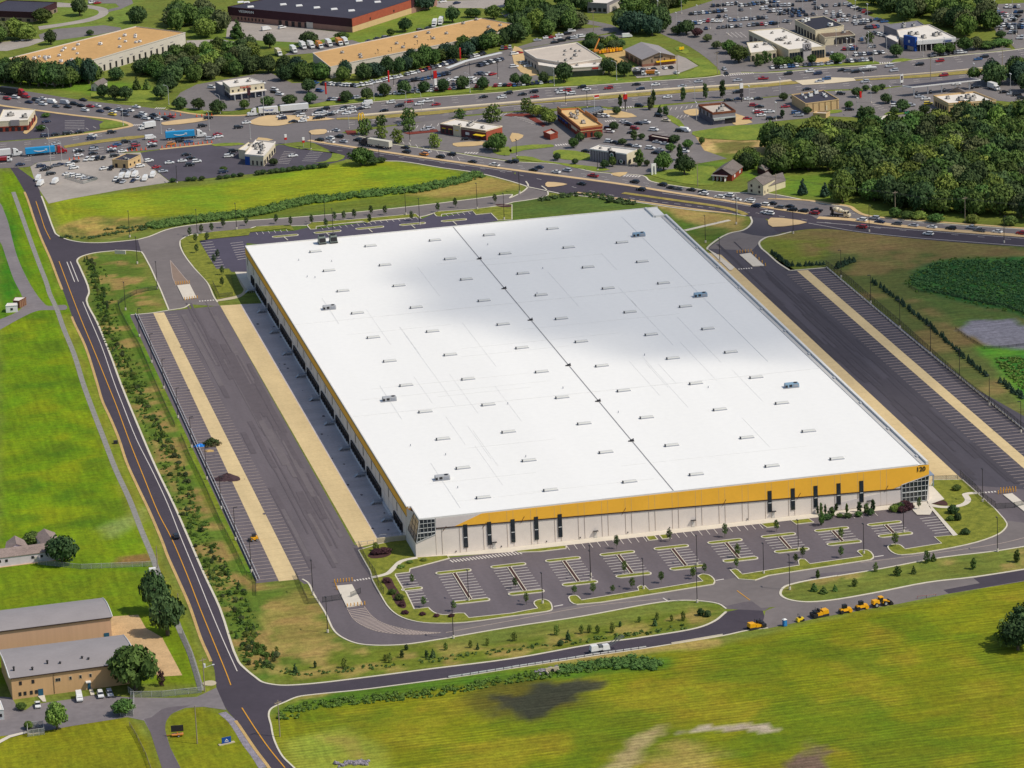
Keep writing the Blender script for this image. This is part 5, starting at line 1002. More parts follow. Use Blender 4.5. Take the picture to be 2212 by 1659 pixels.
B.on(0, .33, 1.0, 2.6, 7.8, M_BLUE, 'blue_portal', 1.6); B.on(0, .35, .43, .1, 2.6, M_BLUE, 'portal_leg', 1.5); B.on(0, .9, .98, .1, 2.6, M_BLUE, 'portal_leg', 1.5); B.text(0, .66, 4.4, 'e', 3.0, M_WHITEP, 1.75)
B2 = Bld('blue_front_dealership', '', '', gpz('03 1000,215 1112,258 1352,215 1292,178', 5.6), 5.6, M_GREYW, mat('grey_roof', srgb(128, 126, 132, .85), .9, .08, .1), .4, 3, root=B.root)
B2 = Bld('blue_front_dealership', '', '', gpz('03 1012,312 1120,365 1140,318 1060,296', 4.8), 4.8, M_GREYW, M_WHITEROOF, .3, 0, root=B.root)
# houses
q = [gpz('02 1735,1500', 3)[0], gpz('02 1900,1512', 3)[0], gpz('02 1990,1440', 3)[0], gpz('02 1825,1425', 3)[0]]
B = Bld('brick_bungalow', 'small dark brick bungalow with a grey shingle roof and a white porch', 'house', q, 3.0, M_BRICK, M_SHINGLE, None)
gable(B.root, B.P, 3, 6, 1, M_SHINGLE, .6); gable_ends(B.root, B.P, 2.95, 5.7, 1, M_DKBRICK); B.on(0, .0, .8, 2.4, 2.7, M_METALROOF, 'porch_roof', 2.4); B.row(0, 4, .1, 2.4, M_WHITEP, 'porch_post', .08, 0, .8, 2.3); B.row(1, 2, 1, 2.2, M_WHITEP, 'window', .25)
q = [gpz('02 2035,1575', 5)[0], gpz('02 2170,1600', 5)[0], gpz('03 60,1545', 5)[0], gpz('02 2150,1530', 5)[0]]
B = Bld('cream_house', 'two storey cream house with grey roofs beside the busy road', 'house', q, 5, mat('cream_siding', srgb(226, 212, 176, .85)), M_SHINGLE, None)
gable(B.root, B.P, 5, 8, 1, M_SHINGLE, .4); gable_ends(B.root, B.P, 4.95, 7.8, 1, mat('cream_siding', (.5, .5, .4))); B.row(0, 2, .8, 2.0, M_BROWN, 'window', .22); B.row(0, 2, 3.2, 4.4, M_BROWN, 'window', .22); B.row(1, 4, .8, 2.0, M_BROWN, 'window', .2)
q = [p - B.c for p in (gpz('03 -20,1615', 3.2)[0], gpz('03 150,1560', 3.2)[0], gpz('03 95,1500', 3.2)[0], gpz('03 -70,1545', 3.2)[0])]
B2 = Bld('cream_house', '', '', [p + B.c for p in q], 3.2, MATS['cream_siding'], M_SHINGLE, None, root=B.root); gable(B.root, B2.P, 3.2, 5.4, 0, M_SHINGLE, .4, 'wing_roof')
q = quad3('00 785,735 850,742 925,705', 3); B = Bld('roadside_hut', 'small white hut with a grey roof beside the upper left road', 'hut', q, 3, M_WHITEWALL, M_SHINGLE, None); gable(B.root, B.P, 3, 4.8, 1, M_SHINGLE, .5); gable_ends(B.root, B.P, 2.95, 4.6, 1, M_WHITEWALL); B.row(0, 2, .2, 2, M_DARK, 'door', .25)
q = quad3('02 2120,1440 2190,1475 2260,1430', 3.2); B = Bld('dark_garage', 'dark roofed outbuilding half hidden by trees beside the brick bungalow', 'garage', q, 3.2, M_DKBRICK, M_SHINGLE, None); gable(B.root, B.P, 3.2, 5, 1, M_SHINGLE); gable_ends(B.root, B.P, 3.1, 4.8, 1, M_WHITEWALL)
q = quad3('03 958,1005 1010,1050 1100,1025', 3); B = Bld('bin_enclosure', 'white walled bin enclosure at the edge of the woods behind the petrol station', 'enclosure', q, 2.6, M_WHITEWALL, M_WHITEROOF, .4)
q = quad3('03 390,975 500,980 535,960', 2.4); B = Bld('bin_enclosure', 'tan bin enclosure behind the charcoal roofed store', 'enclosure', q, 2.4, M_TAN, M_GREYROOF, .7)
# --- lower left: two metal sheds and the white farm building
def shed(name, label, s, h, rise, wall, eave):
    q = gpz(s, h); B = Bld(name, label, 'shed', q, h, wall, M_METALROOF, None); P = B.P
    n = 8; b = MB(); A, Bq, C_, D_ = P; vs = []; d = (Bq - A).normalized() * .5; over = 1.03
    for i in range(n + 1):
        t = i / n; z = h + rise * (1 - (2 * t - 1) ** 2); tt = .5 + (t - .5) * over
        vs += [(*(A * (1 - tt) + D_ * tt - d), z), (*(Bq * (1 - tt) + C_ * tt + d), z)]
    k = len(vs); vs += [(x, y, z - .25) for x, y, z in vs]
    fs = [(2 * i, 2 * i + 1, 2 * i + 3, 2 * i + 2) for i in range(n)] + [(2 * i, 2 * i + 2, k + 2 * i + 2, k + 2 * i) for i in range(n)] + [(2 * i + 3, 2 * i + 1, k + 2 * i + 1, k + 2 * i + 3) for i in range(n)] + [(1, 0, k, k + 1), (2 * n, 2 * n + 1, k + 2 * n + 1, k + 2 * n)]
    b.add(vs, fs); r = obj('roof', b, M_METALROOF, B.root); B.roof = r
    b = MB()
    for u, v in ((A, D_), (Bq, C_)): b.add([(*u, h - .1)] + [(*(u * (1 - i / n) + v * i / n), h - .05 + rise * (1 - (2 * i / n - 1) ** 2)) for i in range(n + 1)] + [(*v, h - .1)], [tuple(range(n + 3))])
    obj('gable_wall', b, wall, B.root); B.on(0, -.005, 1.005, h - .35, h - .05, M_BROWN, 'gutter', .5)
    b = MB()
    for i in range(n):
        t0, t1 = i / n, (i + 1) / n; f = lambda t: (*(Bq * (1 - t) + C_ * t + d * 1.15), h + .12 + rise * (1 - (2 * t - 1) ** 2)); b.tube(f(t0), f(t1), .18, 4)
        f2 = lambda t: (*(A * (1 - t) + D_ * t - d * 1.15), h + .12 + rise * (1 - (2 * t - 1) ** 2)); b.tube(f2(t0), f2(t1), .18, 4)
    obj('verge_trim', b, M_WHITEP, B.root); return B
B = shed('metal_shed', 'peach walled metal shed with a grey barrel roof, farther of the pair', '30 -560,545 955,352 872,192 -620,375', 8.4, 1.2, M_PEACH, 0)
B.on(0, .955, .985, .1, 3.0, mat('teal_door', srgb(40, 86, 110, .9)), 'door', .15)
B = shed('metal_shed', 'tan walled metal shed with small windows along its front and white cars before it', '30 95,880 1175,735 1050,512 0,640', 7.4, 1.2, M_TANMETAL, 0)
for u, z0 in ((.06, 4.6), (.16, 4.6), (.05, 1.0), (.09, 1.0), (.14, 1.0), (.18, 1.0)): B.on(0, u, u + .022, z0, z0 + 1.2, M_DARK, 'window', .12)
for u in (.35, .37, .46, .54, .62): B.on(0, u, u + .018, 4.2, 5.2, M_DARK, 'window', .12); B.on(0, u - .003, u + .021, 4.1, 5.3, M_CREAM, 'window_frame', .09)
B.on(0, .205, .245, .1, 2.4, mat('teal_door', (.1, .1, .1)), 'door', .15); B.on(0, .60, .625, .1, 2.6, mat('teal_door', (.1, .1, .1)), 'door', .15); B.on(0, .585, .625, 2.7, 3.0, M_WHITEP, 'door_canopy', 1.4); B.row(0, 1, .2, 7.2, M_BROWN, 'downpipe', .006, .33, .34, .25)
for t, hh in (('30 120,815', 1.8), ('30 280,805', .8), ('30 410,760', 1.8), ('30 520,755', .5), ('30 710,715', 1.0), ('30 765,720', .5)):
    p = gpz(t, 8.2)[0] - B.c; b = MB(); b.cyl(p.x, p.y, 7.4, 8.4 + hh * .5, .3, 8); b.cyl(p.x, p.y, 8.4 + hh * .5, 8.7 + hh * .5, .5, 8, r1=.1); obj('roof_vent', b, M_DARK, B.roof)
B = Bld('white_trailer_office', 'white portable office at the left edge of the lower yard', 'cabin', gpz('30 -130,1155 30,1155 0,1075 -130,1075', 3.4), 3.4, M_WHITEP, M_WHITEROOF, .1)
B.row(0, 2, 1, 2, M_DARK)
q = gpz('20 -150,1520 590,1425 560,1370 -150,1460', 3.6); B = Bld('white_farm_building', 'old long white single storey building with mossy grey roofs', 'building', q, 3.6, mat('white_block_wall', srgb(222, 210, 214, .85)), M_SHINGLE, None); M_MOSS = mat('mossy_roof', srgb(150, 132, 124, .85), .95, .15, .3, fine=.2)
gable(B.root, B.P, 3.6, 5.6, 0, M_MOSS, .4); gable_ends(B.root, B.P, 3.5, 5.4, 0, MATS['white_block_wall'])
for u in (.18, .26, .565, .67, .78): B.on(0, u, u + .03, 1.8, 2.7, M_DARK, 'window', .12)
B.on(0, .60, .63, .1, 2.4, M_WHITEWALL, 'door', .15); B.on(0, -.01, 1.01, .05, .25, M_TAN, 'plinth', .5)
for s, lab in (('20 380,1400 520,1372 470,1285 300,1310', 'rear wing'), ('20 40,1440 245,1410 205,1350 60,1365', 'side wing')):
    B2 = Bld('white_farm_building', '', '', gpz(s, 3.4), 3.4, MATS['white_block_wall'], M_MOSS, None, root=B.root); gable(B.root, B2.P, 3.4, 5.4, 1, M_MOSS, .3, 'wing_roof'); gable_ends(B.root, B2.P, 3.35, 5.2, 1, MATS['white_block_wall'])
# site cabins by the left lane
B = Bld('brick_container', 'brown walled site container with a white roof by the left lane', 'container', gpz('10 112,937 165,940 225,908 130,908', 3.4), 3.4, mat('rust_brown_wall', srgb(128, 84, 66, .85), .8, .1, .8, streak=(4, 4, .1)), M_WHITEROOF, .1); B.row(1, 4, .2, 3, M_TAN, 'post', .1, 0, 1, .15)
B = Bld('white_container', 'small white site container beside the brown one', 'container', gpz('10 48,985 150,978 145,958 65,960', 3.0), 3.0, M_WHITEP, M_WHITEROOF, .1); B.on(0, .4, .6, 1.0, 1.9, M_DARK, 'vent')
# ================================================================ TREES AND PLANTS
def leafm(name, c, c2, rnd=1.0):
    return mat(name, c, .9, .2, .8, col2=c2, coords='obj', fine=.25, rnd=rnd, spec=.2)
LF = {'dark': leafm('dark_foliage', (.026, .056, .022), (.082, .130, .040), .9), 'mid': leafm('green_foliage', (.036, .080, .018), (.112, .175, .040)),
      'light': leafm('light_foliage', (.075, .130, .022), (.19, .25, .05)), 'olive': leafm('olive_foliage', (.050, .072, .028), (.115, .135, .052)), 'blue': leafm('blue_green_foliage', (.018, .046, .030), (.056, .098, .058), .6),
      'red': leafm('maroon_foliage', (.060, .022, .030), (.110, .050, .050), .5), 'weed': leafm('weed_foliage', (.060, .125, .018), (.150, .235, .045), .3), 'field': leafm('field_weed_foliage', (.045, .13, .04), (.095, .22, .07), .3)}
M_BARK = mat('bark', (.11, .085, .062), .95, .2, 2, coords='obj')
def _ico():
    bm = bmesh.new(); bmesh.ops.create_icosphere(bm, subdivisions=2, radius=1); v = [tuple(x.co) for x in bm.verts]; f = [tuple(x.index for x in q.verts) for q in bm.faces]; bm.free(); return v, f
def _ico1():
    bm = bmesh.new(); bmesh.ops.create_icosphere(bm, subdivisions=1, radius=1); v = [tuple(x.co) for x in bm.verts]; f = [tuple(x.index for x in q.verts) for q in bm.faces]; bm.free(); return v, f
ICO2, ICO1 = _ico(), _ico1()
def leaf_faces(b, c, n, r, size, rs, flat=1.0):
    for _ in range(n):
        d = Vector((rs.gauss(0, 1), rs.gauss(0, 1), rs.gauss(0, 1))); d.normalize(); p = Vector(c) + Vector((d.x, d.y, d.z * flat)) * r * rs.uniform(.85, 1.22)
        nrm = (d + Vector((rs.uniform(-.8, .8), rs.uniform(-.8, .8), rs.uniform(-.5, .9)))).normalized(); t = nrm.orthogonal().normalized(); t.rotate(Matrix.Rotation(rs.uniform(0, 6.28), 3, nrm)); u = nrm.cross(t)
        s = size * rs.uniform(.6, 1.3); k = rs.uniform(.5, .9)
        b.add([p - t * s, p + u * s * k, p + t * s, p - u * s * k + nrm * s * .25], [(0, 1, 2), (0, 2, 3)])
def lump(b, c, r, rs, ico=ICO1, flat=.85):
    o = len(b.v); k = [rs.uniform(1.5, 3.2) for _ in range(3)]; ph = [rs.uniform(0, 6) for _ in range(3)]
    vs = []
    for v in ico[0]:
        f = 1 + .16 * math.sin(k[0] * v[0] * 3 + ph[0]) + .16 * math.sin(k[1] * v[1] * 3 + ph[1]) + .12 * math.sin(k[2] * v[2] * 3 + ph[2]) + rs.uniform(-.12, .12)
        vs.append((c[0] + v[0] * r * f, c[1] + v[1] * r * f, c[2] + v[2] * r * f * flat))
    b.add(vs, ico[1])
def crown(kind, seed, leaf, nl=14, leaves=46, ls=.088):
    """unit crown: radius 1, z 0..1 of its own height"""
    rs = random.Random(seed); b = MB()
    if kind == 'round':
        lump(b, (0, 0, .5), .62, rs, ICO1, .62)
        for i in range(nl):
            a = i * 2.4 + rs.uniform(-.4, .4); z = (i + .5) / nl; rr = math.sin(math.pi * min(max(z * .82 + .14, 0), 1)) * .66 * rs.uniform(.75, 1.1); r = rs.uniform(.26, .42)
            c = (rr * math.cos(a), rr * math.sin(a), .14 + z * .70); lump(b, c, r * .74, rs, ICO1, .62); leaf_faces(b, c, leaves, r, ls, rs, .62)
    elif kind == 'cone':
        for i in range(nl):
            z = (i + .5) / nl; R0 = (1 - z) ** .85 * .8 + .06
            for j in range(max(1, int(5 * R0))):
                a = j * 6.28 / max(1, int(5 * R0)) + i * 1.3; c = (R0 * .6 * math.cos(a), R0 * .6 * math.sin(a), z * .95); r = .30 * R0 + .09; lump(b, c, r, rs, ICO1, .45); leaf_faces(b, c, max(6, int(leaves * .35)), r * 1.1, ls * .8, rs, .4)
    elif kind == 'oval':
        for i in range(nl):
            z = (i + .5) / nl; R0 = math.sin(math.pi * (z * .84 + .12)) ** .7 * .62; a = i * 2.4; c = (R0 * .75 * math.cos(a), R0 * .75 * math.sin(a), .06 + z * .88); r = .34 * rs.uniform(.8, 1.15)
            lump(b, c, r * .85, rs, ICO1, .36); leaf_faces(b, c, leaves, r, ls, rs, .36)
    elif kind == 'sparse':
        for i in range(nl):
            z = (i + .5) / nl; a = i * 2.4; R0 = math.sin(math.pi * (z * .8 + .12)) * .6; c = (R0 * math.cos(a), R0 * math.sin(a), z); leaf_faces(b, c, leaves, .34, ls, rs, .5)
    me = b.mesh('crown', LF[leaf] if isinstance(leaf, str) else leaf); return me
def variants(kind, leaf, n=3, **k): return [crown(kind, 100 + i * 17 + len(leaf), leaf, **k) for i in range(n)]
PR = {}
def proto(kind, leaf):
    if (kind, leaf) not in PR:
        PR[kind, leaf] = variants(kind, leaf, 4, nl=17, leaves=92) if kind == 'round' else variants(kind, leaf, 2, nl=10 if kind != 'cone' else 9, leaves=44, ls=.11)
    return PR[kind, leaf]
b = MB(); b.cyl(0, 0, 0, .55, .05, 7, r1=.034)
for a in (0, 2.1, 4.2): b.tube((0, 0, .42), (.36 * math.cos(a), .36 * math.sin(a), .72), .024, 5, r1=.01)
TRUNK = b.mesh('trunk', M_BARK)
b = MB(); b.cyl(0, 0, 0, .9, .016, 5, r1=.008); THIN = b.mesh('trunk', M_BARK)
def tree(name, p, r, h, kind, leaf, label, cat='tree', group=None, base=.16, rs=random, trunk=True, z=0):
    t = thing(name, label, cat, (p[0], p[1], z), rs.uniform(0, 6.28), group)
    if trunk:
        k = link('trunk', TRUNK if kind == 'round' else THIN, t); k.scale = (h, h, h)
    c = link('crown', rs.choice(proto(kind, leaf)), t, (0, 0, h * base)); c.scale = (r, r * rs.uniform(.88, 1.12), h * (1 - base)); return t
WOODS = []
def fill(s, sp, r0, r1, h0, h1, leaves, label, group, seed=1):
    P = gp(s); rs = random.Random(seed); xs = [p.x for p in P]; ys = [p.y for p in P]; y = min(ys); row = 0
    def inside(q):
        c = False
        for i in range(len(P)):
            a, b_ = P[i], P[(i + 1) % len(P)]
            if (a.y > q.y) != (b_.y > q.y) and q.x < (b_.x - a.x) * (q.y - a.y) / (b_.y - a.y) + a.x: c = not c
        return c
    while y < max(ys):
        x = min(xs) + (row % 2) * sp / 2
        while x < max(xs):
            q = Vector((x + rs.uniform(-.38, .38) * sp, y + rs.uniform(-.38, .38) * sp))
            if inside(q): WOODS.append((q, rs.uniform(r0, r1), rs.uniform(h0, h1), rs.choice(leaves), label, group))
            x += sp
        y += sp * .87; row += 1
DK = ['dark', 'dark', 'mid', 'blue']; MX = ['dark', 'mid', 'mid', 'olive', 'dark', 'light']
fill('00 -60,640 0,645 250,690 470,742 640,700 780,648 800,690 765,735 600,752 300,732 -60,712', 6.8, 4.2, 6.2, 9, 13.5, DK, 'dark leafy tree in the belt between the upper left road and the tan roofed warehouse', 'trees in the left roadside belt', 3)
fill('00 790,690 1100,672 1150,645 1300,605 1500,540 1780,485 2212,450 2212,630 1860,690 1500,740 1370,690 1150,660 900,715', 9.0, 4.2, 6.6, 6.5, 10.5, MX, 'leafy tree in the wood between the cream diner and the tan roofed warehouse', 'trees of the wood behind the diner', 4)
fill('01 0,580 230,600 470,640 700,668 900,672 1200,605 1700,478 2070,362 2240,360 1980,455 1500,590 1100,668 900,715 600,700 260,705 150,630 0,640', 8, 4, 5.8, 6.5, 10, DK, 'dark leafy tree in the long belt behind the rows of dealer cars', 'trees in the belt behind the dealer cars', 5)
fill('02 60,240 200,190 480,180 540,235 670,240 560,275 280,320 120,400 0,395 0,330', 11, 5, 7, 9, 13, MX, 'leafy tree between the pale showroom and the upper street', 'trees above the pale showroom', 6)
fill('02 830,190 1000,215 1380,215 1360,330 1230,330 1060,330 930,260', 12, 6, 8, 11, 15, DK, 'tall dark tree behind the gabled workshop', 'trees behind the gabled workshop', 7)
fill('02 560,360 690,440 760,440 1000,415 960,390 780,370', 8, 3, 4.5, 4, 6, MX, 'small leafy tree in the hedge between the showroom and the equipment yard', 'hedge trees by the equipment yard', 8)
fill('02 380,20 640,30 620,110 480,100', 12, 5.5, 7, 9, 12, DK, 'dark tree near the grey hall at the top edge', 'trees round the grey hall', 9)
fill('02 0,60 200,40 300,150 100,190 0,160', 12, 5.5, 7, 9, 12, MX, 'green tree left of the grey hall at the top edge', 'trees left of the grey hall', 19)
fill('02 960,60 1060,0 1600,-30 1700,-10 1500,60 1350,100 1100,150 980,110', 12, 5.5, 7.5, 9, 13, MX, 'leafy tree along the upper edge of the large dealer lot', 'trees above the dealer lot', 10)
fill('03 860,60 720,-60 1700,-60 2300,-60 2300,10 1900,30 1700,70 1900,160 1960,250 1700,320 1620,290 1300,165 1050,190', 13, 6, 8, 10, 14, MX, 'leafy tree in the wood between the two upper right car lots', 'trees between the upper right lots', 11)
fill('03 -20,1290 400,1215 900,1200 1400,1130 1800,1070 2300,1060 | 13 2300,262 2000,240 1300,185 950,140 570,95 | 03 680,1640 660,1560 450,1500 0,1490', 11, 5.6, 8.8, 9.5, 14.5, ['dark', 'mid', 'mid', 'mid', 'olive', 'dark', 'light', 'mid'], 'tall broadleaf tree in the dark wood on the right', 'trees of the right hand wood', 12)
fill('03 1900,720 2050,660 2212,620 2300,600 2300,800 2000,760', 11, 5, 7, 9, 12, DK, 'dark tree at the right edge beside the petrol canopy', 'trees at the right edge by the highway', 13)
fill('02 1790,1400 1900,1400 2150,1420 2212,1500 2080,1550 1990,1500', 9, 3.5, 5.2, 6, 9, ['mid', 'dark', 'light'], 'green tree crowding round the brick bungalow', 'trees round the bungalow', 14)
fill('13 880,200 1100,215 1700,260 2300,300 2300,320 1700,285 1000,235', 8, 3, 4.2, 3.5, 5.5, ['mid', 'light', 'mid'], 'low green thicket tree at the road edge of the right hand wood', 'low trees along the edge of the wood', 15)
fill('00 -60,400 0,330 300,300 330,330 120,400', 12, 5.5, 7.5, 9, 12, ['light', 'mid', 'olive'], 'yellowish green tree at the left edge above the tan roof', 'pale trees at the upper left edge', 16)
fill('00 1070,200 1250,150 1320,200 1200,230', 11, 5, 6.5, 9, 12, DK, 'dark tree in front of the upper left lawn', 'dark trees on the upper left lawn', 17)
fill('00 1560,150 1800,150 1900,250 2000,330 1800,350 1500,300 1450,250', 13, 5.5, 7.5, 9, 13, MX, 'leafy tree left of the brick warehouse', 'trees left of the brick warehouse', 18)
# separate trees: base point, crown radius, height, shape, leaf
def trees(spec, name, cat, group, lab):
    for i, q in enumerate(spec.split(';')):
        q = q.split(); p = gp(q[0] + ' ' + q[1])[0]; l = lab[i] if isinstance(lab, list) else lab
        tree(name, p, float(q[2]), float(q[3]), q[4], q[5], l, cat, group, .22 if q[4] == 'round' else .1)
trees('00 1560,945 4.2 6 round dark;00 1715,950 4.2 6 round dark;00 1880,985 4.6 7 round dark;00 2112,945 3.2 5 round mid;01 100,925 3.8 5.5 round dark;01 290,910 4 5.5 round dark;01 470,895 3.6 5.5 round dark', 'round_street_tree', 'tree', 'clipped street trees before the diner', 'clipped round dark street tree in the row in front of the cream diner')
trees('01 455,800 4.2 7 round dark;01 780,885 3.6 6 round dark;01 960,868 3.8 6.5 round dark;01 1112,835 3.6 7 round dark;01 1280,815 4.2 7 round dark;01 1455,800 3.6 6 round dark;01 1620,795 3.8 7 round dark;01 1790,772 3.8 7 round dark;01 1965,775 3.6 6.5 round dark;02 30,735 3.2 6 round dark;02 120,738 3.4 6 round dark;02 275,722 3.2 6 round dark', 'round_street_tree', 'tree', 'street trees along the dealer frontage', 'round dark street tree on the verge in front of the dealer cars')
trees('02 450,710 6 10 round dark;02 840,645 5 9 round dark;02 972,660 4.6 8 round dark', 'broadleaf_tree', 'tree', None, ['large dark tree at the left corner of the pale showroom', 'dark tree at the right corner of the pale showroom', 'dark tree between the pale showroom and the gabled workshop'])
trees('00 110,722 5.4 11 round dark;00 180,730 6 12 round mid;00 260,738 6.4 13 round dark;00 335,746 6.6 13.5 round dark;00 405,750 6 13 round mid;00 475,752 6.2 13 round dark;00 545,754 5.6 12 round dark;00 610,752 5 11 round mid;00 40,716 5.6 11 round dark', 'broadleaf_tree', 'tree', 'trees in the left roadside belt', 'dark leafy tree in the belt between the upper left road and the tan roofed warehouse')
trees('00 892,845 3.6 7 round dark;00 992,858 4 7 round dark;00 1085,868 4 7.5 round dark', 'broadleaf_tree', 'tree', 'three dark lawn trees', ['leftmost of three dark trees on the lawn by the small white hut', 'middle one of three dark trees on the lawn by the small white hut', 'rightmost of three dark trees on the lawn by the small white hut'])
trees('00 1178,775 3 7 cone mid;00 1270,775 2.8 6 cone mid', 'conifer', 'conifer', 'two lawn conifers', ['larger of two conical evergreens above the striped lawn', 'smaller of two conical evergreens above the striped lawn'])
trees('00 1395,860 5 8 round dark;00 1450,800 5.5 9 round dark;00 370,195 6 8 round mid;00 690,135 5.5 10 round dark;00 440,385 4 8 round dark;00 780,305 2.6 3 round dark;00 2050,330 6 11 cone mid;00 960,180 2 2.4 round dark', 'broadleaf_tree', 'tree', None, ['dark tree at the left end of the clipped street trees', 'dark spreading tree beside the drive left of the diner', 'spreading tree in front of the dark walled building', 'dark tree standing on the lawn inside the pale loop road', 'dark tree behind the tan roof near the turning lot', 'low dark bush beside the turning lot', 'layered evergreen in front of the brick warehouse', 'small dark bush on the lawn below the loop road'])
trees('01 1290,275 4.2 7.5 round dark;01 1700,195 4.5 9 round dark;01 1395,92 6 10 round blue;01 1490,85 4.5 8 round blue;01 2055,165 5 8 round mid;01 1855,150 3.6 5 round mid;01 1900,150 3.2 5 round mid;01 120,415 4 8 round dark;01 460,385 6 7 round dark;01 740,355 4.5 5 round mid;01 1165,310 2.6 4 round mid', 'broadleaf_tree', 'tree', None, ['lone dark tree on the grass slope beside the brick warehouse', 'dark tree beside the white box trailers', 'big blue green tree at the right end of the brick warehouse', 'smaller blue green tree at the right end of the brick warehouse', 'tree beside the loop drive at the right of the grass slope', 'first small tree near the top of the grass slope', 'second small tree near the top of the grass slope', 'dark tree on the lawn left of the parked box trucks', 'wide bushy tree behind the parked box trucks', 'low tree near the corner of the brick warehouse', 'small tree at the foot of the grass slope'])
trees('01 1322,1062 4.6 7 sparse mid;01 1080,1085 3.6 5 sparse mid;01 942,1165 4.2 7.5 sparse mid;01 1085,1195 3.6 6 sparse light;01 1320,1135 3.8 6 sparse mid;01 1222,1235 3.8 6.5 sparse light;01 1545,1275 3.6 6.5 sparse light;01 2045,1052 5.5 8 sparse mid;01 1765,1025 3.6 4.5 sparse mid;02 130,975 4 7 sparse mid', 'young_tree', 'tree', 'light airy trees in the restaurant car park', 'airy young tree on an island of the car park beside the yellow arched sign')
trees('01 2090,1310 5 9 round mid;01 2010,1290 3 4 round dark;01 910,1425 6.2 8.5 round mid;01 1010,1425 3.6 4 round dark;01 1085,1405 2.6 2.6 round dark;02 215,1010 4.2 6 round light;02 320,1075 4.6 7 round light;02 280,1010 3.4 5 round light', 'broadleaf_tree', 'tree', None, ['leafy tree at the right end of the brick restaurant lot', 'low dark bush left of the leafy tree by the brick restaurant', 'large leafy tree on the corner of the north field', 'dark bush right of the large leafy tree by the north field', 'small dark bush farthest right of the large leafy tree', 'bright green tree at the top of the hedge left of the bistro', 'bright green tree at the foot of the hedge left of the bistro', 'bright green tree in the middle of the hedge left of the bistro'])
trees('02 935,925 1.6 6 oval dark;02 1225,895 1.7 7 oval dark;02 1480,872 1.9 7 oval dark;02 1672,855 1.9 8 oval dark;02 1820,845 2.2 9 oval dark;02 1200,950 2.4 7 oval olive;02 1278,975 2 4 cone dark;02 1330,1000 2 5 oval dark;02 1055,1210 2.2 5 oval dark;02 1450,1385 2.2 7.5 oval dark;02 1100,1435 3.2 8 oval mid', 'columnar_tree', 'tree', 'narrow trees round the restaurants', 'narrow upright dark tree along the edge of the restaurant lots')
trees('02 905,990 2.4 4 round dark;02 532,1280 2.8 5 round mid;02 592,1220 2.6 4 round dark;02 745,1200 2.4 3.6 round dark;02 1405,1235 3.2 4 round dark;02 1370,1315 2.6 4.5 round mid;02 1520,1285 2.8 4.5 round mid;02 955,1250 2.4 3 round dark;02 870,1440 2 5 round mid;02 1640,1245 1.8 3.5 round mid;02 880,1130 2.4 4.5 round dark;02 1165,1435 1.8 3 round dark;02 390,1385 2 3.5 round dark;02 545,1420 1.8 2.8 round dark;02 800,1455 2.4 4 round dark;02 1120,1205 1.8 3 round dark', 'small_tree', 'tree', 'small trees between the restaurants', 'small dark green tree on a planted island between the grey cafe and the bistro')
trees('02 1310,1475 5 9 round mid;02 1490,1510 5.2 9 round dark', 'broadleaf_tree', 'tree', None, ['leafy green tree left of the pair on the roadside lawn', 'darker tree right of the pair on the roadside lawn'])
trees('02 1510,300 5.5 8 round dark;02 1600,320 3.6 5 round red;02 1690,360 3 4 round olive;02 1880,460 5 7 round mid;02 1960,540 6 9 round mid;02 2130,570 3.6 6 sparse mid;02 2195,545 3.4 6 sparse mid;02 1770,420 3 4 round olive;02 1430,300 4 5 round dark', 'broadleaf_tree', 'tree', None, ['dark tree at the upper end of the side street', 'maroon leaved tree on the side street bank', 'olive bush right of the maroon tree', 'green tree halfway down the side street bank', 'largest green tree on the side street bank', 'airy tree left of the white dealership front', 'airy tree touching the white dealership front', 'lower olive bush on the side street bank', 'dark bush left of the maroon tree'])
trees('03 100,578 3.6 5.5 round mid;03 172,572 3.2 5 round mid;03 262,562 3.2 5 round mid;03 380,552 3 5 round mid;03 600,545 4.4 5.5 round mid', 'street_tree', 'tree', 'trees before the white dealership', 'leafy street tree in the row in front of the white dealership')
trees('03 1110,495 3.8 7 round dark;03 1480,475 4.2 6 round mid;03 1570,462 4 5.5 round mid;03 1700,445 5 7.5 round mid;03 1800,430 4 7 round olive;03 878,375 2.8 6 sparse mid;03 1780,690 4.4 6.5 round mid;03 2010,330 3 4 round dark', 'broadleaf_tree', 'tree', None, ['dark tree left of the blue portal dealership drive', 'left one of three trees in front of the blue portal dealership', 'middle one of three trees in front of the blue portal dealership', 'right one of three trees in front of the blue portal dealership', 'olive tree at the right end of the blue portal dealership', 'airy tree among the cars behind the white dealership', 'rounded tree behind the right end of the petrol canopy', 'dark bush beside the far right car lot'])
trees('03 770,840 3 5 round dark;03 930,805 2.6 4 round mid;03 845,785 2 3 round dark;03 985,775 2 3 round dark;03 1020,895 3.4 5 round dark;03 1165,965 4 6 round dark;03 1090,985 2.4 3.5 round dark;03 1350,985 3.4 4.5 round dark;03 805,1010 3.4 6 cone dark;03 865,1015 3.6 5.5 round dark;03 702,935 2.4 3.6 round mid;03 135,870 2.6 4 round dark;03 340,985 2.6 3.6 round dark;03 425,955 2 2.6 round dark;03 125,1010 1.8 3.6 oval dark', 'small_tree', 'tree', 'small trees round the petrol station', 'small dark tree on the planted islands round the petrol station')
trees('13 300,25 2.8 8 cone blue;13 490,40 2.8 7 cone blue', 'conifer', 'conifer', 'two lawn spruces', ['left one of two spruces on the lawn below the cream house', 'right one of two spruces on the lawn below the cream house'])
trees('20 540,1560 6.2 10 round dark;20 290,1385 4 4.5 round mid', 'broadleaf_tree', 'tree', None, ['dark spreading tree at the right end of the white farm building', 'green bush between the roofs of the white farm building'])
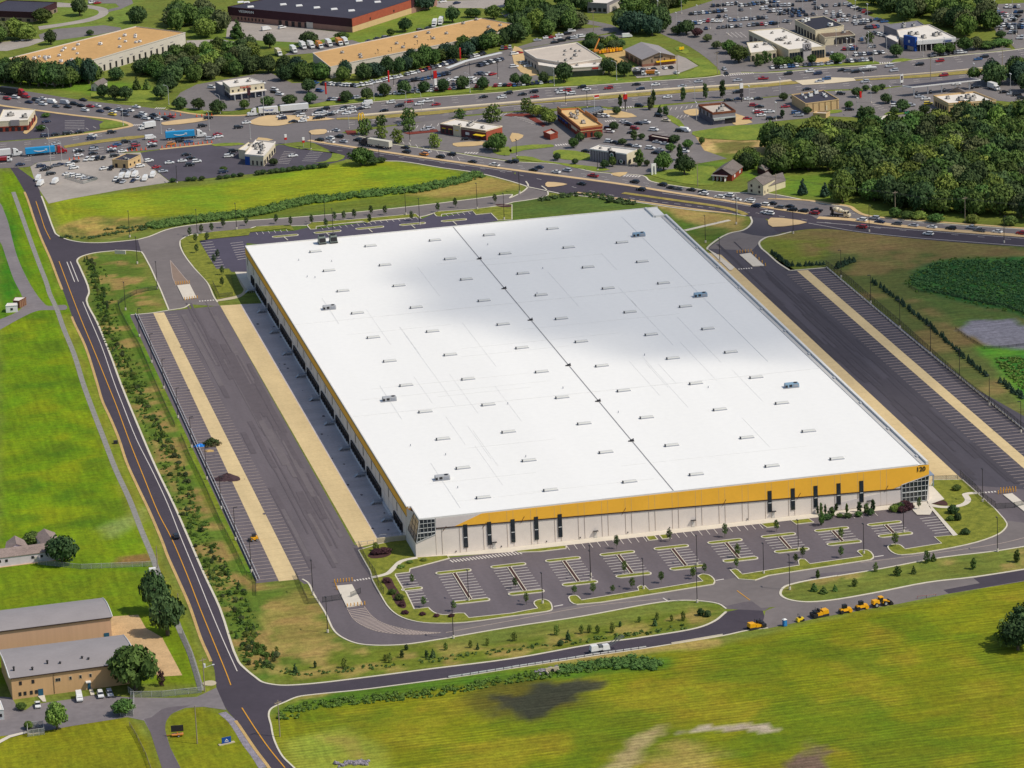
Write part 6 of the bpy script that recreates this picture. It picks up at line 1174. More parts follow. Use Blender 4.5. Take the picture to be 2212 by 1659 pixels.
trees('30 1345,318 5.4 14 round dark;30 1450,510 6.2 14 round dark;30 1172,985 8.6 15 round mid;30 495,1325 4 8.5 round light;30 1070,1195 4 5 round mid;30 185,1155 1.9 2.2 round light;30 1395,950 1.5 5 sparse red;30 248,1320 1.8 2.4 round light', 'broadleaf_tree', 'tree', None, ['upper one of two tall dark trees beside the yard slab', 'lower one of two tall dark trees beside the yard slab', 'huge round green tree at the corner of the tan shed', 'young bright green tree behind the lamp of the lower lot', 'low green tree beside the gate of the lower lot', 'yellowish bush at the corner of the lower lot', 'thin reddish shrub right of the huge round tree', 'small yellow green bush beside the fenced transformer'])
trees('33 2060,610 4.6 8 sparse light;33 2160,640 6 10 round dark;33 2225,560 6 12 round dark', 'broadleaf_tree', 'tree', None, ['airy light green tree at the right edge of the mown field', 'dark tree behind the airy one at the right edge of the mown field', 'dark tree cut off by the right edge above the mown field'])
trees('00 1495,1575 1.8 2 round dark;00 1630,1565 1.8 2 round dark;00 1680,1562 1.8 2 round dark;00 1745,1558 1.8 2 round dark;01 20,1512 2 2.2 round dark;01 60,1505 2 2.2 round dark;01 130,1500 2 2.2 round dark;01 175,1492 2 2.2 round dark;01 230,1487 2 2.2 round dark;01 285,1482 2 2.2 round dark;01 330,1475 2 2.2 round dark;01 390,1470 2 2.2 round dark;01 455,1462 2 2.2 round dark;01 500,1458 2 2.2 round dark;01 560,1452 2 2.2 round dark;01 600,1446 2 2.2 round dark;00 1900,1548 1.8 1.8 round dark;00 1960,1540 1.8 1.8 round dark;00 2020,1532 1.8 1.8 round dark;00 2080,1525 1.8 1.8 round dark', 'clipped_bush', 'bush', 'bushes along the north field', 'clipped dark bush in the row between the dark car park and the north field')
trees('01 150,1430 2.4 3.5 round dark;00 1930,1480 2 2.4 round mid;00 400,1010 2.6 2 round mid;00 355,1130 2.8 3 round mid;03 1880,420 6 4 round mid;03 2020,400 6 4 round mid;12 840,90 1.8 2 round dark', 'shrub', 'shrub', None, ['dark shrub at the corner of the white roofed restaurant', 'shrub on the island in front of the white roofed restaurant', 'hedge behind the corner shop', 'green shrub at the entrance of the corner shop', 'broad green thicket beside the far right lot entrance', 'second broad green thicket beside the far right lot entrance', 'dark shrub on the strip beside the new road lanes'])
# saplings in the car parks
SAP = '22 905,1425 1.1 4.6;22 1360,1362 1.2 4.2;22 1840,1325 1.2 4.6;22 972,1642 1.1 4.4;22 1950,1502 1.2 4.6;22 1940,1598 1 3.6;22 1665,1640 1 3.4;22 1565,1659 1 3;23 75,1278 1.1 4;23 462,1228 1.3 4.6;23 632,1348 1.1 4;23 300,1505 1.1 3.8;23 1100,1405 1.3 4.6;23 632,1502 1.1 3.8;23 240,1548 1 3;31 1350,75 1 3.4;31 1450,270 1 3.4;31 1710,305 1.2 3.4;32 125,250 1.1 4;32 540,162 1.1 3;32 702,160 1.2 3.8;32 1040,115 1.2 3.8;32 1290,62 1.2 3.8;32 1565,25 1.1 3.4;32 28,110 1 3.6;32 870,150 1 2.6;23 1305,1085 .9 4.2'
for q in SAP.split(';'):
    q = q.split(); tree('sapling', gp(q[0] + ' ' + q[1])[0], float(q[2]), float(q[3]), 'sparse', 'mid', 'thin staked sapling on an island of the car park before the warehouse', 'sapling', 'saplings in the front car park', .35, z=.15)
for q in '480,280;605,312;982,275;850,232;1115,200;995,202;1345,248;1572,175;1722,135;300,295;175,275;2065,100;760,245;680,255'.split(';'):
    tree('sapling', gp('11 ' + q)[0], 1.2, 4.2, 'sparse', 'dark', 'thin dark sapling on the verge of the car park behind the warehouse', 'sapling', 'saplings behind the warehouse', .3, z=.15)
for q in '1640,385;1690,440;1740,360;1830,350;1930,310;2130,290;1700,530;1880,580;1790,430;1920,720;1850,620;1920,820'.split(';'):
    tree('sapling', gp('10 ' + q)[0], 1.2, 4, 'sparse', 'dark', 'thin dark sapling on the verge left of the back car park', 'sapling', 'saplings on the north west verge', .3, z=.15)
for i, q in enumerate('430,1122 .8 3.4 oval;460,1128 1 5.4 oval;495,1122 .9 4.2 oval;548,1158 2.2 5 oval;590,1098 1.2 3.4 oval;682,1118 1.1 4.6 oval;790,1108 1.6 4.6 oval;850,1118 1.6 4.6 oval;908,1112 1.5 6 oval;465,1218 1.6 5.4 oval;885,1135 1.8 3 round;780,1145 1.8 2.4 round;690,1155 2.2 2 round;620,1150 1.8 1.6 round;510,1170 2.4 2.4 round'.split(';')):
    q = q.split(); tree('potted_evergreen' if q[3] == 'oval' else 'shrub', gp('23 ' + q[0])[0], float(q[1]) * .8, float(q[2]) * .78, q[3], 'mid' if i % 2 else 'dark', 'evergreen waiting to be planted in the heap of nursery stock by the front walk', 'nursery plant', 'nursery plants stacked by the front walk', .05, z=.12)
for q in '1095,1098 2.4 2.2 light;1140,1088 2.6 2.6 mid;1180,1078 2.6 2.8 red;1215,1085 2.4 2.6 red;1160,1105 2.2 2 red'.split(';'):
    q = q.split(); tree('shrub', gp('23 ' + q[0])[0], float(q[1]), float(q[2]), 'round', q[3], 'low maroon and green shrub in the clump before the lobby window', 'shrub', 'shrub clump before the lobby window', .02, trunk=False, z=.12)
# planting strip between the west road and the truck court
rs = random.Random(21)
Lp = smooth(gp('10 720,580 790,760 840,960 860,1150 1000,1450 | 20 1090,30 1200,240 1380,620 1560,1080 1720,1500 | 30 1830,60 2000,500 2130,800 | 31 120,860'), 8)
Rp = smooth(gp('10 800,600 860,760 930,960 960,1150 1180,1560 | 20 1240,100 1420,420 1560,640 1720,1100 1950,1600 | 30 2150,200 2212,500 | 31 60,600 | 31 200,700'), 8)
for i in range(370):
    t = (i + rs.random()) / 370; k = min(int(t * (len(Lp) - 1)), len(Lp) - 2); kr = min(int(t * (len(Rp) - 1)), len(Rp) - 2); u = rs.random() ** .8
    p = Lp[k].lerp(Rp[kr], u); con = rs.random() < .22
    if con: tree('young_conifer', p, rs.uniform(.6, 1.0), rs.uniform(1.4, 2.6), 'cone', rs.choice(['dark', 'mid']), 'small dark conifer in the planting strip beside the west road', 'conifer', 'young conifers in the west planting strip', .04, rs)
    else: tree('young_shrub', p, rs.uniform(.6, 1.5), rs.uniform(.7, 1.8), rs.choice(['round', 'sparse', 'sparse']), rs.choice(['olive', 'mid', 'weed', 'weed', 'light']), 'low leafy shrub in the planting strip beside the west road', 'shrub', 'shrubs in the west planting strip', .03, rs, trunk=False)
for q in '340,840 1.4 4.4 cone;512,795 1 3 oval;765,795 1.4 4.2 sparse;1120,730 1.2 2.4 sparse;1158,750 1.2 4 sparse;1262,705 1.2 3 oval;1475,705 1.1 3 oval;1530,705 1.5 4 cone;20,650 1.4 3.6 sparse;90,720 1.2 2.6 sparse;1855,620 1 3 sparse;1915,635 1 3 cone;1640,640 1 3 sparse;1300,640 1 2.4 round;2000,600 1 3 sparse;180,660 1 2.4 sparse'.split(';'):
    q = q.split(); tree('young_conifer', gp('31 ' + q[0])[0], float(q[1]) * .8, float(q[2]) * .8, q[3], 'dark' if q[3] != 'sparse' else 'light', 'young evergreen on the grass strip between the ring road and the south road', 'conifer', 'young trees on the south strip', .05)
for q in '20,560 1.4 3.6 sparse;385,510 1.4 4 sparse;485,550 1.5 4.4 cone;600,500 1.2 3.6 sparse;670,490 1.2 3.2 sparse;740,495 1.1 3.2 sparse;868,490 1.3 4.2 sparse;935,440 .8 2.4 oval;1235,430 1.5 3.6 cone;1255,380 1 3 sparse;1480,385 1.3 3.6 sparse;1380,390 1 2.6 sparse;1630,340 1.6 3 round;1690,350 1.8 2.6 round;420,600 1.6 2.2 round;1100,400 1 2.4 sparse'.split(';'):
    q = q.split(); tree('young_conifer', gp('32 ' + q[0])[0], float(q[1]) * .8, float(q[2]) * .8, q[3], 'dark' if q[3] != 'sparse' else 'light', 'young evergreen on the grass strip between the ring road and the south road', 'conifer', 'young trees on the south strip', .05)
for q in '23 1375,1545 1.5 4;23 1430,1530 1.3 3;23 1775,1600 1.3 4;23 2150,1540 1.4 4.4;33 400,130 1.8 3;33 480,150 1.8 2.6;33 580,130 1.2 2.4;33 750,90 1.2 2.6;33 430,20 1.1 3;23 930,1620 1 3;23 1260,1640 1.2 3;23 1120,1655 1.6 3'.split(';'):
    q = q.split(); tree('young_conifer', gp(q[0] + ' ' + q[1])[0], float(q[2]), float(q[3]), rs.choice(['cone', 'sparse', 'oval']), 'mid', 'young tree on the grass strip east of the junction before the warehouse', 'conifer', 'young trees on the south east strip', .05)
for q in '1290,330 1.3 1.2;1440,340 1.3 1;1560,355 1.2 1;1690,355 1.2 1'.split(';'):
    q = q.split(); tree('shrub', gp('31 ' + q[0])[0], float(q[1]), float(q[2]), 'round', 'red', 'low reddish shrub on the verge inside the ring road bend', 'shrub', 'low shrubs inside the ring road bend', .02, trunk=False, z=.15)
for q in '23 1630,920 1.8 2 mid;23 1600,1120 2.2 3 dark;23 1640,1180 1.6 2.6 dark;23 1580,1180 1.8 1.6 light;23 1705,1300 1.8 2 dark;21 1040,1470 2.4 1.8 red;21 1110,1460 2.4 1.8 red;21 1035,1445 1.2 3 light;21 1250,1590 1.5 1 light;21 1330,1550 1.4 .9 light;21 1450,1530 1.4 .9 light;31 1130,60 1.6 1.4 red;31 1180,160 1.6 1.8 mid;31 1240,210 1.6 2.2 mid;31 1260,260 1.4 1.4 red'.split(';'):
    q = q.split(); tree('shrub', gp(q[0] + ' ' + q[1])[0], float(q[2]), float(q[3]), 'round', q[4], 'ornamental shrub on the lawns at the front corners of the warehouse', 'shrub', 'shrubs on the corner lawns', .02, trunk=False, z=.15)
# conifer rows by the east court
def rowtrees(s, n, r, h, lab, grp, kind='cone', leaf='blue'):
    P = gp(s); seg = [(b_ - a).length for a, b_ in zip(P, P[1:])]; T = sum(seg)
    for i in range(n):
        d = T * (i + .5) / n; k = 0
        while d > seg[k] and k < len(seg) - 1: d -= seg[k]; k += 1
        p = P[k] + (P[k + 1] - P[k]) * (d / seg[k]) + Vector((rs.uniform(-.5, .5), rs.uniform(-.5, .5))); tree('young_conifer', p, r * rs.uniform(.8, 1.2), h * rs.uniform(.75, 1.25), kind, leaf, lab, 'conifer', grp, .03, rs)
rowtrees('13 900,775 1150,965 1420,1180 1650,1395 1890,1600', 58, 1.1, 2.4, 'small dark conifer in the diagonal row across the right hand field', 'conifers in the field row')
rowtrees('13 30,525 190,645 330,640 505,628', 24, 1.1, 2.2, 'small dark conifer along the upper kerb of the east truck court', 'conifers above the east court')
rowtrees('13 590,665 750,598', 9, 1.4, 3.0, 'small dark conifer in the short row off the corner of the east court', 'conifers in the short row')
rowtrees('13 2000,1640 2212,1800', 9, 1.4, 2.6, 'small dark conifer in the lower end of the right hand field row', 'conifers at the lower right')
# woods: nearest three hundred trees one by one, the rest as one mass
WOODS.sort(key=lambda q: (Vector((*q[0], 0)) - CAM).length)
NW = 286
for q, r, h, leaf, lab, grp in WOODS[:NW]: tree('broadleaf_tree', q, r, h, 'round', leaf, lab, 'tree', grp, .15, rs)
wb = MB(); wl = list(LF)
for q, r, h, leaf, lab, grp in WOODS[NW:]:
    me = rs.choice(proto('round', leaf)); a = rs.uniform(0, 6.28); ca_, sa = math.cos(a) * r, math.sin(a) * r; o = len(wb.v)
    wb.v += [(q.x + v.co.x * ca_ - v.co.y * sa, q.y + v.co.x * sa + v.co.y * ca_, h * .15 + v.co.z * h * .85) for v in me.vertices]; wb.f += [tuple(i + o for i in p.vertices) for p in me.polygons]; wb.m += [wl.index(leaf)] * len(me.polygons)
if wb.v: tag(obj('far_woods', wb, [LF[k] for k in wl]), 'mass of distant trees along the top of the view', 'woods', None, 'stuff')
print('woods', len(WOODS))
# weeds and undergrowth: banks of leaf clumps nobody could count
def weeds(name, label, s, wd, h, n, leaf, seed, poly=False):
    r2 = random.Random(seed); b = MB(); P = gp(s)
    if poly:
        xs = [p.x for p in P]; ys = [p.y for p in P]; pts = []
        while len(pts) < n:
            q = (r2.uniform(min(xs), max(xs)), r2.uniform(min(ys), max(ys))); c = False
            for i in range(len(P)):
                a, b_ = P[i], P[(i + 1) % len(P)]
                if (a.y > q[1]) != (b_.y > q[1]) and q[0] < (b_.x - a.x) * (q[1] - a.y) / (b_.y - a.y) + a.x: c = not c
            if c: pts.append(q)
    else:
        seg = [(b_ - a).length for a, b_ in zip(P, P[1:])]; T = sum(seg); pts = []
        for i in range(n):
            d = r2.uniform(0, T); k = 0
            while d > seg[k] and k < len(seg) - 1: d -= seg[k]; k += 1
            v = (P[k + 1] - P[k]) / seg[k]; p = P[k] + v * d + Vector((-v.y, v.x)) * max(-.5, min(.5, r2.gauss(0, .38))) * wd; pts.append(p)
    for p in pts:
        k = r2.uniform(.45, 1.25); c = (p[0], p[1], h * .3 * k); lump(b, c, h * .5 * k, r2, ICO1, .6); leaf_faces(b, c, 16, h * .66 * k, .34, r2, .7)
    tag(obj(name, b, LF[leaf]), label, 'undergrowth', None, 'stuff')
weeds('undergrowth', 'bank of tall green weeds between the north field and the ring road', '10 1290,305 1600,255 2212,185 | 11 300,110 560,60', 9, 2.4, 800, 'mid', 31)
weeds('undergrowth', 'bank of weeds at the right end of the north field', '11 400,90 900,30 | 01 1380,1645 1700,1580 1940,1510', 9, 2.4, 520, 'mid', 32)
weeds('undergrowth', 'weeds along the ditch below the south road', '31 260,1240 300,1180 420,1130 800,1085 1200,1050 1600,1005 2000,930 | 32 100,880 500,830 820,770', 6, 1.1, 360, 'weed', 33)
weeds('undergrowth', 'taller weeds on the ditch bank near the white machine', '32 380,830 760,770 880,760 1000,730 1120,740 1240,790 900,780', 5, 1.9, 220, 'mid', 34)
weeds('undergrowth', 'dense green weeds covering the right hand field', '13 1230,740 1420,620 1700,590 2300,600 2300,1060 1850,960 1500,880 1230,800', 0, 1.0, 1500, 'field', 35, True)
weeds('undergrowth', 'ragged weeds round the edge of the weedy field', '13 1180,770 1400,590 1700,560 2300,575 2300,1090 1850,995 1480,905 1200,850', 0, .7, 330, 'weed', 39, True)
weeds('undergrowth', 'green weeds in the lower corner of the right hand field', '13 1950,1440 2300,1430 2300,1800 2080,1600', 0, 1.2, 160, 'weed', 36, True)
weeds('undergrowth', 'scrub on the bank behind the warehouse corner', '12 230,75 420,40 640,20 900,75 1050,110', 5, 1.6, 130, 'dark', 37)
weeds('undergrowth', 'sparse weeds on the dry corner beside the west road', '10 530,390 760,400 980,360 1230,330 1240,300 900,330', 3, 1.2, 90, 'dark', 38)
weeds('undergrowth', 'scruffy green brush along the planting strip beside the west road', '10 820,640 890,960 950,1200 1100,1480 | 20 1210,100 1340,350 1510,800 1690,1200 1890,1659 | 30 2070,300 2200,700', 8, .7, 640, 'weed', 41)
weeds('undergrowth', 'low brush on the grass strip between the ring road and the south road', '31 60,780 400,850 800,810 1300,760 1900,680 | 32 400,590 1100,500 1500,440', 3.5, .7, 170, 'mid', 42)
# ================================================================ VEHICLES
PAINT = {'w': ('white', (.74, .73, .70)), 'k': ('black', (.012, .012, .014)), 's': ('silver', (.42, .43, .45)), 'g': ('grey', (.13, .135, .15)), 'b': ('blue', (.03, .09, .22)), 'r': ('red', (.34, .02, .025)), 'y': ('yellow', (.72, .52, .02)), 'o': ('orange', (.60, .22, .03)), 'n': ('green', (.03, .25, .09)), 't': ('cream', (.62, .53, .36)), 'c': ('dark blue', (.02, .03, .07))}
PM_ = {k: mat(v[0].replace(' ', '_') + '_car_paint', v[1], .28, .04, 1, coords='obj', spec=.5) for k, v in PAINT.items()}
M_CARGL = mat('car_glass', (.012, .015, .02), .08, .1, 1, coords='obj', spec=.6)
M_TYRE = mat('tyre_rubber', (.018, .018, .018), .85, .1, 1, coords='obj')
M_RIM = mat('wheel_rim', (.35, .35, .36), .4, .1, 1, coords='obj')
def side(b, prof, hw, mi=0, ins=.0, zi=1e9):
    n = len(prof); f = lambda z: hw - (ins if z > zi else 0)
    vs = [(x, -f(z), z) for x, z in prof] + [(x, f(z), z) for x, z in prof]
    b.add(vs, [tuple(range(n)), tuple(range(2 * n - 1, n - 1, -1))] + [(i, i + n, (i + 1) % n + n, (i + 1) % n) for i in range(n)], mi)
def frus(b, x0, x1, y, z0, X0, X1, Y, z1, mi=0):
    b.add([(x0, -y, z0), (x1, -y, z0), (x1, y, z0), (x0, y, z0), (X0, -Y, z1), (X1, -Y, z1), (X1, Y, z1), (X0, Y, z1)], [(4, 5, 6, 7), (0, 1, 5, 4), (1, 2, 6, 5), (2, 3, 7, 6), (3, 0, 4, 7)], mi)
CARS = {}
def car_meshes(ty):
    B_, Gl = MB(), MB()
    if ty == 's':
        side(B_, [(-2.3, .32), (2.25, .30), (2.32, .62), (2.2, .78), (1.15, .94), (-1.5, .98), (-2.25, .95), (-2.34, .66)], .9, 0, .07, .8); frus(Gl, -1.62, 1.12, .82, .94, -1.02, .36, .62, 1.40); frus(B_, -1.04, .38, .64, 1.385, -.92, .24, .56, 1.46); wx, wr, w_ = 1.38, .33, .80
    elif ty == 'u':
        side(B_, [(-2.3, .4), (2.25, .38), (2.34, .75), (2.25, .98), (1.2, 1.10), (-2.2, 1.12), (-2.36, .8)], .95, 0, .06, .95); frus(Gl, -2.24, 1.2, .88, 1.08, -2.0, .45, .72, 1.66); frus(B_, -2.06, .5, .74, 1.645, -1.9, .36, .66, 1.74); wx, wr, w_ = 1.4, .38, .84
    elif ty == 'p':
        side(B_, [(-2.8, .5), (2.7, .45), (2.78, .85), (2.65, 1.08), (1.5, 1.18), (-2.8, 1.18)], .97, 0, .04, 1.0); frus(Gl, -.75, 1.5, .88, 1.15, -.55, .85, .72, 1.74); frus(B_, -.6, .9, .75, 1.725, -.5, .78, .68, 1.82); B_.box(-2.68, -.85, -.78, .78, 1.15, 1.19, 1); wx, wr, w_ = 1.75, .40, .86
    else:
        side(B_, [(-2.8, .42), (2.7, .40), (2.8, .8), (2.7, 1.1), (1.95, 1.3), (1.45, 2.15), (1.2, 2.3), (-2.75, 2.32), (-2.82, 1.9)], 1.0, 0, .1, 1.5); frus(Gl, 1.62, 1.94, .88, 1.32, 1.3, 1.5, .78, 2.05); Gl.box(.6, 1.35, -.95, .95, 1.35, 1.95); wx, wr, w_ = 1.8, .36, .88
    B_.box(2.2 if ty in 'su' else 2.66, 2.36 if ty in 'su' else 2.8, -.75, -.45, .6, .74, 2); B_.box(2.2 if ty in 'su' else 2.66, 2.36 if ty in 'su' else 2.8, .45, .75, .6, .74, 2)
    return B_, Gl, wx, wr, w_
b = MB(); b.tube((0, -.12, 0), (0, .12, 0), 1, 12, 0); b.tube((0, -.13, 0), (0, .13, 0), .58, 10, 1); WHEEL = b.mesh('wheel', [M_TYRE, M_RIM])
CM = {t: car_meshes(t) for t in 'supv'}
M_LAMPW = mat('headlamp_glass', (.5, .5, .48), .2, .05, 1)
def get_car(ty, co):
    if (ty, co) not in CARS:
        B_, Gl, *r = CM[ty]; CARS[ty, co] = (B_.mesh('car_body', [PM_[co], M_DARK, M_LAMPW]), Gl.mesh('window_glass', M_CARGL))
    return CARS[ty, co]
NAMES = {'s': 'sedan', 'u': 'suv', 'p': 'pickup_truck', 'v': 'van'}
def place_car(p, h, ty, co, label, group):
    bm_, gm = get_car(ty, co); _, _, wx, wr, wy = CM[ty]
    o = tag(link(NAMES[ty], bm_, None, (p[0], p[1], LINEZ), h), label, 'van' if ty == 'v' else 'pickup' if ty == 'p' else 'car', group)
    link('window_glass', gm, o)
    for sx in (1, -1):
        for sy in (1, -1): k = link('wheel', WHEEL, o, (sx * wx, sy * wy, wr)); k.scale = (wr, 1, wr)
    return o
ORD = 'first second third fourth fifth sixth seventh eighth ninth tenth eleventh twelfth thirteenth fourteenth fifteenth sixteenth seventeenth eighteenth nineteenth twentieth'.split()
def ordn(i): return ORD[i] if i < 20 else 'twenty-' + ORD[i - 20] if i < 39 else ORD[i % 19] + ' late'
LIST = []
rc = random.Random(5)
COLS = 'wwwwkkkkgggssscbr'
def heading(d):
    a, b_ = gp(d); v = b_ - a; return math.atan2(v.y, v.x)
def cars(where, group, d, spec, jit=0.03):
    """explicit cars: 'tile x,y code[type]' """
    t = None; h = heading(d) if isinstance(d, str) else d
    for tok in spec.split():
        if len(tok) == 2 and tok.isdigit(): t = tok; continue
        xy, c = tok.split(':'); x, y = map(float, xy.split(',')); X, Y = pix('%s %f,%f' % (t, x, y))[0]
        LIST.append(dict(p=G(X, Y, LINEZ + .7), h=h + rc.uniform(-jit, jit), co=c[0], ty=c[1] if len(c) > 1 else rc.choice('sssuu'), where=where, group=group, X=X))
def rows(where, group, s, n, rot=90, cols=COLS, skip=.06, ty='ssuuu'):
    P = gp(s); seg = [(b_ - a).length for a, b_ in zip(P, P[1:])]; T = sum(seg)
    for i in range(n):
        if rc.random() < skip: continue
        d = T * (i + .5) / n; k = 0
        while d > seg[k] and k < len(seg) - 1: d -= seg[k]; k += 1
        v = P[k + 1] - P[k]; p = P[k] + v * d / seg[k]; w4 = (Vector((p.x, p.y, 0)) - CAM); X = 1106 + FPX * w4.dot(RT) / w4.dot(FW)
        LIST.append(dict(p=p + Vector((rc.uniform(-.2, .2), rc.uniform(-.3, .3))), h=math.atan2(v.y, v.x) + R(rot) + rc.uniform(-.03, .03) + (math.pi if rc.random() < .3 else 0), co=rc.choice(cols), ty=rc.choice(ty), where=where, group=group, X=X))
cars('the queue on the upper left road', 'queue on the upper left road', '00 0,830 1300,1005', '00 60,850:ru 135,840:wu 225,835:r 310,860:k 250,880:c 370,850:w 340,880:s 372,898:w 450,882:wv 485,915:g 562,888:sv 585,920:k 640,895:k 700,910:k 735,950:w 780,915:r 840,912:w 866,957:c 930,935:k 972,985:y 975,960:w 1030,942:s 1080,962:k 1085,990:g 1125,950:w 1180,920:w 1190,1005:k 1235,985:w 1260,1020:w 1330,990:k 1370,1027:w 1430,1022:k 1482,1005:r 1310,1012:k 720,860:k')
cars('the lanes below the blue trailers', 'traffic on the lower left highway', '00 300,1370 1900,1195', '00 175,1418:c 480,1242:s 800,1173:w 790,1193:c 965,1140:k 670,1297:w 690,1302:k 812,1270:k 812,1287:s 805,1322:k 680,1337:w 970,1266:r 965,1285:w 965,1302:k 1010,1246:b 1085,1222:k 1170,1225:g 1172,1256:r 1135,1280:k 1060,1304:w 1320,1220:r 1310,1242:w 1320,1258:k 1300,1190:wv 1480,1242:o 1555,1216:k 1630,1221:b 1815,1196:s 1880,1156:r 1890,1176:w 1470,1126:s 1750,1085:k 1800,1017:k 2060,1097:k 2130,1057:w')
cars('the queue right of the big junction', 'queue right of the junction', '01 2000,850 200,1010', '01 215,1002:w 230,1022:c 360,977:g 390,997:w 420,1017:w 400,1042:w 320,1047:k 530,1017:k 520,987:w 540,957:k 585,967:w 600,937:k 640,987:k 670,972:w 740,952:w 765,927:k 780,977:w 830,962:w 825,927:w 900,937:k 950,925:w 960,892:wv 1165,882:wu 1320,875:r 1410,895:w 1240,912:k 1485,870:wp 1555,899:r 1965,834:k 2125,839:w 1105,952:k 2180,802:k 555,1012:k 575,985:w')
cars('the highway below the pale showroom', 'traffic on the divided highway', '02 2000,680 200,790', '02 90,812:k 190,790:k 195,832:r 410,777:s 430,798:wp 475,781:r 512,806:w 605,750:k 645,770:w 835,758:ru 1075,726:k 1110,769:c 1240,728:w 1470,743:s 1610,702:s 1950,691:s 1345,835:w 2170,676:rp 1945,793:k')
cars('the highway below the dealerships', 'traffic on the far right highway', '03 2000,470 300,620', '03 175,634:ku 360,614:w 430,632:c 640,602:k 692,608:g 755,617:k 1050,567:s 1090,607:s 1310,554:ku 1485,523:ru 1815,507:b 1870,488:k 1520,647:r 2105,572:b 840,703:s 505,680:b 445,699:s 335,767:k')
cars('the diagonal road north of the warehouse', 'traffic on the diagonal road', '01 2000,1410 700,1210', '01 550,1207:k 640,1192:wu 645,1222:w 720,1177:ku 755,1219:s 690,1122:s 880,1207:k 1290,1271:k 1300,1309:k 1450,1331:o 1465,1311:s 1595,1352:k 1690,1331:ku 1870,1394:k 2060,1424:wp 2190,1394:k', .03)
cars('the road past the grey cafe', 'traffic past the grey cafe', '02 1500,1635 200,1450', '02 20,1392:k 235,1441:c 185,1464:k 380,1482:w 475,1469:s 700,1517:rp 600,1584:k 1060,1568:ku 1115,1634:ku 1300,1593:k 1375,1617:k 1440,1627:g 1550,1636:k 1650,1651:k')
cars('the road above the east truck court', 'traffic on the right hand road', '13 1900,330 400,165', '12 1655,14:w 1790,42:w 1875,27:wu 1940,64:w 2060,62:s 2050,80:w 2110,117:c 2180,107:w 2190,172:w 13 10,182:w 35,94:k 100,130:g 185,120:k 210,152:k 305,162:k 400,180:r 420,157:kp 810,239:w 920,222:s 965,254:c 1115,272:g 1255,285:s 1415,299:w 1580,312:k 1765,305:sp 1830,330:gp 1980,339:w 2190,354:r 810,299:r 1385,358:w')
HY = math.pi / 2
cars('the van lot by the tan hut', 'vehicles in the van lot', '00 330,1460 560,1420', '00 355,1432:c 415,1447:k 385,1462:k 480,1427:g 520,1417:c 440,1497:k 605,1417:w 650,1392:k 640,1447:wu 990,1342:k 900,1452:w 580,1500:w 640,1512:w 690,1522:w 740,1535:s 800,1540:k 1080,1467:g 1130,1465:s 1210,1432:w 1285,1387:w 1350,1440:r', .15)
cars('the front rank of the van lot', 'vans in the front rank of the van lot', HY + 2.75, '00 750,1375:wu 800,1372:wu 842,1367:k 890,1362:k 330,1545:wv 348,1588:wv 475,1570:wv 1050,1525:wv 1105,1520:wv 1165,1512:wv 1000,1548:w 1022,1562:k 1062,1567:s 1150,1557:c 1192,1537:w 1252,1545:wv 1320,1515:wv 960,1452:k', .1)
cars('the dark car park', 'cars in the dark car park', '00 1500,1400 1800,1370', '00 1410,1477:s 1610,1332:k 1648,1362:k 1575,1387:w 1700,1392:w 1640,1422:k 1990,1332:k 2015,1302:k 1975,1347:w 1465,1402:w 1930,1482:c 01 320,1342:w', .1)
cars('the car park of the corner shop', 'cars by the corner shop', '00 300,1180 700,1130', '00 400,1047:c 390,1167:c 480,1157:k 580,1150:k 690,1137:k', .1)
cars('the car park beside the cream diner', 'cars by the diner', '01 100,770 300,800', '01 160,772:wu 160,792:k 205,812:w 50,712:w 550,782:b 00 1830,752:wu', .1)
cars('the lots round the bistro', 'cars in the restaurant lots', '02 900,1050 1100,1065', '02 760,1000:wu 805,1000:w 965,1049:w 990,1062:s 1012,1074:k 1150,1055:wp 1060,1107:r 1225,1119:wu 835,1107:c 845,1134:w 1035,1144:k 1095,1064:k 1330,1037:t 1270,997:k 1450,1127:k 1495,1127:wv 840,1220:wu 890,1227:k 1015,1252:k 1080,1260:w 1255,1224:s 1325,1240:s 1195,1277:w 1275,1292:s 1245,1317:k 1325,1330:s 1490,1307:wu 640,1302:k 1100,910:ku', .1)
cars('the lot right of the two tone restaurant', 'cars right of the two tone restaurant', '02 2000,900 2200,890', '02 1870,862:k 1955,852:c 2045,852:w 2130,849:k 2090,907:r 2140,917:k 2120,957:w 2132,968:r 2155,992:w 2035,1020:r 2190,962:w 03 20,962:w 20,1022:k 90,1012:k 150,917:r 240,972:b 270,992:s', .15)
cars('the lots round the petrol station', 'cars round the petrol station', '03 1000,900 1200,890', '03 630,807:ku 705,942:k 1100,910:wu 1070,882:c 1235,907:s 1365,850:w 1310,832:s 1385,892:y 1220,972:n 1630,722:w 1800,747:k 2040,792:k 2105,807:s 2150,817:k 2190,842:ku', .15)
cars('the lot before the gabled workshop', 'cars before the gabled workshop', HY + .2, '02 1075,602:w 1130,602:g 1185,602:w 1225,592:k 1315,582:w 1372,579:k 1420,624:w', .1)
cars('the mouth of the side street', 'cars at the side street', '02 1780,560 1880,650', '02 1835,592:s 1852,632:k', .02)
cars('the lots round the pale showroom', 'cars round the pale showroom', '02 300,320 500,300', '02 100,542:s 140,567:w 20,462:w 60,452:r 20,572:w 300,322:w 345,317:r 395,324:w 410,297:w 480,287:k 515,265:wu 495,327:k 535,327:s 570,307:w 610,310:w 430,347:k 370,362:k 220,342:s 995,312:wv', .15)
cars('the awning restaurant car park', 'cars by the brick restaurant', '01 1200,1080 1500,1050', '01 1260,1072:g 1460,1118:s 1505,1108:s 1815,1197:k', .2)
cars('the lower left lot before the tan shed', 'white cars before the tan shed', -HY, '30 325,1108:ws 685,1050:wv 868,1022:wu 948,1012:su', .04)
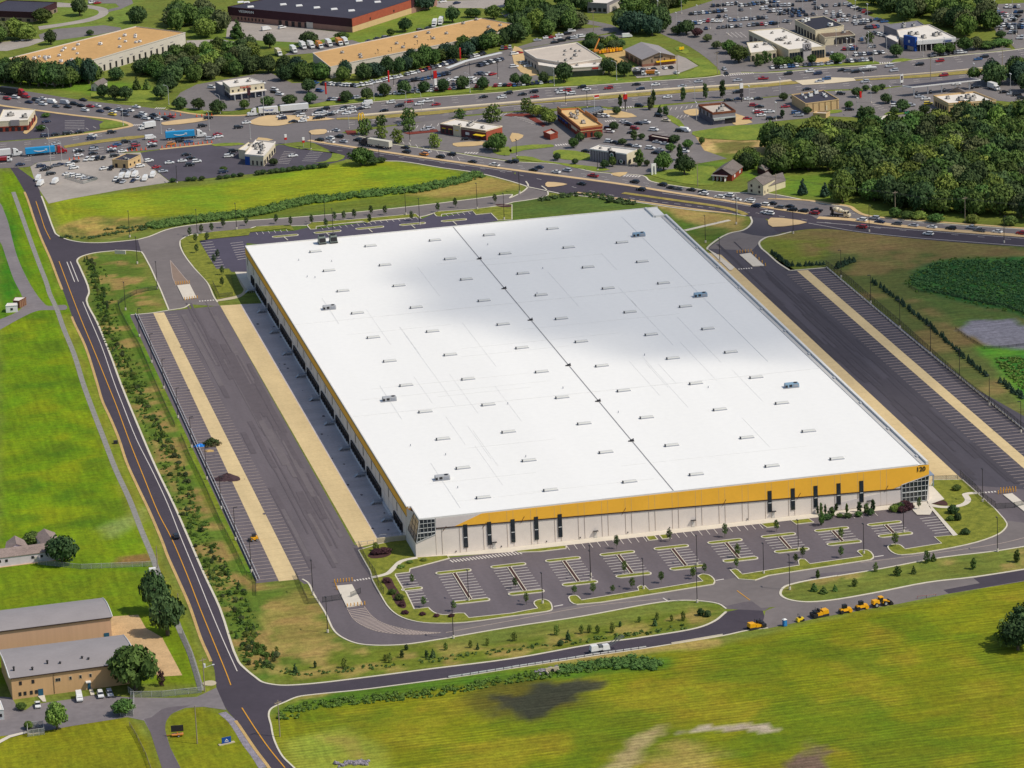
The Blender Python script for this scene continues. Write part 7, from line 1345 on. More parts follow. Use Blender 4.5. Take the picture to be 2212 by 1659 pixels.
cars('the west road', 'car on the west road', HY, '20 1520,1312:ku', 0)
cars('the far upper left', 'cars at the upper left', 0.3, '00 215,338:w 1915,352:s 800,18:w 840,22:r 01 1615,10:w 1735,22:c 1420,258:k 1490,240:k 90,250:wv 225,235:w 980,352:c 1050,330:k 1120,320:c', .2)
DW = 'dealer cars by the belt'
rows('the upper rank of ' + DW, 'dealer cars, upper rank', '01 500,728 700,738 900,752', 12, 75)
rows('the white rank of ' + DW, 'dealer cars, white rank', '01 905,748 1290,655', 13, 70, 'wwwwws')
rows('the rank along the trees of ' + DW, 'dealer cars along the trees', '01 1290,655 1500,600 1730,535', 15, 70, 'wwkgrscs')
rows('the dark rank of ' + DW, 'dealer cars, dark rank', '01 1230,718 1450,690 1680,640', 18, 60, 'kkcgbkg', 0)
rows('the verge rank of ' + DW, 'dealer cars on the verge', '01 620,868 760,868 890,845', 9, 80)
rows('the rank behind the street trees of ' + DW, 'dealer cars behind the street trees', '01 1020,830 1400,800 1760,765 2060,750 2212,745', 30, 80, 'wwkkgsr')
rows('the second rank behind the street trees', 'dealer cars, second rank', '01 1350,780 1700,740 2000,700', 14, 75, 'wwkgs')
rows('the rank under the white canopy strip', 'dealer cars by the canopy strip', '01 1920,580 2130,520', 8, 75, 'kcsw')
rows('the upper right ranks of ' + DW, 'dealer cars, upper right', '01 1830,505 2010,460', 6, 75, 'kwg'); rows('the upper right ranks of ' + DW, 'dealer cars, upper right', '01 2110,430 2212,420', 3, 75)
rows('the short rank near the showroom', 'dealer cars near the showroom', '01 1900,645 2060,650', 5, 60); rows('the short rank near the showroom', 'dealer cars near the showroom', '01 1650,700 1890,690', 8, 60, 'wws')
rows('the verge left of the showroom', 'dealer cars left of the showroom', '02 0,750 350,715', 9, 80)
ND = 'the large upper right dealer lot'
for s, n in (('02 1960,60 2212,30', 7), ('02 1720,60 1960,40', 6), ('03 240,15 420,5', 5), ('03 450,60 640,50', 5), ('03 560,190 700,185', 4), ('03 80,128 330,112', 6), ('02 1530,130 1860,100', 10), ('02 1430,210 1640,208', 6), ('02 1640,192 1830,190', 5), ('02 1870,186 2212,160', 10), ('02 1660,255 2212,215', 15), ('02 1760,155 1880,145', 2), ('02 1410,250 1480,248', 2), ('02 2150,85 2212,80', 2), ('02 1960,95 2000,90', 1),
             ('03 0,60 230,50', 7), ('03 0,108 290,92', 9), ('03 0,25 110,18', 3), ('03 120,155 420,128', 5), ('03 130,190 200,195', 2), ('03 340,42 430,38', 2), ('03 400,82 470,75', 2), ('03 470,122 720,108', 4), ('03 540,155 720,140', 4), ('03 0,205 80,215', 3), ('03 670,38 890,132', 7), ('03 730,158 810,152', 2), ('03 735,200 900,188', 6), ('03 740,215 860,210', 3), ('03 840,252 990,235', 5), ('03 920,285 1010,318', 4), ('03 935,170 1020,200', 3),
             ('03 20,595 480,560', 13), ('03 500,558 905,525', 12), ('03 700,415 790,415', 3), ('03 640,435 780,432', 4), ('03 740,485 1010,462', 8), ('03 870,412 930,408', 2), ('03 500,480 570,475', 2), ('03 790,355 850,350', 2), ('03 1390,490 1710,455', 11)):
    rows(ND, 'cars in the large dealer lot', s, n, 85)
for s, n in (('03 2050,70 2212,65', 5), ('03 2100,110 2212,110', 4), ('03 1880,108 2050,130', 6), ('03 1900,130 2180,150', 9), ('03 1990,190 2060,188', 3), ('03 2090,180 2212,185', 4), ('03 1970,235 2212,225', 9), ('03 2000,255 2212,245', 7), ('03 2080,290 2212,288', 5), ('03 1960,165 2130,170', 5), ('03 2150,335 2212,335', 2)):
    rows('the far right car lot', 'cars in the far right lot', s, n, 85)
LIST.sort(key=lambda q: (Vector((*q['p'], 0)) - CAM).length)
NEAR = LIST[:298]; cnt = {}
TYN = {'s': 'sedan', 'u': 'suv', 'p': 'pickup', 'v': 'van'}
for q in sorted(NEAR, key=lambda q: q['X']):
    k = (q['where'], q['co'], q['ty']); q['i'] = cnt.get(k, 0); cnt[k] = q['i'] + 1
for q in NEAR:
    k = (q['where'], q['co'], q['ty']); nm = PAINT[q['co']][0] + ' ' + TYN[q['ty']]
    lab = ('%s in %s' % (nm, q['where'])) if cnt[k] == 1 else ('%s %s from left in %s' % (ordn(q['i']), nm, q['where']))
    place_car(q['p'], q['h'], q['ty'], q['co'], lab, q['group'])
ks = list(PAINT); fb = MB()
for q in LIST[298:]:
    B_, Gl, *_x = CM[q['ty']]; c, s_ = math.cos(q['h']), math.sin(q['h'])
    for src, base in ((B_, ks.index(q['co'])), (Gl, len(ks))):
        o = len(fb.v); fb.v += [(q['p'].x + x * c - y * s_, q['p'].y + x * s_ + y * c, z + LINEZ) for x, y, z in src.v]; fb.f += [tuple(i + o for i in f) for f in src.f]; fb.m += [base if m == 0 or base == len(ks) else len(ks) for m in src.m]
tag(obj('parked_cars', fb, [PM_[k] for k in ks] + [M_CARGL]), 'hundreds of cars parked in the far dealer lots', 'cars', None, 'stuff')
print('cars', len(LIST))
# ---- trucks
M_TRBLUE = mat('trailer_blue', srgb(40, 150, 205, .9), .5, .04, .5, coords='obj'); M_TRW = mat('trailer_white', (.68, .67, .64), .5, .05, .5, coords='obj'); M_TRK = mat('trailer_black', (.03, .03, .035), .5, .1, 1, coords='obj')
def wheels(o, xs, wy=1.05, r=.5):
    for x in xs:
        for sy in (1, -1): k = link('wheel', WHEEL, o, (x, sy * wy, r)); k.scale = (r, 1.4, r)
def cab(o, x, m):
    b = MB(); side(b, [(x, .6), (x + 5.6, .55), (x + 5.65, 1.3), (x + 5.3, 1.75), (x + 3.9, 2.0), (x + 3.4, 3.0), (x + 2.2, 3.8), (x + .9, 3.9), (x + .9, 1.2), (x, 1.2)], 1.2, 0, .12, 2.2); obj('cab', b, m, o)
    b = MB(); frus(b, x + 3.42, x + 3.98, 1.05, 2.02, x + 3.2, x + 3.5, .98, 2.95); b.box(x + 2.3, x + 3.2, -1.22, 1.22, 2.1, 2.8); obj('window_glass', b, M_CARGL, o)
    b = MB(); b.box(x - .5, x + 1, -.5, .5, .6, 1.0); b.cyl(x + .7, 1.15, 1, 4, .1, 6); b.cyl(x + .7, -1.15, 1, 4, .1, 6); obj('chassis', b, M_DARK, o)
def semi(label, a, b_, tm, cm, length=14.5, text=None, smile=False, trailer=True):
    P = gp(a + ' ' + b_); v = P[1] - P[0]; h = math.atan2(v.y, v.x); t = thing('articulated_lorry', label, 'lorry', (*P[0], LINEZ), h)
    b = MB(); b.box(0, length, -1.28, 1.28, 1.25, 4.05); tr = obj('trailer', b, tm, t); b = MB(); b.box(.2, length - 1, -.5, .5, .85, 1.25); b.box(4.5, 9, -1.2, 1.2, .5, 1.0); obj('underframe', b, M_DARK, t)
    cab(t, length + .4, cm); wheels(t, (1.2, 2.5, length - .6, length + .7, length + 4.9))
    if smile:
        for sy in (-1, 1):
            b = MB(); pr = None
            for i in range(15):
                u = i / 14; p = Vector((length * (.28 + .44 * u) if sy < 0 else length * (.72 - .44 * u), sy * 1.31, 2.55 - .75 * math.sin(math.pi * (u * .85 + .08)) + .35))
                if pr is not None: b.tube(pr, p, .10 + .14 * math.sin(math.pi * u), 5)
                pr = p
            d = 1 if sy < 0 else -1; b.tube(pr + Vector((-d * .9, 0, .25)), pr + Vector((d * .15, 0, .30)), .15, 5); b.tube(pr + Vector((d * .15, 0, .3)), pr + Vector((-d * .05, 0, -.6)), .15, 5)
            obj('emblem', b, M_TRW, tr)
    if text:
        o = link('lettering', textmesh('lettering', text, 1.7, M_BLUE, .03), t)
        s_ = 1 if math.cos(h) > 0 else -1; o.location = (length * .5, -1.32 * s_, 2.1); o.rotation_euler = (R(90), 0, 0 if s_ > 0 else math.pi)
    return t
semi('blue trailer with a white curved arrow behind a red cab, leftmost of the blue pair', '00 222,1352', '00 600,1318', M_TRBLUE, PM_['r'], 14.5, None, True)
semi('blue trailer with a white curved arrow behind a white cab near the junction', '00 1432,1212', '00 1790,1182', M_TRBLUE, M_TRW, 14.5, None, True)
semi('white trailer lorry at the left edge behind the blue trailer', '00 -160,1378', '00 215,1342', M_TRW, M_TRW, 14.5)
semi('black trailer with a red cab on the upper left road', '00 10,812', '00 270,842', M_TRK, PM_['r'], 11.5)
semi('white trailer lorry lettered in blue waiting at the junction', '01 185,985', '00 2180,1003', M_TRW, M_TRW, 9.5, 'Werner')
semi('long plain white trailer lorry second in the queue at the junction', '01 452,958', '01 160,985', M_TRW, M_TRW, 14.5)
semi('pale trailer lorry with a dark cab on the diagonal road', '01 1165,1292', '01 900,1250', mat('trailer_cream', (.62, .58, .46), .5, .05, .5, coords='obj'), M_TRK, 14)
def box_truck(label, a, b_, bm_, cm, L_=6.5, name='box_truck', tip=False):
    P = gp(a + ' ' + b_); v = P[1] - P[0]; h = math.atan2(v.y, v.x); t = thing(name, label, 'truck', (*P[0], LINEZ), h); b = MB()
    if tip: b.add([(-L_ / 2, -1.2, 1.1), (L_ / 2 - .3, -1.2, 1.1), (L_ / 2 - .3, 1.2, 1.1), (-L_ / 2, 1.2, 1.1), (-L_ / 2 - .4, -1.25, 2.5), (L_ / 2, -1.25, 2.7), (L_ / 2, 1.25, 2.7), (-L_ / 2 - .4, 1.25, 2.5)], [(0, 1, 5, 4), (1, 2, 6, 5), (2, 3, 7, 6), (3, 0, 4, 7), (3, 2, 1, 0), (4, 5, 6, 7)])
    else: b.box(-L_ / 2, L_ / 2 - .2, -1.2, 1.2, 1.0, 3.5, 0, .04)
    obj('tipper_body' if tip else 'cargo_box', b, bm_, t); b = MB(); side(b, [(L_ / 2, .5), (L_ / 2 + 2.3, .5), (L_ / 2 + 2.4, 1.2), (L_ / 2 + 1.6, 1.5), (L_ / 2 + 1.2, 2.4), (L_ / 2, 2.5)], 1.05); obj('cab', b, cm, t)
    b = MB(); frus(b, L_ / 2 + 1.22, L_ / 2 + 1.64, .95, 1.52, L_ / 2 + 1.1, L_ / 2 + 1.26, .85, 2.3); b.box(L_ / 2 + .3, L_ / 2 + 1.1, -1.07, 1.07, 1.5, 2.2); obj('window_glass', b, M_CARGL, t)
    b = MB(); b.box(-L_ / 2, L_ / 2 + 2, -.5, .5, .5, 1.0); obj('chassis', b, M_DARK, t); wheels(t, (-L_ / 2 + 1.2, L_ / 2 + 1.4), 1.0, .45); return t
box_truck('white box truck crossing the junction below the zebra crossing', '00 1290,1112', '00 1215,1125', M_TRW, M_TRW)
box_truck('red cab tipper truck at the left edge below the white trailer', '00 20,1402', '00 100,1398', PM_['r'], M_TRW, 5, 'tipper_truck', True)
for i, (q, c, l) in enumerate((('01 400,415', 'w', 'largest white box trailer in the yard behind the tan roof'), ('01 470,410', 'w', 'white box truck between the larger white box and the orange one'), ('01 545,412', 'o', 'single orange box truck left of the white ones in the yard'), ('01 625,395', 'w', 'pale box truck right of the single orange one'), ('01 715,385', 'o', 'orange box truck farther right in the yard row'), ('01 765,380', 'w', 'white box truck at the right end of the yard row'), ('01 320,450', 'w', 'white box truck half hidden by trees in the yard'), ('01 190,475', 't', 'cream box truck almost hidden by trees in the yard'))):
    p = gp(q)[0]; X, Y = pix(q)[0]; box_truck(l, 'F %f,%f' % (X, Y), 'F %f,%f' % (X + 6, Y + 4), PM_[c], M_TRW, 6)
for q, l in (('01 1545,225', 'white box trailer parked on the grass slope, nearer one'), ('01 1600,205', 'white box trailer parked on the grass slope, farther one')):
    X, Y = pix(q)[0]; box_truck(l, 'F %f,%f' % (X, Y), 'F %f,%f' % (X - 3, Y + 6), M_TRW, M_TRW, 8)
box_truck('tipper truck with a dark body before the gabled workshop, left one', '02 1085,655', '02 1160,655', M_TRK, M_TRW, 4.6, 'tipper_truck', True)
box_truck('tipper truck with an orange topped body before the gabled workshop, right one', '02 1200,650', '02 1280,650', PM_['o'], M_TRW, 4.6, 'tipper_truck', True)
box_truck('white box truck parked at the right of the petrol station', '03 1940,772', '03 2000,790', M_TRW, M_TRW, 6)
# cement mixer
P = gp('13 610,215 740,228'); h = heading('13 610,215 740,228'); t = thing('concrete_mixer_truck', 'cream concrete mixer truck turning at the right hand junction', 'mixer truck', (*P[0], LINEZ), h)
M_MIX = PM_['t']; b = MB(); prof = [(-2.6, .5), (-1.8, 1.1), (.2, 1.25), (1.8, .9), (2.6, .5)]; n = 14
for (x0, r0), (x1, r1) in zip(prof, prof[1:]): b.tube((x0, 0, 3.1 - x0 * .22), (x1, 0, 3.1 - x1 * .22), r0, n, 0, r1)
obj('drum', b, M_MIX, t, True); b = MB(); b.box(-4, 5, -.6, .6, .7, 1.2); b.box(-3.2, -2.8, -1, 1, 1.2, 3.2); b.box(2.6, 2.9, -1, 1, 1.2, 2.6); b.box(-4.2, -3.2, -.4, .4, 2.6, 4.2); obj('chassis', b, M_DARK, t)
b = MB(); side(b, [(3, .6), (5.6, .6), (5.6, 1.7), (4.8, 1.9), (4.5, 3.0), (3, 3.1)], 1.2); obj('cab', b, M_MIX, t); b = MB(); frus(b, 4.5, 4.85, 1.05, 1.95, 4.45, 4.58, .95, 2.85); b.box(3.4, 4.3, -1.22, 1.22, 2, 2.8); obj('window_glass', b, M_CARGL, t); wheels(t, (-3, -1.8, -.6, 4.3))
# towed boat
P = gp('03 930,612 800,622'); v = P[1] - P[0]; t = thing('towed_boat', 'long white boat towed along the far right highway', 'boat', (*((P[0] + P[1]) / 2), LINEZ), math.atan2(v.y, v.x)); b = MB()
sec = [(-4.5, 1.2), (0, 1.35), (3, 1.0), (5.4, .05)]
for (x0, w0), (x1, w1) in zip(sec, sec[1:]): b.add([(x0, -w0, 2.0), (x1, -w1, 2.2), (x1, w1, 2.2), (x0, w0, 2.0), (x0, 0, .6), (x1, 0, .8)], [(0, 1, 2, 3), (0, 4, 5, 1), (3, 2, 5, 4)])
b.add([(-4.5, -1.2, 2), (-4.5, 1.2, 2), (-4.5, 0, .6)], [(0, 1, 2)]); obj('hull', b, M_TRW, t); b = MB(); frus(b, -2, 1.8, .9, 2.0, -1.6, .8, .7, 3.1); obj('cabin', b, M_TRW, t); b = MB(); b.box(-4.8, 6, -.15, .15, .4, .6); obj('tow_frame', b, M_DARK, t); wheels(t, (-1.5, -.5), 1.0, .35)
# ================================================================ STREET FURNITURE, FENCES, MACHINES, SIGNS
M_POLE = mat('dark_bronze_pole', (.03, .026, .026), .5, .1, 1, coords='obj'); M_POLEW = mat('galvanised_pole', (.48, .47, .45), .5, .08, 1, coords='obj'); M_WOODP = mat('weathered_pole_wood', (.30, .24, .17), .9, .15, 2, coords='obj')
def lampmesh(h, m, base, heads, head=M_DARK, r=.14):
    a = MB(); a.cyl(0, 0, base, h, r, 8, r1=r * .7); b_ = MB(); b_.cyl(0, 0, 0, base, .38, 10); c = MB()
    for k in range(heads):
        s_ = 1 if k == 0 else -1; c.box(min(.1 * s_, 1.3 * s_), max(.1 * s_, 1.3 * s_), -.22, .22, h - .05, h + .14)
    return a.mesh('pole', m), b_.mesh('base', M_CONC_W), c.mesh('lamp_head', head)
def cobra(h, m):
    a = MB(); a.cyl(0, 0, 0, h - 1, .15, 8, r1=.1); pr = Vector((0, 0, h - 1))
    for i in range(1, 7): q = Vector((2.6 * (1 - math.cos(i / 6 * 1.57)), 0, h - 1 + 1.0 * math.sin(i / 6 * 1.57))); a.tube(pr, q, .09, 6); pr = q
    c = MB(); c.box(2.4, 3.4, -.18, .18, h - .1, h + .08, 0, .05); b_ = MB(); b_.cyl(0, 0, 0, .4, .3, 8); return a.mesh('pole', m), b_.mesh('base', M_CONC_W), c.mesh('lamp_head', M_FRAME)
LM = {'lot': lampmesh(10.5, M_POLE, 1.0, 1), 'tall': lampmesh(12, M_POLE, 1.0, 1), 'white': lampmesh(9, M_POLEW, .6, 2, M_FRAME), 'cobra': cobra(10, M_POLEW), 'black': lampmesh(8, M_POLE, .5, 2)}
def lamps(kind, label, group, spec, rz=1.57, z=.1):
    pts = [gp(q) for q in spec.split(';')]
    for i, P in enumerate(pts):
        t = thing('street_lamp', label if isinstance(label, str) else label[i], 'street lamp', (*P[0], z), rz if isinstance(rz, (int, float)) else rz[i], group)
        for n_, m_ in zip(('pole', 'base', 'lamp_head'), LM[kind]): link(n_, m_, t)
lamps('tall', ['dark lamp pole at the gate by the stripes of the west truck court', 'dark lamp pole left of the white gate slab', 'dark lamp pole south of the hatched median', 'dark lamp pole at the right end of the pointed grass strip', 'dark lamp pole on the left end of the east grass strip', 'dark lamp pole at the east bend of the ring road', 'dark lamp pole beside the east gate crossing'], 'lamp poles along the ring road', '31 493,165;31 620,490;31 1706,540;32 1600,230;33 188,120;23 1983,1450;23 1855,1020')
lamps('lot', ['dark lamp pole on the first island row of the car park', 'dark lamp pole on the corner island below the first stalls', 'dark lamp pole on the half round island of the kerb stalls', 'dark lamp pole on the island left of the middle islands', 'dark lamp pole on the island with two shrub clumps', 'dark lamp pole on the short kerb end near the junction', 'dark lamp pole on the island before the nursery plants', 'dark lamp pole on the last island before the lobby', 'dark lamp pole on the third island stem', 'dark lamp pole on the fourth island end'], 'lamp poles in the front car park', '31 1838,215;32 265,240;32 1137,115;22 680,1659;22 1600,1570;23 828,1468;23 262,1435;23 1172,1285;32 680,45;22 2175,1640')
lamps('tall', ['dark lamp pole on the corner verge by the white sign slab', 'dark lamp pole on the grass beside the north west gate', 'dark lamp pole at the gate fence of the north west corner', 'dark lamp pole on the dry grass above the T junction', 'dark lamp pole at the bend of the north ring road', 'dark lamp pole on the verge left of the back car park', 'dark lamp pole behind the roof edge, left', 'dark lamp pole behind the roof edge, middle', 'dark lamp pole on the verge behind the weeds', 'dark lamp pole at the right end of the back verge'], 'lamp poles round the back car park', '10 1187,622;10 1085,1022;10 1360,840;10 1122,392;10 1706,380;10 2045,325;11 668,375;11 1415,285;11 598,270;11 1295,200'); lamps('tall', ['dark lamp pole at the north edge of the back car park', 'dark lamp pole by the lawn at the back corner', 'dark lamp pole on the grass behind the roof corner', 'dark lamp pole at the top entrance kerb'], 'lamp poles at the back corner', '11 1912,150;11 2145,240;12 1672,440;12 1938,280')
for s, lab, grp in (('20 1415,40;20 1538,295;20 1655,550;20 1787,825;20 1912,1080;20 2035,1350;20 2172,1630;10 1205,1250;10 1310,1475', 'dark lamp pole with a white foot outside the rail of the west truck court', 'lamp poles by the west court rail'), ('13 632,740;13 888,962;13 1140,1178;13 1405,1405;13 1655,1618;23 1913,185;23 2185,420', 'dark lamp pole with a white foot outside the rail of the east truck court', 'lamp poles by the east court rail')):
    lamps('tall', lab, grp, s, 0 if '20 ' in s[:3] else 3.14)
lamps('tall', ['dark lamp pole on the new road corner above the entrance', 'dark lamp pole on the road verge left of the red car', 'dark lamp pole on the right hand road verge'], 'lamp poles on the right hand road', '13 218,360;13 875,345;13 2040,440', -1.2)
lamps('lot', ['dark lamp pole at the sidewalk by the east entrance', 'dark lamp pole left of the roadside strip'], 'lamp poles at the north east entrance', '12 1795,605;12 65,20')
lamps('cobra', 'tall pale roadside lamp with a curved arm by the highway', 'curved arm lamps on the highway', '00 1905,985;00 1065,1085;00 1395,1160;00 535,1390;00 425,1270;01 70,1000;01 1020,870;01 1300,950;01 1850,800;01 805,1110;02 365,745;02 905,695;02 1580,880;01 1430,960;00 1810,1130;00 2165,1205;00 1460,905;03 860,480;03 755,490;03 700,545;03 910,540;03 1025,465;03 1340,490;00 440,1420;12 1945,200', 2.2)
lamps('white', 'pale twin headed lamp pole in the dealer lots', 'twin headed lamp poles in the dealer lots', '02 1262,145;02 1420,250;02 1465,120;02 1600,185;02 1712,250;02 1810,80;02 1865,300;02 1950,155;02 2065,215;02 2140,60;02 1735,40;03 70,130;03 88,235;03 190,210;03 300,110;03 420,135;03 630,90;03 755,140;03 860,175;03 590,400;03 685,480;03 870,420;03 1150,95;03 1710,70;03 1840,110;03 1955,140;03 2110,120;03 1988,215;03 2145,300;03 2115,380;03 1935,50;03 1525,470;03 105,830;03 70,1040;03 825,780;03 890,890;03 775,1000;03 1055,900;03 1780,700;03 2095,790;02 1595,1040;02 2050,895;02 1285,600;02 715,990;02 985,960;02 1205,830')
lamps('black', 'dark lamp pole among the dealer cars', 'dark lamp poles in the middle lots', '01 1370,810;01 1190,745;01 1515,690;01 1810,560;01 1850,680;01 2090,680;01 1060,560;01 1175,540;01 1290,500;01 1400,480;01 1515,440;01 475,1290;01 1065,1390;02 40,1350;02 740,1470;02 465,900;02 650,930;00 1530,1580;02 65,1659;01 1330,1220')
# utility poles with wires
def upole(label, s, h=11, arm=True, rz=0.6, tr=False):
    t = thing('utility_pole', label, 'utility pole', gp(s)[0], rz); b = MB(); b.cyl(0, 0, 0, h, .2, 8, r1=.13); obj('pole', b, M_WOODP, t)
    if arm: b = MB(); b.box(-1.3, 1.3, -.08, .08, h - .9, h - .7); [b.cyl(x, 0, h - .7, h - .4, .06, 5) for x in (-1.2, -.4, .4, 1.2)]; obj('crossarm', b, M_WOODP, t)
    if tr: b = MB(); b.cyl(.45, 0, h - 3.4, h - 2.2, .38, 10); obj('transformer', b, M_FRAME, t); b = MB(); b.tube((0, 0, h - 3.6), (2.8, -1.0, h - 2.8), .06, 5); b.box(2.6, 3.4, -1.3, -.9, h - 2.9, h - 2.7); obj('lamp_arm', b, M_FRAME, t)
    return t
upole('utility pole with a white transformer and lamp beside the west road fence corner', '30 1770,1000', 11.5, True, .4, True)
upole('plain wooden pole standing on the lower triangular lawn', '30 1705,1450', 12.5, False); upole('utility pole at the corner of the mown field beside the junction', '31 207,1390', 12, True, .5)
upole('thin pole on the grass beside the two tall dark trees', '30 1550,370', 9, False); upole('thin pole beside the west road near the fence corner', '20 1362,1590', 8, False)
for s, l in (('13 1703,265', 'tallest utility pole in front of the right hand wood'), ('13 1100,215', 'utility pole with a stay at the edge of the wood'), ('02 1605,1610', 'dark utility pole on the roadside lawn'), ('02 1775,640', 'utility pole at the mouth of the side street'), ('02 1430,660', 'utility pole before the gabled workshop'), ('03 1405,690', 'utility pole on the highway beside the petrol canopy'), ('03 2025,590', 'utility pole on the far right highway'), ('13 70,60', 'dark utility pole beside the cream house'), ('02 705,270', 'utility pole at the upper street bend')): upole(l, s, 12, True, .3)
b = MB()
def wire(a, c, z0, z1, sag=1.2):
    A, C_ = gp(a)[0].to_3d(), gp(c)[0].to_3d(); A.z, C_.z = z0, z1; pr = A
    for i in range(1, 9): u = i / 8; q = A.lerp(C_, u) - Vector((0, 0, sag * 4 * u * (1 - u))); b.tube(pr, q, .05, 4); pr = q
for o_ in (0, .5): wire('13 1703,265', '13 1100,215', 11.3 - o_, 11.3 - o_); wire('13 1703,265', '13 2700,330', 11.3 - o_, 11.3 - o_); wire('13 1100,215', '02 1605,1610', 11.3 - o_, 11.3 - o_)
tag(obj('power_line', b, mat('wire', (.05, .05, .05), .6)), 'thin power lines strung between poles before the right hand wood', 'power line')
# rails and fences
def rail(label, pts, m, h=.75, sp=2.0, name='guard_rail', cat='guard rail', two=False, beam=.34, post=M_DARK):
    t = thing(name, label, cat, pts[0]); c = Vector(pts[0][:2]); P = [Vector(p[:2]) - c for p in pts]; b = MB()
    for z in ((h * .5, h) if two else (h,)):
        for a, q in zip(P, P[1:]): 
            d = (q - a).normalized(); nn = Vector((-d.y, d.x)) * .06; b.prism([a - nn, q - nn, q + nn, a + nn], z - beam, z)
    obj('beam', b, m, t); b = MB()
    for a, q in zip(P, P[1:]):
        n = max(1, int((q - a).length / sp))
        for i in range(n): p = a + (q - a) * i / n; b.box(p.x - .09, p.x + .09, p.y - .09, p.y + .09, 0, h + .04)
    obj('posts', b, post, t); return t
M_RAIL = mat('galvanised_rail', (.60, .60, .60), .45, .08, 1)
rail('white guard rail along the outer edge of the west truck court', [Vector((-54.2, 340.5)), Vector((-56.4, -6))], M_RAIL, .85, 3.66, two=True); rail('second white rail line inside the west truck court edge', [Vector((-53.3, 339)), Vector((-55.3, -5))], M_RAIL, .7, 3.66)
rail('white guard rail along the outer edge of the east truck court', [Vector((239.3, 308)), Vector((240.2, 200)), Vector((242.8, 60)), Vector((245.4, -20))], M_RAIL, .8, 3.66)
rail('white guard rail beside the south road near the white machine', gp('31 1660,885 1780,868 2212,800 | 32 0,798 400,738 700,690 1160,625'), M_RAIL, .8, 2.4)
rail('low white concrete barrier on the south road edge', gp('32 1380,592 1820,517'), M_CONC_W, .7, 6, 'road_barrier', 'barrier', False, .7, M_CONC_W)
M_MESH = bpy.data.materials.new('chain_link_mesh'); M_MESH.use_nodes = True
_n = M_MESH.node_tree; _b = _n.nodes['Principled BSDF']; _b.inputs['Base Color'].default_value = (.02, .028, .024, 1); _b.inputs['Roughness'].default_value = .7; _b.inputs['Alpha'].default_value = .24
M_MESHG = M_MESH.copy(); M_MESHG.name = 'silver_chain_link'; M_MESHG.node_tree.nodes['Principled BSDF'].inputs['Base Color'].default_value = (.30, .32, .30, 1); M_MESHG.node_tree.nodes['Principled BSDF'].inputs['Alpha'].default_value = .28
def fence(label, s, h=1.8, mesh=M_MESH, post=M_DARK, sp=3.2, pts=None, z=0):
    P = pts or gp(s); t = thing('mesh_fence', label, 'fence', P[0]); c = Vector(P[0]); P = [p - c for p in P]; b = MB(); b2 = MB()
    for a, q in zip(P, P[1:]):
        d = (q - a).normalized(); nn = Vector((-d.y, d.x)) * .02; b.prism([a - nn, q - nn, q + nn, a + nn], z + .05, z + h); n = max(1, int((q - a).length / sp))
        for i in range(n + 1): p = a + (q - a) * i / n; b2.cyl(p.x, p.y, 0, z + h + .1, .06, 5)
        b2.tube((*a, z + h), (*q, z + h), .045, 4)
    obj('mesh_panel', b, mesh, t); obj('posts', b2, post, t)
fence('long black mesh fence down the planting strip beside the west truck court', '10 1020,970 1040,1050 1110,1180 1200,1330 1340,1659 | 20 1420,180 1510,370')
fence('black mesh fence continuing down the lower planting strip', '20 1565,460 1640,640 1760,880 1900,1200 2020,1430 2130,1659 | 30 2212,60 | 31 0,170')
fence('black mesh fence curving across the north west corner grass', '10 1020,975 1080,930 1180,880 1280,855 1365,845')
fence('black mesh fence along the outer edge of the east truck court', '13 500,640 700,780 900,955 1150,1165 1400,1390 1690,1659 | 23 2212,400', 2.6); fence('black mesh fence beside the north verge walk', '10 1840,800 1895,915 2010,900')
fence('black mesh fence round the near corner lawn of the warehouse', '21 890,1420 960,1560 1030,1659 | 31 1060,90 1105,160', 2.4, z=.15); fence('black mesh fence beside the east gate lane', '23 1660,800 1790,920 1860,1000 1965,1075', 2.4, z=.15)
fence('short black mesh fence on the grass west of the lower gate', '31 345,0 400,130 450,240 540,235'); fence('black sliding gate across the lower west gate lane', '31 575,230 740,205', 2.0); fence('thin mesh gate across the exit lane of the lower gate', '31 820,190 905,150', 2.0); fence('thin mesh gate across the east gate lane', '23 1970,1080 2130,1070 2260,1040', 2.0)
fence('silver wire fence across the lawn below the white farm building', '20 330,1560 700,1600 1320,1575', 1.8, M_MESHG, M_POLEW); fence('green tinted wire fence along the yard beside the junction', '30 1130,1050 1400,1045 1740,1010 | 30 1745,990', 2.0, M_MESHG, M_POLEW); fence('wire fence along the ditch beside the yard slab', '30 1575,500 1660,700 1745,980', 1.8, M_MESHG, M_POLEW)
fence('dark plank fence on the lower lawn beside the narrow drive', '30 1120,1300 1180,1400 1260,1560 1310,1700', 1.5, M_MESH, M_WOODP); fence('wire cage fence round the transformer by the lower lot', '30 240,1390 385,1370 375,1310 240,1320 240,1390', 2.2, M_MESHG, M_POLEW, 1.6); fence('wire gate standing open at the lower lot', '30 1040,1210 1150,1215 1160,1050 1110,1010', 2.2, M_MESHG, M_POLEW, 2)
fence('silver fence round the small van compound', '00 560,1540 720,1590 840,1555 700,1520 560,1540', 1.4, M_MESHG, M_POLEW)
fence('black field fence round the weeds of the right hand field', '13 1215,820 1300,865 1500,880 1700,930 1900,975 2050,990 2212,1060', 1.1, M_MESH, M_DARK, 3); fence('black field fence round the stony basin', '13 1620,1190 1750,1280 1870,1355 2000,1350 2300,1320', 1.0, M_MESH, M_DARK, 3)
fence('orange safety fence on the roadside beside the yellow machines', '33 1290,195 1370,188 1450,178', .8, M_MESHG, PM_['r'])
fence('line of black bollard posts at the end of the east apron', '23 1440,830 1640,825', 1.6, M_MESHG, M_DARK, 3.5)
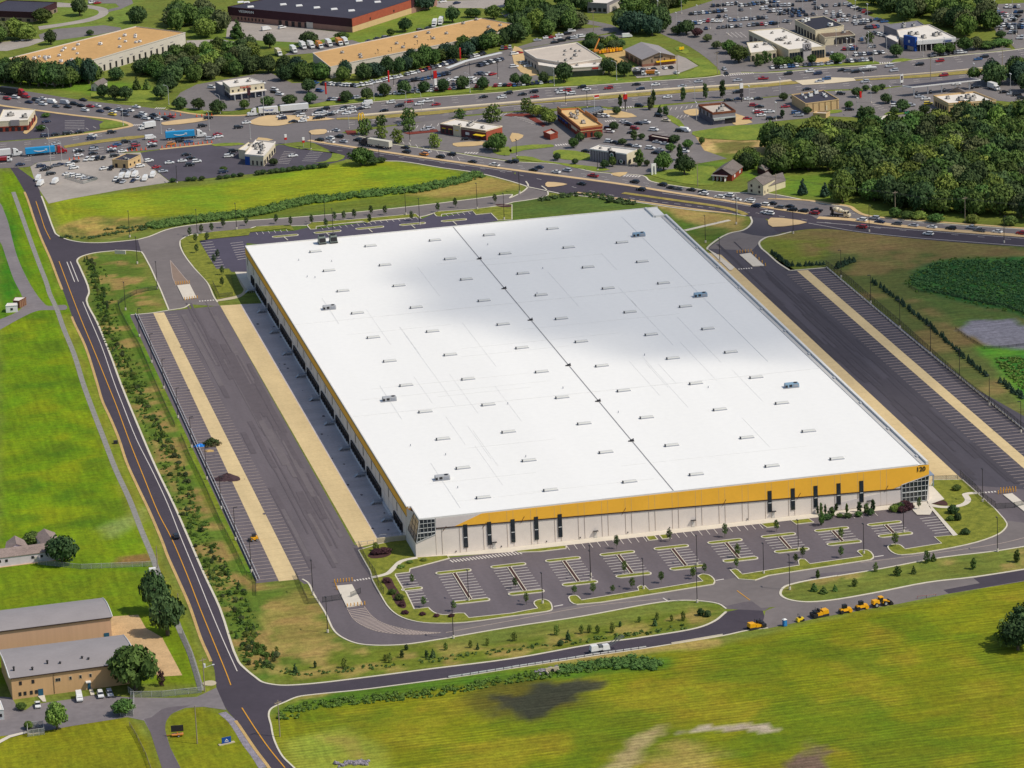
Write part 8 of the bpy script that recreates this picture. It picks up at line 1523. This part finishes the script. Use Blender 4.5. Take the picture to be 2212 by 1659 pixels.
# yellow bollards round the gate slabs
b = MB(); b.cyl(0, 0, 0, 1.2, .16, 8); b.cyl(0, 0, 1.2, 1.28, .16, 8, r1=.05); BO = b.mesh('bollard', mat('safety_yellow', srgb(236, 170, 40, .9), .5, .06, 1, coords='obj'))
for s, n, lab, grp in (('31 680,60 830,45', 7, 'yellow bollard behind the lower west gate slab', 'bollards of the lower west gate'), ('31 690,90 700,120', 2, 'yellow bollard behind the lower west gate slab', 'bollards of the lower west gate'), ('31 790,270 940,250', 6, 'yellow bollard on the road side of the lower west gate slab', 'road side bollards of the lower west gate'), ('10 1520,800 1635,790', 7, 'yellow bollard before the north west gate slab', 'bollards of the north west gate'), ('10 1595,935 1705,920', 6, 'yellow bollard behind the north west gate slab', 'rear bollards of the north west gate'), ('12 1945,530 2065,518', 6, 'yellow bollard before the north east gate slab', 'bollards of the north east gate'), ('12 2080,540 2190,640', 5, 'yellow bollard beside the north east gate slab', 'side bollards of the north east gate'), ('23 1990,950 2140,930', 8, 'yellow bollard behind the east gate slab', 'bollards of the east gate'), ('23 2010,925 2140,915', 6, 'yellow bollard behind the east gate slab', 'bollards of the east gate')):
    A, C_ = gp(s)
    for i in range(n): p = A.lerp(C_, i / max(1, n - 1)); tag(link('bollard', BO, None, (*p, .1)), lab, 'bollard', grp)
# heaps on the west court
def heap(name, label, s, r, h, m, seed):
    P = gp(s)[0]; r2 = random.Random(seed); b = MB(); n = 26; rows_ = 9; vs = []
    for j in range(rows_ + 1):
        t = j / rows_
        for i in range(n): a = i * 2 * math.pi / n; rr = r * (1 - t) * (1 + .22 * math.sin(2 * a + seed) + .12 * math.sin(5 * a)) * r2.uniform(.93, 1.07); vs.append((rr * math.cos(a) * 1.35, rr * math.sin(a) * .85, LINEZ + h * (t ** .8) * r2.uniform(.9, 1.08)))
    b.add(vs, [(j * n + i, j * n + (i + 1) % n, (j + 1) * n + (i + 1) % n, (j + 1) * n + i) for j in range(rows_) for i in range(n)]); o = obj(name, b, m, None, False, P); return tag(o, label, 'heap')
heap('soil_heap', 'heap of dark soil tipped across the west court bays', '20 1965,825', 3.4, 2.4, mat('dark_soil', srgb(78, 58, 62, .85), .95, .25, .5, fine=.3), 3)
heap('green_waste_heap', 'heap of green waste and soil beside a blue tarpaulin', '20 1832,525', 3.0, 2.2, mat('green_waste', srgb(66, 72, 46, .85), .95, .4, .6, fine=.35, col2=srgb(110, 92, 66, .85)), 5)
b = MB(); P = gp('20 1830,530')[0]; r2 = random.Random(9)
for i in range(60): a = r2.uniform(0, 6.28); rr = r2.uniform(0, 2.8); leaf_faces(b, (rr * math.cos(a) * 1.2, rr * math.sin(a) * .8, LINEZ + 2.2 * (1 - rr / 3.6)), 9, .7, .4, r2)
o = obj('cut_branches', b, LF['dark'], None, False, P); tag(o, 'cut leafy branches lying over the green waste heap', 'branches')
heap('tarpaulin', 'crumpled bright blue tarpaulin beside the green waste heap', '20 1728,540', 1.5, 1.1, mat('blue_tarpaulin', srgb(30, 130, 220, .9), .4, .15, 1), 8); heap('straw_heap', 'pale straw heap below the green waste', '20 1810,580', 1.4, .5, M_DIRT, 4)
# construction machines
M_CATY = mat('machine_yellow', srgb(240, 172, 24, .9), .45, .08, .8, coords='obj')
def machine(label, s, d, kind, name):
    P = gp(s)[0]; h = heading(d); t = thing(name, label, 'machine', (*P, LINEZ), h); y, k, gl = MB(), MB(), MB()
    if kind == 'paver':
        side(y, [(-2.8, .8), (-.6, .7), (-.6, 2.0), (-2.6, 2.1)], 1.15); side(y, [(-.5, .6), (1.2, .6), (1.4, 1.3), (.2, 1.7), (-.5, 1.6)], 1.2); y.box(1.4, 2.0, -1.5, 1.5, .5, 1.1)
        k.box(-2.8, 2.0, -1.25, -.75, 0, .75, 0, .1); k.box(-2.8, 2.0, .75, 1.25, 0, .75, 0, .1); k.box(1.5, 3.0, -1.6, 1.6, .3, 1.4); k.box(.3, .8, -.8, .8, 1.7, 2.6); k.cyl(-.3, .4, 1.7, 3.1, .09, 6); k.tube((1.2, -1, 1.2), (1.2, -1, 2.9), .08, 5); k.tube((1.8, .8, 1.2), (1.8, .8, 2.8), .08, 5); k.box(1.0, 2.4, -1.2, 1.2, 1.9, 2.1); obj('body', y, M_CATY, t); obj('tracks_and_screed', k, M_DARK, t)
    elif kind == 'roller':
        y.box(-2, 2, -.8, .8, .7, 1.6, 0, .15); y.tube((-1.6, -.95, .65), (-1.6, .95, .65), .66, 16); obj('body', y, M_CATY, t); k.tube((1.5, -1, .62), (1.5, 1, .62), .62, 14); k.box(-.4, 1, -.7, .7, 2.7, 2.85); [k.tube((x_, y_, 1.5), (x_, y_, 2.75), .06, 5) for x_ in (-.35, .9) for y_ in (-.65, .65)]; obj('canopy_and_drum', k, M_DARK, t); gl.box(-.3, .85, -.6, .6, 1.6, 2.6); obj('cab_glass', gl, M_CARGL, t)
    elif kind == 'sweeper':
        y.box(-1.2, 1.2, -.7, .7, .5, 1.2, 0, .1); y.tube((-.9, -.8, .45), (-.9, .8, .45), .45, 12); obj('body', y, mat('lemon_yellow', srgb(236, 200, 40, .9), .45, .05, 1, coords='obj'), t); k.tube((.9, -.75, .42), (.9, .75, .42), .42, 12); k.box(-.4, .2, -.5, .5, 1.2, 1.5); k.tube((-.5, -.5, 1.2), (-.6, -.5, 2.5), .06, 5); k.tube((-.5, .5, 1.2), (-.6, .5, 2.5), .06, 5); k.tube((-.6, -.5, 2.5), (-.6, .5, 2.5), .06, 5); obj('seat_and_roller', k, M_DARK, t)
    elif kind == 'loader':
        y.box(-3, -.6, -1, 1, 1.1, 2.3, 0, .15); y.box(-.6, .9, -.85, .85, 2.9, 3.15); y.tube((.6, -.8, 2), (3.2, -.8, 1.1), .16, 5); y.tube((.6, .8, 2), (3.2, .8, 1.1), .16, 5); y.box(.6, 2.2, -.8, .8, .8, 1.7, 0, .1); obj('body', y, M_CATY, t); gl.box(-.5, .8, -.8, .8, 1.6, 2.9, 0, .08); obj('cab_glass', gl, M_CARGL, t); side(k, [(3.1, .2), (4.4, .1), (4.2, .5), (3.6, 1.4), (3.1, 1.3)], 1.35); obj('bucket', k, M_DARK, t)
        for sx in (-1.9, 1.5):
            for sy in (-1, 1): w_ = link('wheel', WHEEL, t, (sx, sy * 1.05, .78)); w_.scale = (.78, 2.2, .78)
    elif kind == 'skid':
        y.box(-1.4, 1.2, -.85, .85, .5, 1.5, 0, .1); y.tube((-1.2, -.8, 1.5), (1.4, -.8, .5), .12, 5); y.tube((-1.2, .8, 1.5), (1.4, .8, .5), .12, 5); obj('body', y, M_CATY, t); gl.box(-.7, .6, -.6, .6, 1.5, 2.3, 0, .05); obj('cab_glass', gl, M_CARGL, t); k.box(1.3, 2.0, -.95, .95, .15, .9); k.box(-.8, .7, -.65, .65, 2.3, 2.42); obj('bucket_and_roof', k, M_DARK, t); wheels(t, (-.8, .7), .95, .42)
    return t
RD = '33 0,452 500,352'
machine('orange and white paver parked alone at the left of the yellow machines', '32 2110,452', RD, 'paver', 'asphalt_paver'); machine('small lemon yellow roller beside the blue portable toilet', '33 278,392', RD, 'sweeper', 'small_roller'); machine('big black and yellow paver with raised controls, second big machine', '33 450,348', '33 500,352 0,452', 'paver', 'asphalt_paver')
machine('yellow roller with a dark canopy in the middle of the machines', '33 668,318', '33 500,352 0,452', 'roller', 'road_roller'); machine('yellow roller with a tan canopy next to the wheel loader', '33 810,288', '33 500,352 0,452', 'roller', 'road_roller'); machine('yellow wheel loader at the right end of the machine row', '33 970,258', RD, 'loader', 'wheel_loader')
machine('small yellow skid loader parked in the west court bays', '20 2195,1355', '20 2195,1355 2100,1370', 'skid', 'skid_loader')
t = thing('portable_toilet', 'blue portable toilet with a white roof beside the road machines', 'portable toilet', (*gp('33 145,432')[0], .1), .2); b = MB(); b.box(-.6, .6, -.6, .6, 0, 2.1, 0, .04); obj('cabin', b, mat('toilet_blue', srgb(36, 120, 190, .9), .5, .05, 1), t); b = MB(); b.box(-.66, .66, -.66, .66, 2.1, 2.2); b.box(-.5, .5, -.5, .5, 2.2, 2.42, 0, .15); obj('roof', b, M_WHITEP, t); b = MB(); b.box(-.4, .4, -.64, -.58, .1, 1.95); obj('door', b, mat('door_blue', srgb(60, 140, 205, .9), .5), t)
P = gp('32 800,655')[0]; t = thing('milling_machine', 'white and grey milling machine with a raised conveyor on the south road', 'machine', (*P, LINEZ), heading('32 0,800 700,690')); y, k = MB(), MB()
y.box(-4.8, -2.2, -1.1, 1.1, 1.0, 2.7, 0, .2); y.box(-.9, 1.6, -1.15, 1.15, .9, 2.4, 0, .25); y.box(-2.2, -.9, -1, 1, 1, 1.7); obj('body', y, M_TRW, t); k.box(-5, -2.6, -1.2, -.7, 0, .9); k.box(-5, -2.6, .7, 1.2, 0, .9); k.box(-.6, 1.6, -1.2, -.7, 0, .85); k.box(-.6, 1.6, .7, 1.2, 0, .85)
for s_ in (-.55, .55): k.tube((1.4, s_, 1.6), (6.6, s_, 4.2), .13, 5); k.tube((1.4, s_, 2.3), (6.6, s_, 4.7), .09, 4)
for i in range(7): u = i / 6; k.tube((1.4 + 5.2 * u, -.55, 1.7 + 2.6 * u), (1.4 + 5.2 * u, .55, 1.7 + 2.6 * u), .12, 4)
k.box(-1.9, -1.0, -.8, .8, 1.7, 2.6); obj('tracks_and_conveyor', k, mat('machine_grey', (.12, .13, .14), .5, .1, 1, coords='obj'), t)
# message trailer and signs
P = gp('30 1535,1385')[0]; t = thing('message_trailer', 'black message board on a small orange trailer on the lower lawn', 'sign trailer', P, -.1); b = MB(); b.box(-1.9, 1.9, -.12, .12, 1.6, 3.6); obj('message_board', b, M_DARK, t); b = MB(); b.box(-1.8, 1.8, -.8, .8, .55, .85); b.tube((-1.8, 0, .7), (-3.4, 0, .6), .09, 5); b.box(-.12, .12, -.1, .1, .8, 1.6); obj('trailer_frame', b, PM_['o'], t); wheels(t, (.3,), .9, .38)
P = gp('30 1958,1450')[0]; t = thing('estate_sign', 'blue sign board with a white emblem on the lower lawn', 'sign', P, .25); b = MB(); b.box(-1.5, 1.5, -.12, .12, .35, 2.2); obj('board', b, M_BLUE, t); b = MB(); b.box(-2.6, 2.6, -.5, .5, 0, .3); obj('base', b, M_CONC, t); b = MB(); b.add([(-.6, -.14, 1.0), (0, -.14, 1.7), (.6, -.14, 1.0), (0, -.14, 1.25)], [(0, 3, 2, 1)]); b.box(-.7, .7, -.145, -.12, .75, .88); obj('emblem', b, M_WHITEP, t)
P = gp('10 1040,535')[0]; t = thing('entrance_sign', 'blank pale sign slab at the corner of the T junction', 'sign', P, 2.6); b = MB(); b.box(-2.6, 2.6, -.25, .25, 0, 1.7); obj('slab', b, M_CONC_W, t)
def pylon(label, s, h, panels, rz=.2, m=M_POLE, w_=.22, name='pylon_sign'):
    t = thing(name, label, 'sign', gp(s)[0], rz); b = MB(); b.box(-w_, w_, -w_, w_, 0, h); obj('pole', b, m, t)
    for (x0, x1, z0, z1, mm) in panels: b = MB(); b.box(x0, x1, -.3, .3, z0, z1); obj('panel', b, mm, t)
    return t
t = pylon('tall yellow arched M sign beside the restaurant car park', '01 915,1160', 7, [(-1.3, 1.3, 5.2, 7.2, M_DARK)])
b = MB()
for cx in (-.75, .75):
    pr = None
    for i in range(13): a = math.pi * i / 12; q = Vector((cx - .75 * math.cos(a), 0, 7.2 + 3.6 * math.sin(a) ** .8)); (b.tube(pr, q, .27, 6) if pr is not None else None); pr = q
obj('emblem', b, M_SIGNY, t)
for s, l in (('01 608,865', 'red banner pole in the left of the dealer lot'), ('01 1150,760', 'red banner pole beside the white rank of cars'), ('01 1768,560', 'red banner pole by the tree belt, farthest right'), ):
    pylon(l, s, 9.5, [(-.35, .35, 3.2, 9.3, M_RED)], .2, M_POLEW, .1, 'banner_pole')
pylon('broad red and white dealer pylon behind the street trees', '01 1552,755', 8.5, [(-.9, .9, 4.8, 8.8, M_RED), (-.7, .7, .2, 4.8, M_WHITEP)], .2)
for s, l in (('01 258,1245', 'red and white banner at the left of the lower junction corner'), ('01 412,1270', 'red and white banner right of the other on the junction corner')): pylon(l, s, 5, [(-.6, .6, 3.4, 4.9, M_WHITEP), (-.6, .6, 2.2, 3.4, M_RED)], .2, M_POLEW, .07, 'banner_pole')
pylon('dark pylon with a red panel beside the bistro entrance', '02 982,960', 8, [(-1.1, 1.1, 6.2, 8.6, M_RED), (-.8, .8, 4.9, 6.1, M_DARK)], .2); pylon('twin post dark pylon sign right of the columnar trees', '02 1985,880', 9.5, [(-.9, .9, 7, 9.6, M_WHITEP), (-.9, .9, 4.6, 6.8, M_DARK), (-.9, .9, 2.6, 4.2, M_DARK)], .2); pylon('white round topped pylon by the petrol station entrance', '03 1155,730', 5.5, [(-.8, .8, 1, 5.4, M_WHITEP), (-.5, .5, 2.4, 4.6, M_DKBRICK)], .2)
pylon('red banner beside the car park of the charcoal roofed store', '03 800,850', 3.6, [(-.5, .5, .4, 3.6, M_RED)], .2, M_POLEW, .08, 'banner_pole'); pylon('small yellow sign on the lawn beside the gabled workshop', '02 1465,440', 2.2, [(-1.4, 1.4, .8, 2.2, M_SIGNY)], .2); pylon('dark red slab sign in front of the diner', '01 -58,880', 7.5, [(-.8, .8, 3.6, 7.4, M_DKBRICK)], .2); pylon('white arched double sign on the roadside lawn', '02 1225,1510', 5.2, [(-1.2, -.5, .1, 4.2, M_WHITEP), (.5, 1.2, .1, 4.2, M_WHITEP), (-1.2, 1.2, 4.2, 5.4, M_WHITEP)], .2, M_WHITEP, .05)
t = pylon('flagpole with a flag beside the bistro', '02 715,1000', 10.5, [], .2, M_POLEW, .08, 'flagpole'); b = MB(); b.box(.1, -0.1 + 2.8, -.04, .04, 9.4, 10.4, 0); b.box(.1, 2.7, -.045, .045, 8.9, 9.35, 1); obj('flag', b, [M_RED, M_WHITEP], t)
b = MB(); P = gp('01 1650,640 1820,575 2120,505'); b.strip(P, 2.2, 3.0, 3.3); tag(obj('canopy_strip', b, M_FRAME), 'long narrow white canopy strip running between dealer cars', 'canopy')
# tanks, crane, trailers, culvert, cones
for s, l in (('00 1825,520', 'left one of two white tanks among trees'), ('00 1880,520', 'right one of two white tanks among trees')): 
    t = thing('storage_tank', l, 'tank', gp(s)[0]); b = MB(); b.cyl(0, 0, 0, 3, 1.7, 16); b.cyl(0, 0, 3, 3.7, 1.7, 16, r1=.4); obj('tank_shell', b, M_WHITEP, t, False); b = MB(); b.tube((1.7, 0, 0), (1.7, 0, 3), .08, 5); obj('ladder', b, M_DARK, t)
P = gp('02 730,455')[0]; t = thing('boom_lift', 'orange telescopic boom machine raised over the equipment yard', 'machine', P, .5); b = MB(); b.tube((-1.5, 0, 1.5), (2.6, 0, 7.6), .4, 6); b.box(-2.2, 1.2, -.9, .9, .6, 1.8, 0, .1); obj('boom', b, PM_['o'], t); b = MB(); b.box(2.3, 3.4, -.6, .6, 7.4, 8.3); obj('basket', b, M_DARK, t); wheels(t, (-1.4, .8), .9, .5)
for i in range(9): 
    X, Y = pix('02 %d,%d' % (760 + i * 22, 466 - i * 3))[0]; t = thing('digger', 'small yellow digger in the rank beside the orange boom', 'machine', G(X, Y), .6 + i * .3, 'small machines in the equipment yard'); b = MB(); b.box(-1.2, .8, -.7, .7, .5, 1.9, 0, .1); b.tube((.7, 0, 1.2), (1.9, 0, 2.4), .14, 5); b.tube((1.9, 0, 2.4), (2.5, 0, .8), .12, 5); obj('body', b, M_CATY if i % 3 else PM_['o'], t); b = MB(); b.box(-1.3, 1, -.9, .9, 0, .5); obj('tracks', b, M_DARK, t)
b = MB(); b.cyl(0, 0, 0, .06, .32, 8); b.cyl(0, 0, .06, .9, .2, 8, r1=.05); CO = b.mesh('traffic_cone', mat('cone_orange', srgb(238, 92, 30, .9), .6, .05, 1, coords='obj'))
for s, n in (('00 1100,1310 1260,1295', 5), ('00 1400,1280 1830,1235', 12), ('00 600,1385 680,1375', 3), ('00 1380,990 1560,1000', 5), ('00 1700,1010 1830,1000', 4)):
    A, C_ = gp(s)
    for i in range(n): p = A.lerp(C_, i / (n - 1)); k = tag(link('traffic_cone', CO, None, (*p, LINEZ + .1)), 'orange cone in the line of cones along the junction kerbs', 'traffic cone', 'cones along the junction kerbs'); k.scale = (1.5, 1.5, 1.5)
t = thing('culvert', 'concrete culvert headwall with a dark pipe mouth below the guard rail', 'culvert', gp('32 350,835')[0], .1); b = MB(); b.box(-2.2, 2.2, 0, .5, 0, 1.7); b.box(-2.2, -1.8, -2, 0, 0, 1); b.box(1.8, 2.2, -2, 0, 0, 1); obj('headwall', b, M_CONC, t); b = MB(); b.tube((0, -.06, .75), (0, .3, .75), .6, 14); obj('pipe_mouth', b, M_DARK, t)
r2 = random.Random(4); b = MB()
for s, n in (('30 700,1659 31 0,0', 0), ('31 700,1640 860,1615 960,1620', 60), ('32 250,830 430,800', 34), ('32 230,820 260,850', 14)):
    if n: 
        P = gp(s)
        for i in range(n): k = r2.randrange(len(P) - 1); p = P[k].lerp(P[k + 1], r2.random()) + Vector((r2.uniform(-1.4, 1.4), r2.uniform(-1.6, 1.6))); lump(b, (p.x, p.y, .2), r2.uniform(.35, .8), r2)
tag(obj('boulders', b, M_ROCK), 'pale boulders piled in the ditch and at the bottom edge', 'boulders', None, 'stuff')
b = MB(); b.box(-.8, .8, -.6, .6, 0, 1.2, 0, .05); tag(obj('drain_box', b, M_DARK, None, False, gp('20 1000,515')[0]), 'dark drain box on the grass beside the west road', 'drain'); b = MB(); b.box(-1.2, 1.2, -.8, .8, 0, 1.1, 0, .05); tag(obj('utility_box', b, M_WHITEP, None, False, gp('20 1318,1615')[0]), 'white utility box beside the west road ditch', 'utility box')
t = thing('transformer_box', 'dark transformer inside the wire cage by the lower lot', 'transformer', gp('30 310,1350')[0]); b = MB(); b.box(-1.6, 1.6, -.8, .8, 0, 1.3, 0, .06); obj('casing', b, M_POLE, t); b = MB(); b.box(-2.4, 2.4, -1.4, 1.4, 0, .15); obj('base', b, M_CONC, t)
b = MB(); b.cyl(0, 0, 0, .25, 2.2, 16); tag(obj('manhole_ring', b, M_CONC, None, False, gp('30 1810,930')[0]), 'round stone ring on the grass beside the utility pole', 'stone ring')
# the cloud whose shadow crosses the roof and the right hand field
def cloud(name, label, cx, cy, sx, sy, rz, dens, seed, alt=1500.0):
    c = Vector((cx, cy, 14)) + SUN * (alt / SUN.z); bm = bmesh.new(); bmesh.ops.create_icosphere(bm, subdivisions=4, radius=1); r3 = random.Random(seed); ph = [r3.uniform(0, 6) for _ in range(8)]
    for v in bm.verts:
        x, y, z = v.co; f = 1 + .10 * math.sin(3 * x + ph[0] + 2 * y) + .08 * math.sin(7 * y + ph[1] + 3 * x) + .06 * math.sin(9 * x - 6 * z + ph[2]); v.co = Vector((x * sx * f, y * sy * f, z * 22 * f))
    me = bpy.data.meshes.new(name); bm.to_mesh(me); bm.free(); m = bpy.data.materials.new('thin_cloud'); m.use_nodes = True; t = m.node_tree; N, L = t.nodes, t.links; N.remove(N['Principled BSDF'])
    tc = N.new('ShaderNodeTexCoord'); mp = N.new('ShaderNodeMapping'); mp.inputs['Scale'].default_value = (1 / sx, 1 / sy, 0); L.new(tc.outputs['Object'], mp.inputs[0]); ln = N.new('ShaderNodeVectorMath'); ln.operation = 'LENGTH'; L.new(mp.outputs[0], ln.inputs[0])
    no_ = N.new('ShaderNodeTexNoise'); no_.inputs['Scale'].default_value = .012; no_.inputs['Detail'].default_value = 5; L.new(tc.outputs['Object'], no_.inputs['Vector'])
    ma = N.new('ShaderNodeMath'); ma.operation = 'MULTIPLY_ADD'; ma.inputs[1].default_value = .6; L.new(no_.outputs['Fac'], ma.inputs[0]); L.new(ln.outputs['Value'], ma.inputs[2])
    mr = N.new('ShaderNodeMapRange'); mr.interpolation_type = 'SMOOTHSTEP'; mr.inputs[1].default_value = .92; mr.inputs[2].default_value = 1.14; mr.inputs[3].default_value = dens; mr.inputs[4].default_value = 0; L.new(ma.outputs[0], mr.inputs[0])
    tr, df, mx = N.new('ShaderNodeBsdfTransparent'), N.new('ShaderNodeBsdfTranslucent'), N.new('ShaderNodeMixShader'); df.inputs[0].default_value = (.9, .9, .92, 1); L.new(mr.outputs[0], mx.inputs[0]); L.new(tr.outputs[0], mx.inputs[1]); L.new(df.outputs[0], mx.inputs[2]); L.new(mx.outputs[0], N['Material Output'].inputs[0]); me.materials.append(m)
    o = link(name, me, None, c, rz); tag(o, label, 'cloud', None, 'stuff')
cloud('cloud', 'thin cloud high above the warehouse roof', 205, 268, 205, 168, -.45, .29, 3)
cloud('cloud', 'thin cloud high above the right hand field', 345, 260, 100, 130, .2, .12, 6)
